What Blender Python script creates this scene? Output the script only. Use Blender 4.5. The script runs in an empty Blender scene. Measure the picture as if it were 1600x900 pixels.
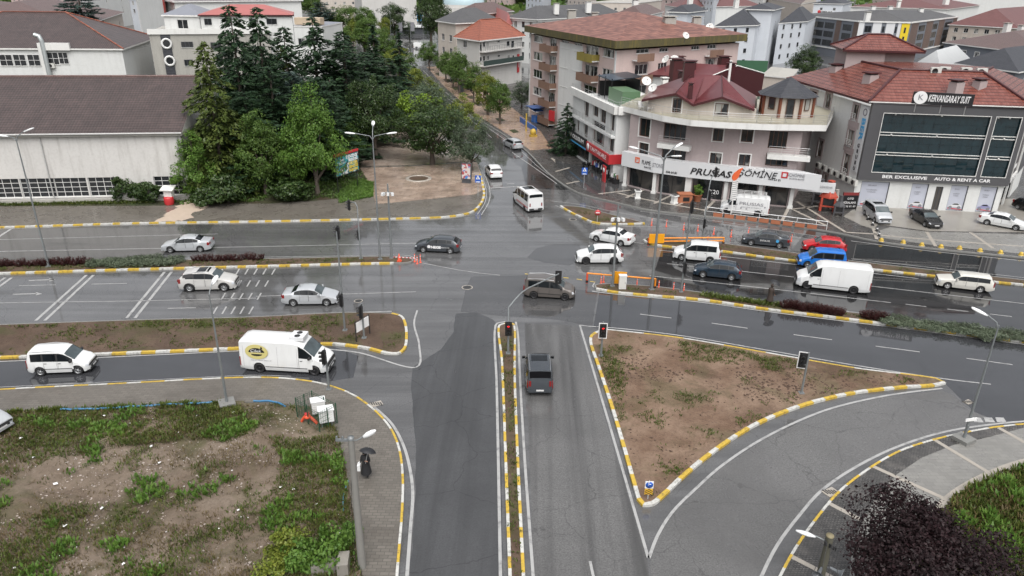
import bpy,bmesh,math,random
from mathutils import Vector,Matrix
from mathutils import noise as mnoise
rad=math.radians
random.seed(7)
S=bpy.context.scene
COL=S.collection

# ------------------------------------------------------------------ camera
FPX,HCAM=1140.0,25.5                       # focal length in photo pixels (1600 wide), height above the road
_up=-Vector((-38.0,-2641.0,-FPX)).normalized()
_fw=Vector((0,0,-1.0)); _fw=(_fw-_fw.dot(_up)*_up).normalized()
_rt=_fw.cross(_up)
CROT=Matrix((_rt,_fw,_up))
cam_data=bpy.data.cameras.new("camera")
cam_data.sensor_width=36.0
cam_data.lens=36.0*FPX/1600.0
cam_data.clip_start=0.5
cam_data.clip_end=6000
cam=bpy.data.objects.new("camera",cam_data)
COL.objects.link(cam)
cam.matrix_world=Matrix.Translation((0,0,HCAM)) @ CROT.to_4x4()
S.camera=cam

# ------------------------------------------------------------------ light
SUN_EL,SUN_AZ=rad(60),rad(170)             # overcast: a weak, very wide sun behind the camera
W=bpy.data.worlds.new("World"); S.world=W; W.use_nodes=True
nt=W.node_tree
bg=nt.nodes["Background"]
sky=nt.nodes.new("ShaderNodeTexSky"); sky.sky_type='NISHITA'; sky.sun_disc=False
sky.sun_elevation=SUN_EL; sky.sun_rotation=SUN_AZ
sky.air_density=1.0; sky.dust_density=6.0; sky.ozone_density=1.0
hs=nt.nodes.new("ShaderNodeHueSaturation"); hs.inputs['Saturation'].default_value=0.22
nt.links.new(sky.outputs[0],hs.inputs['Color']); nt.links.new(hs.outputs[0],bg.inputs[0])
bg.inputs[1].default_value=0.15
sd=bpy.data.lights.new("sun",'SUN'); sd.energy=1.1; sd.angle=rad(80); sd.color=(1,.97,.93)
sun=bpy.data.objects.new("sun",sd); COL.objects.link(sun)
sun.rotation_euler=(math.pi/2-SUN_EL,0,math.pi-SUN_AZ)
S.view_settings.view_transform='Standard'; S.view_settings.look='None'
S.view_settings.gamma=1.0; S.view_settings.exposure=0.5
S.view_settings.use_curve_mapping=False
S.render.engine='CYCLES'
S.cycles.max_bounces=5; S.cycles.diffuse_bounces=2; S.cycles.glossy_bounces=2
S.cycles.transmission_bounces=2; S.cycles.transparent_max_bounces=4; S.cycles.caustics_reflective=False
S.cycles.volume_bounces=0

# ------------------------------------------------------------------ measuring: photo pixel -> place in the world
def ray(px,py):return CROT @ Vector((px-800.0,450.0-py,-FPX))
def at(px,py,z=0.0):
    d=ray(px,py); t=(z-HCAM)/d.z
    return Vector((d.x*t,d.y*t,z))
def proj(P):
    c=CROT.transposed() @ (Vector(P)-Vector((0,0,HCAM)))
    return 800+FPX*c.x/-c.z,450-FPX*c.y/-c.z
def zat(P,py):                                # height above point P that shows at image row py
    lo,hi=-5.0,90.0
    for _ in range(40):
        m=(lo+hi)/2
        if proj((P[0],P[1],m))[1] > py:lo=m
        else:hi=m
    return lo
def onwall(px,py,A,B):                      # (distance along A->B, height) of a pixel on the upright plane through A and B
    d=ray(px,py); ab=Vector((B[0]-A[0],B[1]-A[1],0)); n=Vector((-ab.y,ab.x,0)).normalized()
    t=n.dot(Vector((A[0],A[1],0)))/n.dot(d)
    p=d*t+Vector((0,0,HCAM))
    return (p-Vector((A[0],A[1],0))).dot(ab.normalized()),p.z
def V2(p):return Vector((p[0],p[1],0))

# ------------------------------------------------------------------ materials
MATS={}
def new_mat(name):
    m=bpy.data.materials.new(name); m.use_nodes=True
    t=m.node_tree; return m,t,t.nodes["Principled BSDF"]
def N(t,typ,**kw):
    n=t.nodes.new(typ)
    for k,v in kw.items():
        if k.startswith('i_'):
            key=k[2:]; key=int(key) if key.isdigit() else key
            n.inputs[key].default_value=v
        else:setattr(n,k,v)
    return n
def Lk(t,a,b):t.links.new(a,b)
def ramp(t,fac,stops):
    r=N(t,"ShaderNodeValToRGB"); e=r.color_ramp.elements
    while len(e) < len(stops):e.new(0.5)
    for q,(p,c) in zip(e,stops):
        q.position=p; q.color=(c,c,c,1) if isinstance(c,(int,float)) else (*c[:3],1)
    Lk(t,fac,r.inputs[0]); return r.outputs[0]
def mix(t,fac,a,b,blend='MIX'):
    n=N(t,"ShaderNodeMix",data_type='RGBA',blend_type=blend)
    for s,v in ((n.inputs[0],fac),(n.inputs[6],a),(n.inputs[7],b)):
        if hasattr(v,'is_linked') or hasattr(v,'links'):Lk(t,v,s)
        elif isinstance(v,(int,float)):s.default_value=v if s.type=='VALUE' else (v,v,v,1)
        else:s.default_value=(*v[:3],1)
    return n.outputs[2]
def noise(t,co,scale,detail=4,rough=.55,dist=0.0,mapscale=None,rot=0.0):
    n=N(t,"ShaderNodeTexNoise",i_Scale=scale,i_Detail=detail,i_Roughness=rough,i_Distortion=dist)
    if mapscale:
        mp=N(t,"ShaderNodeMapping",vector_type='TEXTURE'); mp.inputs['Scale'].default_value=[1/q for q in mapscale]
        mp.inputs['Rotation'].default_value=(0,0,rot); Lk(t,co,mp.inputs[0]); co=mp.outputs[0]
    Lk(t,co,n.inputs['Vector']); return n.outputs[0]
def bump(t,b,h,strength,dist=.02):
    n=N(t,"ShaderNodeBump",i_Strength=strength,i_Distance=dist); Lk(t,h,n.inputs['Height'])
    Lk(t,n.outputs[0],b.inputs['Normal']); return n
def pos(t):return N(t,"ShaderNodeNewGeometry").outputs['Position']
def mat(name,col,rough=.6,var=.18,scale=.6,metal=0.0,spec=.5,dirt=None,bmp=0.0,bscale=20,coat=0.0,emit=0.0):
    if name in MATS:return MATS[name]
    m,t,b=new_mat(name); p=pos(t)
    n1=noise(t,p,scale,5,.6); n2=noise(t,p,scale*9,3)
    a=mix(t,n1,tuple(c*(1-var) for c in col),tuple(min(1,c*(1+var)) for c in col))
    c=mix(t,n2,a,mix(t,.5,a,tuple(x*(1-var) for x in col)))
    if dirt:
        f=noise(t,p,dirt[2] if len(dirt) > 2 else .9,6,.7,0,(1,1,.25))
        fr=ramp(t,f,[(.5,0.0),(.75,dirt[1])]); c=mix(t,fr,c,dirt[0])
    Lk(t,c,b.inputs['Base Color'])
    b.inputs['Roughness'].default_value=rough; b.inputs['Metallic'].default_value=metal
    b.inputs['Specular IOR Level'].default_value=spec; b.inputs['Coat Weight'].default_value=coat
    b.inputs['Coat Roughness'].default_value=.05
    if bmp:bump(t,b,noise(t,p,bscale,3),bmp)
    if emit:b.inputs['Emission Color'].default_value=(*col,1); b.inputs['Emission Strength'].default_value=emit
    MATS[name]=m; return m
def flat(name,col,rough=.5,metal=0.0,spec=.5,coat=0.0,emit=0.0):return mat(name,col,rough,.06,.8,metal,spec,None,0,20,coat,emit)

def asphalt(name,base,wet,tint=(1,1,1),grain=.5,streak=0.0,srot=0.0):
    """wet road: aggregate grain, worn wheel tracks along srot, and a film of water that comes and goes"""
    m,t,b=new_mat(name); p=pos(t)
    g=noise(t,p,11,4,.85); g2=noise(t,p,3.2,5,.75); big=noise(t,p,.11,5,.6,1.2)
    c0=tuple(base*x for x in tint)
    c=mix(t,ramp(t,g,[(.32,0.),(.72,1.)]),tuple(x*(1-grain) for x in c0),tuple(x*(1+grain) for x in c0))
    c=mix(t,ramp(t,g2,[(.3,0.),(.7,.5)]),c,tuple(x*1.25 for x in c0))
    c=mix(t,ramp(t,big,[(.35,0.),(.7,.55)]),c,tuple(x*.55 for x in c0))
    wetn=noise(t,p,.23,5,.6,1.0)
    if streak:
        st=noise(t,p,1.0,4,.6,.4,(.03,.75,1),srot)
        c=mix(t,ramp(t,st,[(.42,0.),(.66,streak)]),c,tuple(x*.45 for x in c0))
        wetn=mix(t,.5,wetn,st)
    crk=N(t,"ShaderNodeTexVoronoi",feature='DISTANCE_TO_EDGE',i_Scale=.22)
    dv=N(t,"ShaderNodeVectorMath",operation='ADD'); nd=N(t,"ShaderNodeTexNoise",i_Scale=.9,i_Detail=4); Lk(t,p,nd.inputs['Vector'])
    Lk(t,p,dv.inputs[0]); Lk(t,nd.outputs[1],dv.inputs[1]); Lk(t,dv.outputs[0],crk.inputs['Vector'])
    c=mix(t,ramp(t,crk.outputs[0],[(0.0,.55),(.006,0.)]),c,tuple(x*.3 for x in c0))
    Lk(t,c,b.inputs['Base Color'])
    r=ramp(t,wetn,[(.50,wet[0]),(.72,wet[1])]); Lk(t,r,b.inputs['Roughness'])
    b.inputs['Specular IOR Level'].default_value=.85 if wet[0] < .08 else .5
    bs=ramp(t,wetn,[(.50,.008),(.72,.35)])
    bn=bump(t,b,g,.3,.008); Lk(t,bs,bn.inputs['Strength'])
    MATS[name]=m; return m

def grid_mat(name,col,cell,col2=None,line=.06,dark=.5,rough=.45,var=.3,bmp=.4,offset=.5,wet=None,linecol=None,dirt=None):
    """bricks, pavers, tiles in metres over the faces' own UV"""
    m,t,b=new_mat(name)
    uv=N(t,"ShaderNodeUVMap"); uv.uv_map="UVMap"
    br=N(t,"ShaderNodeTexBrick",offset=offset,i_Scale=1.0)
    br.inputs['Brick Width'].default_value=cell[0]; br.inputs['Row Height'].default_value=cell[1]
    br.inputs['Mortar Size'].default_value=line*min(cell); br.inputs['Mortar Smooth'].default_value=.3
    br.inputs['Bias'].default_value=0
    c2=col2 or tuple(x*(1-var) for x in col)
    br.inputs['Color1'].default_value=(*col,1); br.inputs['Color2'].default_value=(*c2,1)
    br.inputs['Mortar'].default_value=(*(linecol or tuple(x*dark for x in col)),1)
    Lk(t,uv.outputs[0],br.inputs['Vector'])
    p=pos(t); n1=noise(t,p,.35,6,.65)
    c=mix(t,ramp(t,n1,[(.3,0.),(.75,.6)]),br.outputs[0],tuple(x*.6 for x in col))
    if dirt:
        f=noise(t,p,dirt[2],6,.7); c=mix(t,ramp(t,f,[(.48,0.),(.7,dirt[1])]),c,dirt[0])
    Lk(t,c,b.inputs['Base Color'])
    if wet:
        Lk(t,ramp(t,noise(t,p,.5,4),[(.35,wet[0]),(.65,wet[1])]),b.inputs['Roughness'])
    else:b.inputs['Roughness'].default_value=rough
    inv=N(t,"ShaderNodeMath",operation='SUBTRACT',i_0=1.0); Lk(t,br.outputs[1],inv.inputs[1])
    bump(t,b,inv.outputs[0],bmp,.03)
    MATS[name]=m; return m

def roof_mat(name,col,col2,row=.36,colw=.28,rough=.4,relief=.6,grime=.35,moss=None):
    """roof tiles: rows up the slope (UV v) and rolls across it (UV u), each tile a little different"""
    m,t,b=new_mat(name)
    uv=N(t,"ShaderNodeUVMap"); uv.uv_map="UVMap"
    sp=N(t,"ShaderNodeSeparateXYZ"); Lk(t,uv.outputs[0],sp.inputs[0])
    def mth(op,a,bb=None):
        n=N(t,"ShaderNodeMath",operation=op)
        for i,q in enumerate((a,bb)):
            if q is None:continue
            if isinstance(q,(int,float)):n.inputs[i].default_value=q
            else:Lk(t,q,n.inputs[i])
        return n.outputs[0]
    v=mth('DIVIDE',sp.outputs[1],row); u=mth('DIVIDE',sp.outputs[0],colw)
    fv=mth('FRACT',v); fu=mth('FRACT',u)
    cb=N(t,"ShaderNodeCombineXYZ"); Lk(t,mth('FLOOR',u),cb.inputs[0]); Lk(t,mth('FLOOR',v),cb.inputs[1])
    wn=N(t,"ShaderNodeTexWhiteNoise",noise_dimensions='2D'); Lk(t,cb.outputs[0],wn.inputs['Vector'])
    p=pos(t); n1=noise(t,p,.5,6,.65)
    c=mix(t,wn.outputs[0],col,col2)
    c=mix(t,ramp(t,n1,[(.35,0.),(.72,grime)]),c,tuple(x*.45 for x in col))
    if moss:c=mix(t,ramp(t,noise(t,p,.8,6,.7),[(.5,0.),(.7,moss[1])]),c,moss[0])
    edge=ramp(t,fv,[(.05,1.),(.28,.0)])
    c=mix(t,mth('MULTIPLY',edge,.85),c,tuple(x*.25 for x in col))
    Lk(t,c,b.inputs['Base Color']); b.inputs['Roughness'].default_value=rough
    roll=mth('MULTIPLY',mth('SINE',mth('MULTIPLY',fu,math.pi)),.5)
    hgt=mth('ADD',roll,mth('SUBTRACT',1.0,fv))
    bump(t,b,hgt,relief,.06)
    MATS[name]=m; return m

def stain_wall(name,col,stain,amt=.5,rough=.75):
    """painted render with rain streaks running down it"""
    if name in MATS:return MATS[name]
    m,t,b=new_mat(name); p=pos(t)
    n1=noise(t,p,1.0,6,.7,0,(1.2,1.2,.12)); n2=noise(t,p,.3,5,.6); n3=noise(t,p,4,4)
    c=mix(t,ramp(t,n1,[(.5,0.),(.8,amt)]),col,stain)
    c=mix(t,ramp(t,n2,[(.4,0.),(.75,.35)]),c,tuple(x*.8 for x in col))
    c=mix(t,ramp(t,n3,[(.45,0.),(.8,.2)]),c,stain)
    Lk(t,c,b.inputs['Base Color']); b.inputs['Roughness'].default_value=rough
    bump(t,b,n3,.08); MATS[name]=m; return m

def glass(name,col=(.02,.025,.03),curtain=None,rough=.05,cs=.7):
    if name in MATS:return MATS[name]
    m,t,b=new_mat(name); p=pos(t)
    c=mix(t,noise(t,p,1.7,3),tuple(x*.4 for x in col),tuple(x*1.8 for x in col))
    if curtain:c=mix(t,ramp(t,noise(t,p,cs,2,.5,0,(1,1,.5)),[(.5,0.),(.54,1.)]),c,curtain)
    Lk(t,c,b.inputs['Base Color']); b.inputs['Roughness'].default_value=rough
    b.inputs['Specular IOR Level'].default_value=.6
    MATS[name]=m; return m

# ------------------------------------------------------------------ mesh builder
class MB:
    def __init__(s):s.v=[]; s.f=[]; s.m=[]; s.sm=[]
    def face(s,pts,m=0,smooth=False):
        i=len(s.v); s.v+=[tuple(p) for p in pts]; s.f.append(tuple(range(i,i+len(pts)))); s.m.append(m); s.sm.append(smooth)
    def idx(s,vs,fs,m=0,smooth=False):
        i=len(s.v); s.v+=[tuple(p) for p in vs]
        for f in fs:s.f.append(tuple(i+k for k in f)); s.m.append(m); s.sm.append(smooth)
    def obox(s,o,a,b,c,m=0):              # corner o, edges a, b, c
        o,a,b,c=Vector(o),Vector(a),Vector(b),Vector(c)
        if a.cross(b).dot(c) < 0:a,b=b,a
        q=[o,o+a,o+a+b,o+b,o+c,o+a+c,o+a+b+c,o+b+c]
        s.idx(q,[(3,2,1,0),(4,5,6,7),(0,1,5,4),(1,2,6,5),(2,3,7,6),(3,0,4,7)],m)
    def box(s,c,size,rz=0.0,m=0,tilt=None):   # c = centre
        R=Matrix.Rotation(rz,3,'Z')
        if tilt:R=R @ Matrix.Rotation(tilt[1],3,tilt[0])
        a,b,d=R @ Vector((size[0],0,0)),R @ Vector((0,size[1],0)),R @ Vector((0,0,size[2]))
        s.obox(Vector(c)-(a+b+d)/2,a,b,d,m)
    def prism(s,poly,z0,z1,m=0,mt=None,bottom=False):
        n=len(poly); P=[Vector((p[0],p[1],0)) for p in poly]
        area=sum(P[i].x*P[(i+1) % n].y-P[(i+1) % n].x*P[i].y for i in range(n))
        if area < 0:P.reverse()
        for i in range(n):
            a,b=P[i],P[(i+1) % n]
            s.face([(a.x,a.y,z0),(b.x,b.y,z0),(b.x,b.y,z1),(a.x,a.y,z1)],m)
        s.face([(p.x,p.y,z1) for p in P],m if mt is None else mt)
        if bottom:s.face([(p.x,p.y,z0) for p in reversed(P)],m)
    def tube(s,path,r,n=8,m=0,caps=True,smooth=True):
        path=[Vector(p) for p in path]; rs=r if isinstance(r,(list,tuple)) else [r]*len(path)
        vs=[]; prev=None
        for i,p in enumerate(path):
            d=(path[min(i+1,len(path)-1)]-path[max(i-1,0)]).normalized()
            u=d.cross(Vector((0,0,1))) if prev is None else prev-prev.dot(d)*d
            if u.length < 1e-4:u=d.cross(Vector((1,0,0)))
            u.normalize(); prev=u; w=d.cross(u)
            for k in range(n):
                a=2*math.pi*k/n; vs.append(p+(u*math.cos(a)+w*math.sin(a))*rs[i])
        fs=[]
        for i in range(len(path)-1):
            for k in range(n):
                k2=(k+1) % n; fs.append((i*n+k,i*n+k2,(i+1)*n+k2,(i+1)*n+k))
        s.idx(vs,fs,m,smooth)
        if caps:
            s.face(list(reversed(vs[:n])),m); s.face(vs[-n:],m)
    def lathe(s,c,prof,n=16,m=0,axis=None,smooth=True,sx=1.0,sy=1.0):
        c=Vector(c); R=Matrix.Identity(3) if axis is None else Vector((0,0,1)).rotation_difference(Vector(axis)).to_matrix()
        vs=[]
        for (r,z) in prof:
            for k in range(n):
                a=2*math.pi*k/n; vs.append(c+R @ Vector((r*math.cos(a)*sx,r*math.sin(a)*sy,z)))
        fs=[]
        for i in range(len(prof)-1):
            for k in range(n):
                k2=(k+1) % n; fs.append((i*n+k,i*n+k2,(i+1)*n+k2,(i+1)*n+k))
        s.idx(vs,fs,m,smooth)
    def build(s,name,mats,parent=None,uv=True,merge=False,local=False):
        me=bpy.data.meshes.new(name)
        off=Vector((0,0,0))
        if parent is not None and not local:off=WORLD.get(parent.name,Vector((0,0,0)))
        if off.length:vs=[(a-off.x,b-off.y,c-off.z) for a,b,c in s.v]
        else:vs=s.v
        me.from_pydata(vs,[],s.f)
        if not isinstance(mats,(list,tuple)):mats=[mats]
        for q in mats:me.materials.append(q)
        if len(mats) > 1:me.polygons.foreach_set('material_index',s.m)
        me.polygons.foreach_set('use_smooth',s.sm)
        if uv and len(s.f) < 60000:
            l=me.uv_layers.new(name="UVMap"); data=[0.0]*(2*len(me.loops))
            for pl in me.polygons:
                n=pl.normal
                if abs(n.z) > .9995:U,Vv=Vector((1,0,0)),Vector((0,1,0))
                else:
                    U=Vector((-n.y,n.x,0)).normalized(); Vv=n.cross(U)
                for li in pl.loop_indices:
                    co=me.vertices[me.loops[li].vertex_index].co
                    data[2*li]=co.dot(U); data[2*li+1]=co.dot(Vv)
            l.data.foreach_set('uv',data)
        if merge:
            bm=bmesh.new(); bm.from_mesh(me); bmesh.ops.remove_doubles(bm,verts=bm.verts,dist=1e-4); bm.to_mesh(me); bm.free()
        me.validate(); me.update()
        o=bpy.data.objects.new(name,me); COL.objects.link(o)
        if parent is not None:
            o.parent=parent; WORLD[o.name]=off if not local else Vector((0,0,0))
        else:WORLD[o.name]=Vector((0,0,0))
        return o
WORLD={}                                      # where an object's own origin lies in the world while its parts are built
def tag(o,label,cat,group=None,kind=None):
    if label:o['label']=label
    if cat:o['category']=cat
    if group:o['group']=group
    if kind:o['kind']=kind
    return o
def thing(name,label,cat,loc=(0,0,0),rz=0.0,group=None):
    o=bpy.data.objects.new(name,None); COL.objects.link(o); o.empty_display_size=.3
    o.location=loc; o.rotation_euler=(0,0,rz); WORLD[o.name]=Vector(loc)
    return tag(o,label,cat,group)
def struct(mb,name,mats,kind='structure'):
    o=mb.build(name,mats); o['kind']=kind; return o
def dup(root,loc=None,rz=None,label=None,group=None,scale=None):
    def cp(o,par):
        c=o.copy(); COL.objects.link(c)
        if par:c.parent=par
        for ch in o.children:cp(ch,c)
        return c
    r=cp(root,None)
    if loc is not None:r.location=loc
    if rz is not None:r.rotation_euler=(0,0,rz)
    if scale is not None:r.scale=scale if hasattr(scale,'__len__') else (scale,)*3
    if label:r['label']=label
    if group:r['group']=group
    return r
def smooth_path(pts,step=.5,closed=False):
    P=[Vector(p) for p in pts]; out=[]; n=len(P)
    rng=range(n if closed else n-1)
    for i in rng:
        p1,p2=P[i],P[(i+1) % n]
        p0=P[i-1] if (i > 0 or closed) else p1*2-p2
        p3=P[(i+2) % n] if (i+2 < n or closed) else p2*2-p1
        k=max(1,int((p2-p1).length/step))
        # centripetal Catmull-Rom keeps uneven spacing from looping
        t0=0; t1=t0+max(1e-4,(p1-p0).length)**.5; t2=t1+max(1e-4,(p2-p1).length)**.5; t3=t2+max(1e-4,(p3-p2).length)**.5
        for j in range(k):
            t=t1+(t2-t1)*j/k
            a1=p0*((t1-t)/(t1-t0))+p1*((t-t0)/(t1-t0)); a2=p1*((t2-t)/(t2-t1))+p2*((t-t1)/(t2-t1)); a3=p2*((t3-t)/(t3-t2))+p3*((t-t2)/(t3-t2))
            b1=a1*((t2-t)/(t2-t0))+a2*((t-t0)/(t2-t0)); b2=a2*((t3-t)/(t3-t1))+a3*((t-t1)/(t3-t1))
            out.append(b1*((t2-t)/(t2-t1))+b2*((t-t1)/(t2-t1)))
    if not closed:out.append(P[-1])
    return out
def resample(P,step):
    out=[P[0]]; acc=0.0
    for a,b in zip(P,P[1:]):
        L=(b-a).length; d=step-acc
        while d<=L:
            out.append(a.lerp(b,d/L)); d+=step
        acc=(acc+L) % step
    if (out[-1]-P[-1]).length > step*.3:out.append(P[-1])
    return out
def sides(P,hw):
    L,R=[],[]
    for i,p in enumerate(P):
        d=(P[min(i+1,len(P)-1)]-P[max(i-1,0)]); d.z=0; d.normalize(); n=Vector((-d.y,d.x,0))
        L.append(p+n*hw); R.append(p-n*hw)
    return L,R
def px_path(pts,z=0.0,smooth=True,step=.5):
    P=[at(x,y,z) for x,y in pts]
    return smooth_path(P,step) if smooth and len(P) > 2 else P
def ribbon(mb,P,w,z,m=0,dash=None):
    P=[Vector((p.x,p.y,z)) for p in P]
    if dash:
        Q=resample(P,dash[0]/2); per=max(1,round((dash[0]+dash[1])/(dash[0]/2)))
        for i in range(0,len(Q)-2,per):
            ribbon(mb,Q[i:i+3],w,z,m)
        return
    L,R=sides(P,w/2)
    for i in range(len(P)-1):mb.face([R[i],R[i+1],L[i+1],L[i]],m)
def text_mesh(txt,size,extrude=.01,shear=0.0,bold=0.0,spacing=1.0,align='CENTER'):
    cu=bpy.data.curves.new("lettering",'FONT'); cu.body=txt; cu.size=size; cu.extrude=extrude; cu.shear=shear
    cu.offset=bold; cu.space_character=spacing; cu.align_x=align; cu.align_y='CENTER'; cu.resolution_u=2
    o=bpy.data.objects.new("lettering",cu); COL.objects.link(o)
    dg=bpy.context.evaluated_depsgraph_get(); dg.update()
    me=bpy.data.meshes.new_from_object(o.evaluated_get(dg))
    bpy.data.objects.remove(o); bpy.data.curves.remove(cu); return me
def lettering(txt,size,origin,xdir,updir,material,parent,name="lettering",width=None,**kw):
    """letters standing on a face: origin = centre, xdir = reading direction, updir = up on the face; parent-local when origin is local"""
    me=text_mesh(txt,size,**kw); me.materials.clear(); me.materials.append(material)
    X=Vector(xdir).normalized(); U=Vector(updir); U=(U-U.dot(X)*X).normalized(); Z=X.cross(U)
    M=Matrix((X,U,Z)).transposed()
    if width:
        xs=[v.co.x for v in me.vertices]; k=width/(max(xs)-min(xs)); mid=(max(xs)+min(xs))/2
        for v in me.vertices:v.co.x=(v.co.x-mid)*k
    off=WORLD.get(parent.name,Vector()) if parent is not None else Vector()
    for v in me.vertices:v.co=M @ v.co+Vector(origin)-off
    o=bpy.data.objects.new(name,me); COL.objects.link(o); o.parent=parent
    WORLD[o.name]=off
    return o
# ================================================================== the ground
M_road=asphalt("asphalt_worn",.112,(.05,.36),(1,1,1.01),.55,.6,0.03)
M_dark=asphalt("asphalt_dark",.026,(.03,.2),(1,1,1.05),.35,.7,-.2)
M_blue=asphalt("asphalt_blue",.046,(.025,.1),(.97,1,1.09),.2,.3,-.17)
M_patch=asphalt("asphalt_patch",.062,(.1,.36),(.98,1,1.04),.25,.5,1.55)
M_patch2=asphalt("asphalt_patch_fine",.065,(.05,.3),(1,1,1.02),.25,.3,.03)
M_old=asphalt("asphalt_coarse",.12,(.2,.5),(1,.99,.98),.7,.9,1.55)
M_old2=asphalt("asphalt_coarse_bend",.118,(.24,.5),(1,.99,.98),.7)
M_white=mat("road_paint_white",(.35,.35,.345),.4,.15,1.5,dirt=((.1,.1,.1),1.0,1.6))
M_yellow=mat("road_paint_yellow",(.60,.42,.06),.45,.12,1.5,dirt=((.12,.1,.06),.6,2.5))
M_kw=mat("kerb_white",(.5,.5,.475),.5,.15,1.2,dirt=((.1,.09,.075),1.0,4.0))
M_ky=mat("kerb_yellow",(.5,.34,.045),.5,.15,1.2,dirt=((.1,.08,.05),1.0,4.0))
M_kg=mat("kerb_concrete",(.2,.2,.19),.5,.25,1.0,bmp=.2)
M_tan_kerb=mat("stone_strip_beige",(.34,.31,.27),.35,.2,.8)
M_paver=grid_mat("paver_grey_brown",(.165,.15,.13),(.42,.21),None,.09,.45,.45,.3,.3,dirt=((.07,.06,.05),.6,.4))
M_mosaic=grid_mat("cobble_dark",(.06,.058,.056),(.16,.13),(.11,.105,.1),.14,.4,.3,.3,.4,wet=(.12,.4),dirt=((.14,.13,.12),.5,.9))
M_slab=grid_mat("slab_light_grey",(.23,.225,.21),(.5,.3),(.19,.185,.175),.04,.6,.35,.2,.2,wet=(.15,.45))
M_plaza=grid_mat("stone_brown_plaza",(.38,.295,.235),(1.5,.9),(.25,.185,.145),.05,.6,.35,.3,.3,wet=(.08,.4),dirt=((.12,.09,.07),.75,.35))
M_plaza2=grid_mat("stone_wet_plaza",(.38,.32,.27),(.6,.4),(.3,.24,.2),.04,.6,.3,.3,.15,wet=(.03,.25),dirt=((.16,.11,.08),.6,.4))
M_tan=grid_mat("paver_tan",(.36,.25,.17),(1.4,1.0),(.27,.19,.15),.03,.6,.35,.3,.15,wet=(.12,.4))
M_concr=mat("concrete_apron",(.25,.235,.21),.3,.2,.3,dirt=((.1,.09,.08),.5,.5),bmp=.1)
M_wetpave=grid_mat("pavement_wet_brown",(.155,.14,.12),(.3,.3),None,.05,.7,.3,.25,.15,wet=(.15,.5),dirt=((.09,.08,.07),.7,.3))

def dirt_mat(name,a,b_,green,gamt,scale=.5,gscale=.35,dark=(.05,.03,.02)):
    m,t,b=new_mat(name); p=pos(t)
    n1=noise(t,p,scale,7,.7); n2=noise(t,p,6,5,.75); n3=noise(t,p,gscale,6,.65,.8)
    c=mix(t,ramp(t,n1,[(.40,0.),(.60,1.)]),a,b_); c=mix(t,ramp(t,noise(t,p,.16,6,.7,.6),[(.5,0.),(.66,.75)]),c,dark)
    c=mix(t,ramp(t,n2,[(.5,0.),(.75,.7)]),c,dark)
    c=mix(t,ramp(t,noise(t,p,14,3,.8),[(.58,0.),(.75,.5)]),c,tuple(min(1,x*1.6) for x in a))
    if gamt:c=mix(t,ramp(t,n3,[(.5,0.),(.62,gamt)]),c,mix(t,n2,green,tuple(x*.45 for x in green)))
    Lk(t,c,b.inputs['Base Color']); b.inputs['Roughness'].default_value=.75
    b.inputs['Specular IOR Level'].default_value=.25
    h=mix(t,.5,n1,n2); bump(t,b,h,.9,.12); MATS[name]=m; return m
M_dirt=dirt_mat("soil_tan",(.215,.15,.108),(.13,.082,.055),(.08,.085,.035),.4,.28,.3)
M_dirt_dk=dirt_mat("soil_brown",(.11,.076,.055),(.075,.052,.038),(.075,.085,.028),.6,.5,.25)
M_lot=dirt_mat("rubble_lot",(.19,.152,.118),(.115,.086,.062),(.075,.08,.025),.7,.22,.16,(.06,.045,.035))
M_garden=dirt_mat("garden_soil",(.05,.05,.025),(.03,.035,.02),(.045,.07,.02),.8,.4,.3)
M_verge=dirt_mat("verge_grass",(.07,.085,.03),(.09,.075,.04),(.06,.10,.02),.9,.6,.5)
M_city=mat("city_ground",(.12,.115,.105),.4,.35,.05,bmp=.1,bscale=2)

g=MB(); g.face([(-2500,-60,-.06),(2500,-60,-.06),(2500,4000,-.06),(-2500,4000,-.06)])
struct(g,"ground",M_city)
g=MB(); g.face([(-130,-10,0),(140,-10,0),(140,560,0),(-130,560,0)])
struct(g,"road",M_road)

PZ=[0.0]
def patch(name,pts,m,z=.004,rough=0.0):
    PZ[0]+=.00012; z+=PZ[0]; P=[at(x,y,z) for x,y in reversed(pts)]
    if rough:
        P=resample(P+P[:1],.35)[:-1]; P=[p+Vector((mnoise.noise(p*.9),mnoise.noise(p*.9+Vector((7,3,0))),0))*rough+Vector((mnoise.noise(p*3),mnoise.noise(p*3+Vector((7,3,0))),0))*rough*.4 for p in P]
    for p in P:p.z=z
    g=MB(); g.face(P)
    if g_area(g) < 0:g.f[0]=tuple(reversed(g.f[0]))
    struct(g,name,m)
def g_area(g):
    v=g.v; n=len(v); return sum(v[i][0]*v[(i+1) % n][1]-v[(i+1) % n][0]*v[i][1] for i in range(n))
patch("road_patch",[(1035,387),(1110,393),(1600,446),(1900,482),(1900,566),(1600,522),(1300,482),(1015,447)],M_dark)
patch("road_patch",[(1265,357),(1370,374),(1600,402),(1900,436),(1900,476),(1600,438),(1330,407),(1235,392)],M_dark)
patch("road_patch",[(937,455),(1000,461),(1200,484),(1600,536),(1900,576),(1900,705),(1600,688),(1545,652),(1525,645),(1508,630),(1490,612),(1474,597),(1340,576),(1100,533),(927,512)],M_blue)
patch("road_patch",[(737,432),(830,430),(900,452),(934,455),(925,510),(905,506),(870,499),(790,494),(720,487),(728,450)],M_patch2,.004,.06)
patch("road_patch",[(712,490),(745,488),(772,500),(778,520),(783,700),(786,900),(787,960),(634,960),(640,900),(648,800),(650,700),(642,600),(645,574),(690,545),(708,520)],M_patch,.004,.06)
patch("road_patch",[(823,402),(838,388),(862,382),(905,381),(912,404),(890,415),(850,410)],M_patch2,.004,.08)
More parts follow.
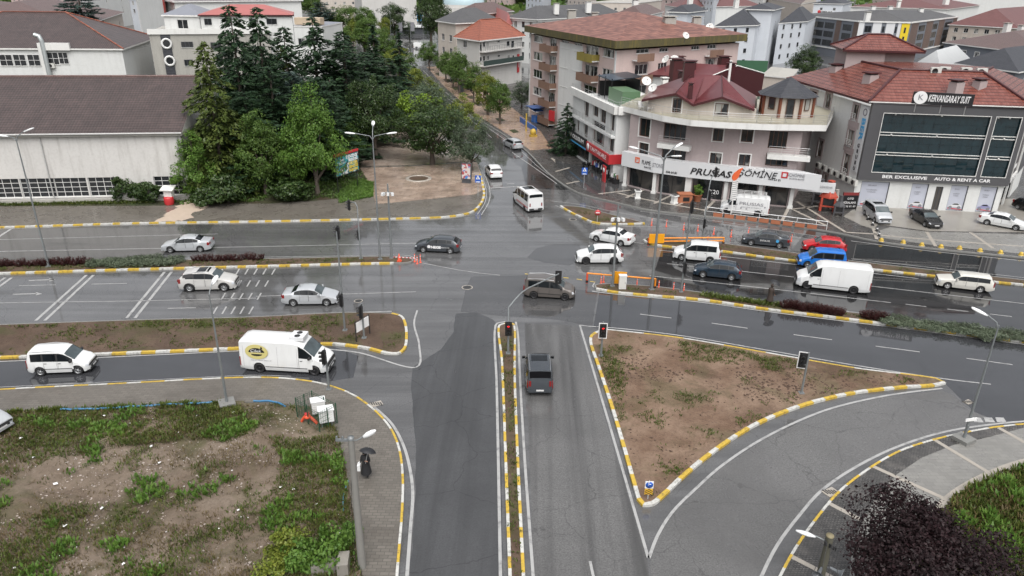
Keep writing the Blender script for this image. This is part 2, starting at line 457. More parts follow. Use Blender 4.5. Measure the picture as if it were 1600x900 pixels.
patch("road_patch",[(-120,566),(0,561),(400,546),(520,541),(560,556),(552,590),(505,597),(430,589),(330,592),(0,610),(-120,616)],M_blue)
patch("road_patch",[(-250,362),(0,357),(335,350),(322,368),(300,385),(250,404),(0,411),(-250,418)],M_patch2)
patch("road_patch",[(812,228),(845,256),(895,296),(870,297),(822,293),(815,262)],M_dark)
patch("road_patch",[(650,120),(690,152),(800,226),(823,243),(815,262),(790,243),(750,205),(690,165),(640,128)],M_patch2)
patch("road_patch",[(820,505),(902,509),(1012,878),(1020,960),(838,960),(834,900)],M_old)
patch("road_patch",[(1472,610),(1490,618),(1508,636),(1540,652),(1480,673),(1400,698),(1330,733),(1282,768),(1250,803),(1215,848),(1186,905),(1165,960),(1022,960),(1016,880),(1027,842),(1052,802),(1092,762),(1132,727),(1202,682),(1292,642),(1372,622)],M_old2)

# ------------------------------------------------------------------ raised pads: pavements, islands, lots
def pad(name,pts,m,z=.12,smooth=False,kind='structure',side=None):
    P=[at(x,y,z) for x,y in pts]
    g=MB(); g.prism(P,-.1,z,0,1); return struct(g,name,[side or M_kg,m])
def over(name,pts,m,z=.126,rough=0.0):patch(name,pts,m,z,rough)
KERB_TOP_L=[(-250,361),(0,354),(100,351),(200,348),(400,345),(600,341),(700,337.5),(735,331),(750,319),(756,305),(755,292),(750,272)]
STREET_L=[(750,272),(742,255),(700,205),(655,160),(632,130),(618,105)]
pad("pavement",KERB_TOP_L+STREET_L+[(560,105),(-250,190)],M_wetpave)
over("garden_ground",[(-250,328),(0,322),(290,321),(335,318),(420,318),(500,313),(560,308),(583,300),(565,262),(556,240),(600,212),(690,210),(640,150),(560,120),(-250,200)],M_garden,.13)
over("plaza",[(562,262),(640,260),(745,253),(752,272),(755,296),(742,304),(640,314),(587,319),(580,290)],M_plaza,.135)
over("plaza",[(556,238),(605,205),(690,206),(722,225),(745,251),(640,258),(562,260)],M_plaza2,.14)
over("sand_heap_ground",[(243,346),(255,338),(275,322),(290,315),(325,316),(330,322),(305,333),(290,346)],mat("sand_spill",(.42,.34,.27),.7,.2,2,bmp=.3),.131,.7)
SVC=[(655,104),(690,138),(740,180),(790,212),(823,236),(865,277),(905,301),(960,315),(1012,327),(1095,336.5),(1200,348),(1295,361),(1370,376),(1450,387),(1600,402),(1900,436)]
pad("pavement",SVC+[(1900,300),(1500,230),(1200,200),(900,160),(800,110),(700,95)],M_mosaic)
over("pavement_band",[(666,104),(697,138),(746,180),(797,212),(829,235),(862,232),(845,205),(800,168),(745,132),(712,104)],M_tan,.126)
for x_,y_ in ((687,116),(700,126),(712,138),(724,147),(736,152),(748,163),(763,173),(781,187),(803,205)):over("tree_pit",[(x_-8,y_-2),(x_+1,y_-3),(x_+9,y_+1.5),(x_-1,y_+3)],M_garden,.13)
over("pavement_band",[(866,250),(915,262),(975,288),(975,300),(935,305),(912,296),(885,280)],M_patch2,.13)
over("apron",[(1318,338),(1346,352),(1366,358),(1372,350),(1450,361),(1600,363),(1900,380),(1900,300),(1346,318)],M_concr,.127)
over("pavement_band",[(1368,362),(1390,355),(1450,362),(1600,366),(1900,384),(1900,430),(1600,397),(1450,382),(1372,371)],M_slab,.129)
KERB_M_LO=[(-250,434),(0,426),(200,420),(400,415),(560,411),(615,410)]
pad("median",KERB_M_LO+[(636,410),(645,406.5),(638,402),(612,400.5),(400,404),(200,407),(0,413),(-250,420)],M_dirt_dk)
KERB_F_LO=[(-120,563),(0,557),(100,554),(200,550),(400,541.5),(480,537),(520,536),(570,542),(605,550.5),(622,551),(632,543),(635,528),(633,505),(626,493),(612,489)]
pad("traffic_island",KERB_F_LO+[(540,488),(400,494.5),(200,500),(0,507),(-120,511)],M_dirt_dk)
KERB_J_TOP=[(945,514),(1060,527),(1200,551),(1340,575),(1468,592),(1476,596.5)]
KERB_J_LOW=[(1476,596.5),(1462,600),(1410,603.5),(1330,613),(1250,633),(1180,662),(1120,700),(1070,740),(1035,773),(1018,786),(1006,787),(998,778)]
KERB_J_LEFT=[(998,778),(990,750),(975,697),(955,630),(935,570),(923,532),(926,522),(945,514)]
pad("traffic_island",KERB_J_TOP[:-1]+KERB_J_LOW[:-1]+KERB_J_LEFT[:-1],M_dirt)
KERB_C_L=[(788,505),(781,507),(779,515),(784,560),(786,600),(791,740),(797,900),(799,960)]
KERB_C_R=[(788,505),(801,505),(804,512),(804,560),(804.5,600),(810,740),(818,900),(821,960)]
pad("median",KERB_C_L+list(reversed(KERB_C_R))[:-1],M_dirt_dk)
KERB_R_LO=[(932,450),(960,455),(1000,459),(1100,467.5),(1200,482),(1300,494),(1400,507),(1500,519.5),(1600,532.5),(1900,573)]
KERB_R_UP=[(932,450),(930,445),(945,443),(1020,447),(1100,457),(1200,470),(1240,477),(1350,490),(1450,504),(1600,519),(1900,558)]
pad("median",KERB_R_LO+list(reversed(KERB_R_UP))[:-1],M_dirt_dk)
KERB_N_LO=[(1006,374),(1014,379),(1060,386),(1125,391),(1200,401),(1370,420.5),(1460,430),(1560,440),(1600,444),(1900,479)]
KERB_N_UP=[(1006,374),(1015,370),(1060,373),(1120,379),(1200,389),(1330,407),(1500,426),(1600,437),(1900,472)]
pad("median",KERB_N_LO+list(reversed(KERB_N_UP))[:-1],M_dirt_dk)
KERB_O_LO=[(876,321),(887,328),(905,337),(930,347),(960,349),(1008,348)]
KERB_O_UP=[(876,321),(905,323),(960,336),(1008,348)]
pad("traffic_island",KERB_O_LO+list(reversed(KERB_O_UP))[1:-1],M_dirt_dk)
KERB_SW=[(-120,617),(0,608),(200,598),(330,591),(400,589),(450,591),(500,598),(545,613),(580,636),(607,664),(622,695),(629,740),(628,800),(624,850),(620,900),(616,960)]
pad("pavement",KERB_SW+[(560,960),(566,900),(552,800),(540,730),(527,672),(505,640),(440,630),(355,627),(300,629),(150,637),(0,644),(-120,652)],M_paver)
KERB_K=[(1192,960),(1220,898),(1245,853),(1280,804),(1310,769),(1350,737),(1400,707),(1450,689),(1530,671),(1600,662),(1800,652)]
pad("pavement",KERB_K+[(1800,700),(1600,722),(1540,743),(1500,762),(1470,785),(1440,820),(1400,960)],M_slab)
band=KERB_K[:-1]+[(1600,668),(1540,684),(1490,695),(1440,715),(1400,742),(1370,775),(1345,820),(1330,870),(1322,960)]
over("pavement_band",band,M_mosaic,.126)
gs=MB()
for a,b,w in (((1365,729),(1476,779),.28),((1460,687),(1546,739),.28),((1295,786),(1345,812),.28),((1236,869),(1300,902),.28),((1560,668),(1620,702),.28)):
    ribbon(gs,[at(*a,.13),at(*b,.13)],w,.132)
ribbon(gs,px_path([(1440,830),(1480,782),(1510,760),(1550,740),(1600,722),(1700,705)],.13),.5,.13)
for a,b in (((935,303),(985,297)),((978,309),(1012,294)),((1010,297),(1090,312)),((1022,318),(1056,302)),((1060,320),(1085,308)),((1100,330),(1118,312)),((890,262),(868,268)),((905,283),(885,287)),((1245,315),(1322,363)),((1236,327),(1280,322)),((1322,363),(1372,366)),((1222,345),(1232,325)),((1448,362),(1462,385)),((1516,363),(1552,388)),((1365,357),(1370,374)),((1240,328),(1290,352))):
    ribbon(gs,[at(*a,.13),at(*b,.13)],.35,.136)
ribbon(gs,px_path([(862,247),(880,262),(915,285),(960,300),(1030,316),(1100,328)],.13),.4,.132)
ribbon(gs,px_path([(1370,367),(1450,374),(1600,385)],.13),.3,.134)
struct(gs,"pavement_strip",M_tan_kerb)

# the vacant lot: an uneven sheet of rubble and soil
LOT=[(-260,660),(0,644),(150,637),(300,629),(355,627),(440,630),(505,640),(527,672),(540,730),(552,800),(566,900),(575,980),(-500,980)]
def inside(p,poly):
    c=False; n=len(poly); j=n-1
    for i in range(n):
        a,b=poly[i],poly[j]
        if (a[1] > p[1])!=(b[1] > p[1]) and p[0] < (b[0]-a[0])*(p[1]-a[1])/(b[1]-a[1])+a[0]:c=not c
        j=i
    return c
def heightfield(name,poly,m,z,amp,step,freq):
    P=[at(x,y,z) for x,y in poly]
    x0,x1=min(p.x for p in P),max(p.x for p in P); y0,y1=min(p.y for p in P),max(p.y for p in P)
    bm=bmesh.new(); nx,ny=int((x1-x0)/step)+1,int((y1-y0)/step)+1
    vs={}
    for i in range(nx+1):
        for j in range(ny+1):
            x,y=x0+i*step,y0+j*step
            if inside((x,y),P):
                e=min(((Vector((x,y,z))-q).length for q in P)); n=mnoise.fractal(Vector((x*freq,y*freq,3.1)),1.0,2.0,5)
                vs[i,j]=bm.verts.new((x,y,z+amp*(n*.6+.1)))
    for i in range(nx):
        for j in range(ny):
            q=[vs.get(k) for k in ((i,j),(i+1,j),(i+1,j+1),(i,j+1))]
            if all(q):bm.faces.new(q).smooth=True
    me=bpy.data.meshes.new(name); bm.to_mesh(me); bm.free(); me.materials.append(m)
    o=bpy.data.objects.new(name,me); COL.objects.link(o); o['kind']='structure'; return o
pad("lot_ground",LOT,M_lot,.02)
heightfield("rubble_ground",LOT,M_lot,.1,.3,.2,.45)
VERGE=[(1400,960),(1440,822),(1470,787),(1500,764),(1540,745),(1600,724),(1800,702),(1900,960)]
pad("verge",VERGE,M_verge,.1)
heightfield("verge_ground",VERGE,M_verge,.16,.25,.25,.5)

# ------------------------------------------------------------------ kerbs painted yellow and white
def kerb(pts,w=.24,h=.15,seg=1.0,colours=True,z0=-.05,inset=0.0,start=0,cols=None):
    P=resample(smooth_path([at(x,y,h) for x,y in pts],.25),seg/2)
    P=resample(smooth_path([at(x,y,h) for x,y in pts],.25),seg/4); mb=MB(); L,R=sides(P,w/2); m=start; nxt=4
    for i in range(len(P)-1):
        if not colours:m=2
        elif i>=nxt:m=1-m; nxt+=random.choice((3,4,4,4,5))
        if cols:m=cols
        a,b,c,d=R[i],R[i+1],L[i+1],L[i]; j=random.uniform(-.006,.006)
        t=[Vector((q.x,q.y,h+j)) for q in (a,b,c,d)]; bt=[Vector((q.x,q.y,z0)) for q in (a,b,c,d)]
        mb.face(t,m)
        mb.face([bt[0],bt[1],t[1],t[0]],m); mb.face([bt[2],bt[3],t[3],t[2]],m)
        mb.face([bt[1],bt[2],t[2],t[1]],m); mb.face([bt[3],bt[0],t[0],t[3]],m)
    struct(mb,"kerb",[M_kw,M_ky,M_kg])
kerb(KERB_TOP_L,.28); kerb(KERB_M_LO,.3); kerb([(612,410),(636,410),(645,406.5),(638,402),(612,400.5),(400,404),(200,407),(0,413),(-250,420)],.16,.135,colours=False)
kerb(KERB_F_LO[:9],.26); kerb(KERB_F_LO[8:],.2,.14); kerb([(612,489),(540,488),(400,494.5),(200,500),(0,507),(-120,511)],.12,.13,colours=False)
kerb(KERB_J_LOW,.24); kerb(KERB_J_LEFT,.22); kerb(KERB_J_TOP,.14,.14,seg=3.0)
kerb(KERB_C_L,.16); kerb(KERB_C_R,.16,start=1)
kerb(KERB_R_LO,.26); kerb(KERB_R_UP,.14,.14,colours=False)
kerb(KERB_N_LO,.26); kerb(KERB_N_UP,.14,.14,colours=False)
kerb(KERB_O_LO,.26); kerb(KERB_O_UP,.14,.14,colours=False)
kerb(KERB_SW,.13,.145,seg=1.2); kerb(KERB_K,.13,.145,seg=1.1); kerb(SVC,.2,.145,colours=False)

# ------------------------------------------------------------------ painted markings
mk=MB(); Z=.011
def line(pts,w=.13,dash=None,m=0,z=Z):ribbon(mk,px_path(pts),w*.88,z,m,dash)
line([(-250,365),(15,357.5),(200,351.5),(400,348),(600,344.5),(700,341),(728,337)],.14)
line([(-30,388),(17,358)],.3)
line([(-250,381),(0,374.5),(400,364)],.1,(6,1.0)); line([(-250,398),(0,393),(260,388),(400,385.5),(650,380)],.13)
line([(612,398.5),(400,402),(200,405),(0,411),(-250,417)],.1)
line([(640,411.5),(651,406.5),(640,400),(612,398.5)],.1)
line([(-120,513),(0,508.5),(200,501),(400,496),(540,489),(612,486.5)],.14)
line([(-200,478),(0,473.5),(200,470.5),(400,466)],.1); line([(30,446.5),(260,441.5)],.12,(3.0,2.6))
line([(400,463),(540,459.5),(650,456)],.1); line([(262,482),(306,481)],.13)
line([(45,438.5),(85,437)],.22); line([(20,460),(58,459)],.2)
mk.face([at(56,456.5,Z),at(66,459,Z),at(56,461.5,Z)][::-1]); mk.face([at(77,435,Z),at(87,437,Z),at(77,440,Z)][::-1])
for a,b in (((257,425),(198,497)),((268,425),(211,497)),((135,430),(56,501)),((146,430),(70,501)),((18,434),(-20,462)),((8,434),(-34,462))):
    A,B=at(*a),at(*b); ribbon(mk,resample([A,B],.5),.24,Z)
for k in range(5):
    x=352+k*14; A,B=at(x+22,420),at(x-22,496); ribbon(mk,[A,B],.13,Z,0,(1.4,1.2))
line([(-120,570),(0,565),(150,559),(400,547),(480,543)],.13); line([(505,545),(560,551),(650,574),(655,540),(647,505),(652,485)],.16)
line([(-120,611),(0,605),(200,595.5),(400,586.5),(455,588)],.06)
line([(585,636),(612,662),(630,695),(640,730),(645,770),(641,830),(636,900),(632,960)],.19)
line([(790,502.5),(777,505),(773.5,514),(776,600),(779,740),(782,900),(783,960)],.18)
line([(806,503),(809,520),(813,600),(820,720),(833,900),(837,960)],.17)
line([(906,508),(960,690),(1013,872)],.17); line([(906,508),(922,510),(960,512.5),(1060,524),(1200,547.5),(1340,571.5),(1475,592),(1548,600.5)],.14)
line([(1014,872),(1027,838),(1050,801),(1090,761),(1130,726),(1200,681),(1290,641),(1370,621),(1420,613),(1472,607)],.18)
line([(1170,950),(1190,900),(1215,851),(1250,804),(1282,768),(1330,734),(1400,699),(1480,674),(1570,661),(1620,657)],.18)
line([(922,877),(928,905),(935,935)],.15)
line([(1015,431),(1200,451),(1392,473)],.12); line([(1415,475.5),(1600,497),(1900,532)],.12,(1.6,1.7))
line([(1042,412),(1085,416.5)],.12); line([(1155,423.5),(1245,433.5)],.12); line([(1360,447),(1600,474.5),(1900,508)],.12)
line([(1030,391),(1055,393.5)],.12); line([(1122,400),(1240,413),(1470,439.5)],.12,(9,2)); line([(1330,404.5),(1500,423),(1600,434),(1900,468)],.1)
line([(925,455),(960,459.5),(1100,473),(1200,487),(1400,512),(1600,538),(1900,579)],.15)
for a,b in (((1000,491),(1049,497)),((1112,505),(1168,513)),((1240,523),(1300,531)),((1368,541),(1437,550)),((1510,560),(1582,570))):line([a,b],.13)
line([(1330,376.5),(1450,392),(1600,408),(1900,443)],.13)
line([(868,321),(905,339),(930,350),(960,353),(1060,354)],.1); line([(860,314),(905,319.5),(960,331),(1060,348)],.1)
line([(1000,330),(1100,343),(1290,371)],.09); line([(985,372),(992,379),(1006,381)],.1); line([(929,442),(926,447),(932,452)],.14)
line([(757,272),(765,295),(764,315),(752,336)],.12); line([(755,280),(760,300),(757,318),(746,335)],.1)
line([(766,294),(818,291)],.3); line([(768,288),(815,287)],.25,(1.0,.8))
line([(800,238),(835,262),(870,287)],.14); line([(815,237),(850,268),(890,294)],.1)
line([(640,112),(690,147),(740,184),(800,226)],.12); line([(690,152),(730,182),(768,215)],.12)
line([(930,441),(900,436),(820,428)],.14,(.5,.8),1); line([(660,411),(735,425),(800,432)],.1,(4,.4))
for k in range(3):mk.face([at(1519+18*k,652,.014),at(1532+18*k,652.5,.014),at(1537+18*k,660,.014),at(1522+18*k,659.5,.014)][::-1])
struct(mk,"road_marking",[M_white,M_yellow])
# gullies and manholes
dr=MB(); M_iron=flat("cast_iron",(.07,.07,.07),.4,.6)
for x,y,s in ((588,631,.5),(1298,769,.55),(1513,628,.4)):
    P=at(x,y,.02); dr.box(P,(s*1.5,s,.03),.5,1)
    for k in range(5):dr.box(P+Vector((-.3+k*.15,0,.02)),(.07,s*.7,.02),.5,0)
for x,y,r in ((730,449,.4),(895,343,.35),(560,470,.3)):
    dr.lathe(at(x,y,.012),[(r*1.25,0),(r,.004)],20,1); dr.lathe(at(x,y,.016),[(r,0),(.001,.003)],20,0)
P=at(654,279,.14); dr.lathe(P,[(1.75,0),(1.75,.07),(1.3,.08),(1.28,.02)],28,1); dr.lathe(P+Vector((0,0,.012)),[(1.28,0),(.001,.004)],28,2)
struct(dr,"road_gully",[M_iron,M_tan_kerb,M_dirt_dk])
# ================================================================== buildings
def pname(z=[0.0]):
    z[0]+=.0007; return z[0]
M_trim=mat("trim_white",(.68,.68,.66),.5,.08,.6,dirt=((.3,.29,.27),.4,.8))
M_pvc=flat("window_frame_white",(.66,.66,.65),.35)
M_brownfr=flat("window_frame_brown",(.10,.045,.025),.4)
M_greyfr=flat("window_frame_grey",(.06,.065,.075),.4)
M_glass=glass("window_glass",(.018,.02,.022))
M_glassc=glass("window_glass_curtain",(.02,.022,.024),(.32,.32,.30))
M_glassb=glass("shop_glass",(.012,.014,.016),(.06,.055,.05),.06,.4)
M_steel=flat("steel_rail",(.5,.5,.5),.3,.8)
M_black=flat("black_metal",(.015,.015,.016),.4)
M_conc=stain_wall("concrete_wall",(.36,.35,.32),(.12,.11,.10),.5)
M_acw=flat("appliance_white",(.55,.55,.52),.4)
M_dish=flat("dish_white",(.6,.6,.58),.4)

def nrm(A,B):d=(V2(B)-V2(A)).normalized(); return d,Vector((d.y,-d.x,0))
def facade(mb,A,B,z0,z1,rects=(),depth=.18,m=0):
    """wall face from A to B (outside on the right hand), with real openings and their reveals"""
    A,B=V2(A),V2(B); d,n=nrm(A,B); L=(B-A).length
    R=[(max(0.02,a),min(L-.02,b),max(z0+.01,c),min(z1-.01,e)) for a,b,c,e in rects]
    R=[r for r in R if r[1]-r[0] > .1 and r[3]-r[2] > .1]
    us=sorted({0.0,L} | {r[0] for r in R} | {r[1] for r in R}); zs=sorted({z0,z1} | {r[2] for r in R} | {r[3] for r in R})
    P=lambda u,z,o=0.0:A+d*u+n*o+Vector((0,0,z))
    for i in range(len(us)-1):
        run=None
        for j in range(len(zs)-1):
            uc,zc=(us[i]+us[i+1])/2,(zs[j]+zs[j+1])/2
            hole=any(r[0] < uc < r[1] and r[2] < zc < r[3] for r in R)
            if not hole:mb.face([P(us[i],zs[j]),P(us[i+1],zs[j]),P(us[i+1],zs[j+1]),P(us[i],zs[j+1])],m)
    for a,b,c,e in R:
        for q in (((a,c),(b,c)),((b,c),(b,e)),((b,e),(a,e)),((a,e),(a,c))):
            mb.face([P(*q[0]),P(*q[0],-depth),P(*q[1],-depth),P(*q[1])],m)
    return R
def window(par,A,B,r,fr=None,gl=None,cols=2,rows=1,depth=.18,trim=None,sill=True,tw=.14,bar=.06,label=None,t=.07):
    d,n=nrm(A,B); A=V2(A); a,b,c,e=r; fr=fr or M_pvc
    P=lambda u,z,o=0.0:A+d*u+n*o+Vector((0,0,z))
    mb=MB(); Zv=Vector((0,0,1)); o0=-depth+.03
    def bar_(u0,u1,z0,z1,oo=o0,th=.06,m=0):mb.obox(P(u0,z0,oo),d*(u1-u0),Zv*(z1-z0),n*th,m)
    bar_(a,a+t,c,e); bar_(b-t,b,c,e); bar_(a+t,b-t,c,c+t); bar_(a+t,b-t,e-t,e)
    for k in range(1,cols):
        u=a+(b-a)*k/cols; bar_(u-bar/2,u+bar/2,c+t,e-t,o0+.004,.055)
    for k in range(1,rows):
        z=c+(e-c)*k/rows; bar_(a+t,b-t,z-bar/2,z+bar/2,o0+.008,.05)
    if sill:bar_(a-.06,b+.06,c-.07,c-.003,.0,.1,1)
    if trim:
        bar_(a-tw,a-.002,c-tw,e+tw,0,.05,1); bar_(b+.002,b+tw,c-tw,e+tw,0,.05,1); bar_(a,b,e+.002,e+tw,0,.045,1)
        if not sill:bar_(a,b,c-tw,c-.002,0,.045,1)
    w=mb.build("window",[fr,trim or M_trim],par)
    if label:w['label']=label
    g=MB(); g.face([P(a+.01,c+.01,o0+.02),P(b-.01,c+.01,o0+.02),P(b-.01,e-.01,o0+.02),P(a+.01,e-.01,o0+.02)])
    g.build("pane",gl or random.choice([M_glass,M_glassc,M_glassc]),w)
    return w
def wr(A,B,lst):                              # photo corners (bottom-left, top-right) -> rectangles on the wall A-B
    out=[]
    for x0,y0,x1,y1 in lst:
        u0,v0=onwall(x0,y0,A,B); u1,v1=onwall(x1,y1,A,B); out.append((u0,u1,v0,v1))
    return out
def grid_rects(A,B,cols,zs,w,h,m0=.8,m1=.8):
    L=(V2(B)-V2(A)).length; out=[]
    for k in range(cols):
        u=m0+(L-m0-m1)*(k+.5)/cols
        for z in zs:out.append((u-w/2,u+w/2,z,z+h))
    return out
def railing(par,path,h=1.0,bars=4,mt=None,post=1.4,r=.022,name="railing"):
    mb=MB(); path=[Vector(p) for p in path]
    for k in range(bars):mb.tube([p+Vector((0,0,h*(k+1)/bars)) for p in path],r*(1.3 if k==bars-1 else .8),5)
    Q=resample(path,post)
    for p in Q:mb.tube([p,p+Vector((0,0,h))],r,5)
    return mb.build(name,mt or M_steel,par)
def offset_poly(P,o):
    n=len(P); out=[]
    ar=sum(P[i].x*P[(i+1) % n].y-P[(i+1) % n].x*P[i].y for i in range(n)); s=1 if ar > 0 else-1
    for i in range(n):
        p0,p1,p2=P[i-1],P[i],P[(i+1) % n]
        d1,d2=(p1-p0).normalized(),(p2-p1).normalized()
        n1,n2=Vector((d1.y,-d1.x,0))*s,Vector((d2.y,-d2.x,0))*s
        k=1+n1.dot(n2); q=(n1+n2)*(o/max(.35,k)); out.append(p1+q)
    return out
def hip_roof(par,quad,z,rh,over=.5,mats=None,inset=None,cap=None,fascia=.25,gable=False,name="roof"):
    """four-sided roof on a quadrilateral footprint; ridge runs along its longer direction"""
    Q=offset_poly([V2(p) for p in quad],over)
    ar=sum(Q[i].x*Q[(i+1) % 4].y-Q[(i+1) % 4].x*Q[i].y for i in range(4))
    if ar < 0:Q.reverse()
    l0=(Q[1]-Q[0]).length+(Q[3]-Q[2]).length; l1=(Q[2]-Q[1]).length+(Q[0]-Q[3]).length
    if l1 > l0:Q=Q[1:]+Q[:1]; l0,l1=l1,l0
    m0,m1=(Q[3]+Q[0])/2,(Q[1]+Q[2])/2
    t=(inset if inset is not None else l1/4)/(l0/2); t=min(t,.49)
    if gable:t=0.0
    r0,r1=m0.lerp(m1,t),m1.lerp(m0,t)
    up=Vector((0,0,z)); top=Vector((0,0,z+rh))
    a,b,c,d=[q+up for q in Q]; e,f=r0+top,r1+top
    mb=MB(); mb.face([a,b,f,e]); mb.face([c,d,e,f]); mb.face([d,a,e],2 if gable else 0); mb.face([b,c,f],2 if gable else 0)
    fz=Vector((0,0,fascia))
    for p,q in ((a,b),(b,c),(c,d),(d,a)):mb.face([p-fz,q-fz,q,p],1)
    mb.face([d-fz,c-fz,b-fz,a-fz],1)
    rf=mb.build(name,[mats[0],mats[1],mats[2] if len(mats) > 2 else mats[1]],par)
    if cap:
        k=MB()
        for p,q in ((e,f),)+(() if gable else ((a,e),(d,e),(b,f),(c,f))):k.tube([p+Vector((0,0,.04)),q+Vector((0,0,.04))],.13,6)
        k.build("ridge_cap",cap,rf)
    return rf,(e,f)
def chimney(rf,P,s=(.9,.7),h=1.4,rz=.3,m=None,cap=None):
    mb=MB(); P=Vector(P); mb.box(P+Vector((0,0,h/2-.5)),(s[0],s[1],h+1.0),rz,0)
    mb.box(P+Vector((0,0,h+.1)),(s[0]*.8,s[1]*.8,.14),rz,2); mb.box(P+Vector((0,0,h+.24)),(s[0]*1.25,s[1]*1.25,.12),rz,1)
    return mb.build("chimney",[m or M_trim,cap or M_conc,M_black],rf)
def dish(par,P,r=.6,az=-1.2,mast=1.2):
    mb=MB(); P=Vector(P); ax=Vector((math.cos(az)*.8,math.sin(az)*.8,.55)).normalized(); c=P+Vector((0,0,mast))
    mb.lathe(c+ax*.1,[(.02,0),(r*.5,.05*r),(r*.85,.18*r),(r,.28*r),(r*.99,.31*r),(r*.84,.21*r),(r*.5,.09*r),(.02,.04*r)],18,0,ax)
    mb.tube([P-Vector((0,0,.4)),c,c+ax*.1],.035,6,1); mb.tube([c-Vector((0,0,r*.7)),c+ax*r*1.0],.02,5,1); mb.box(c+ax*r*1.0,(.12,.12,.12),0,1)
    return mb.build("satellite_dish",[M_dish,M_greyfr],par)
def ac_unit(par,P,d,n,s=1.0):
    mb=MB(); P=Vector(P); d=Vector(d); n=Vector(n); Zv=Vector((0,0,1))
    mb.obox(P-d*.42*s,d*.84*s,n*.32*s,Zv*.6*s,0)
    c=P+n*.325*s+Zv*.3*s-d*.1*s
    mb.lathe(c,[(.24*s,0),(.24*s,.02),(.2*s,.025),(.19*s,.005),(.001,.004)],14,1,n)
    mb.obox(P-d*.4*s-Zv*.08,d*.05,n*.3,Zv*.07,2); mb.obox(P+d*.35*s-Zv*.08,d*.05,n*.3,Zv*.07,2)
    return mb.build("air_conditioner",[M_acw,M_black,M_steel],par)

def house(label,L,C,R,h,rh,wall,roofm,zs=(),cols=(3,3),ww=1.3,wh=1.35,over=.5,fr=None,gl=None,trim=None,cat="apartment building",name="apartment_building",cap=None,chim=(),depthR=None,group=None,wcols=2,gable=False,fasc=None,rows=1,cmat=None):
    """block on a four-cornered plan: left, front and right eave corners measured in the photo at height h"""
    L,C=(at(*p,h) if len(p)==2 else Vector(p) for p in (L,C))
    if R is None:
        d,n=nrm(L,C); R=V2(C)-n*depthR
    else:R=at(*R,h) if len(R)==2 else Vector(R)
    L,C,R=V2(L),V2(C),V2(R); K=L+R-C
    t=thing(name,label,cat,(C.x,C.y,0),0,group)
    mb=MB(); todo=[]
    for (A,B),nc in zip(((L,C),(C,R)),cols):
        rc=grid_rects(A,B,nc,zs,ww,wh) if nc else []
        for r in facade(mb,A,B,0,h,rc):todo.append((A,B,r))
    facade(mb,R,K,0,h); facade(mb,K,L,0,h)
    mb.face([p+Vector((0,0,h-.02)) for p in (L,C,R,K)])
    mb.build("wall",wall,t)
    for A,B,r in todo:window(t,A,B,r,fr,gl,wcols,rows,trim=trim)
    rf,ridge=hip_roof(t,[L,C,R,K],h,rh,over,(roofm,fasc or M_trim,wall),cap=cap,gable=gable)
    for (px,py,s) in chim:
        P=at(px,py,h+rh*.6); chimney(rf,P,(s,s*.8),1.3*s,.3,cmat)
    return t,(L,C,R,K),rf,ridge

M_tile_dk=roof_mat("tile_dark_brown",(.062,.046,.043),(.085,.06,.056),.48,.34,.38,.6,.5)
M_tile_dk2=roof_mat("tile_brown_red",(.105,.062,.055),(.14,.085,.075),.42,.3,.4,.5,.3)
M_tile_red=roof_mat("tile_red",(.155,.046,.034),(.215,.078,.06),.62,.33,.22,.7,.35)
M_tile_org=roof_mat("tile_orange",(.30,.095,.055),(.24,.075,.045),.55,.4,.4,.6,.25)
M_tile_pink=roof_mat("tile_faded",(.28,.125,.092),(.13,.05,.038),.75,1.1,.5,.6,.35)
M_shingle=roof_mat("shingle_grey",(.075,.075,.078),(.095,.095,.098),.3,.5,.6,.2,.3)
M_shingle_b=roof_mat("shingle_blue_black",(.032,.034,.042),(.05,.052,.06),.3,.5,.5,.25,.3)
M_shingle_m=roof_mat("shingle_maroon",(.13,.052,.05),(.16,.07,.066),.3,.6,.5,.15,.3)
M_sheet_m=mat("sheet_maroon",(.12,.032,.036),.28,.2,.4,dirt=((.2,.1,.1),.4,.5))
M_sheet_md=mat("sheet_maroon_dark",(.055,.012,.014),.4,.2,.8)
M_sheet_w=roof_mat("sheet_white",(.62,.63,.63),(.58,.6,.6),50,.5,.3,.3,.15)
M_sheet_p=roof_mat("sheet_grey_pink",(.34,.31,.32),(.30,.28,.29),50,.9,.4,.3,.15)
M_sheet_r=mat("sheet_red",(.36,.12,.11),.4,.1,.5)
M_sheet_g=mat("sheet_grey",(.20,.21,.24),.35,.1,.5)
M_wwhite=stain_wall("wall_white",(.62,.63,.62),(.36,.36,.34),.35)
M_wdirty=stain_wall("wall_dirty_white",(.55,.54,.52),(.22,.2,.18),.65)
M_wpink=stain_wall("wall_pink",(.52,.41,.385),(.3,.25,.23),.35)
M_wcream=stain_wall("wall_cream",(.5,.45,.4),(.25,.22,.19),.45)
M_wmauve=stain_wall("wall_mauve",(.37,.31,.305),(.2,.17,.165),.3)
M_wblue=stain_wall("wall_bluish",(.52,.55,.59),(.36,.38,.4),.25)
M_wgrey=stain_wall("wall_grey_blue",(.16,.175,.2),(.1,.1,.11),.25)
M_wlgrey=stain_wall("wall_light_grey",(.5,.49,.47),(.3,.29,.27),.4)
M_clad=mat("cladding_charcoal",(.075,.075,.08),.4,.15,.6)
M_brickp=grid_mat("cladding_brick",(.17,.115,.095),(.4,.1),(.10,.075,.065),.1,.7,.7,.3,.3)
M_moss=stain_wall("fascia_mossy",(.075,.066,.03),(.23,.18,.03),.9)
M_rust=stain_wall("balcony_sheet_brown",(.2,.12,.085),(.1,.06,.04),.5)
M_mossb=stain_wall("balcony_sheet_mossy",(.22,.18,.035),(.1,.07,.03),.6)
M_sgn_w=flat("sign_white",(.6,.61,.62),.35)
M_blk=flat("letter_black",(.012,.012,.014),.4)
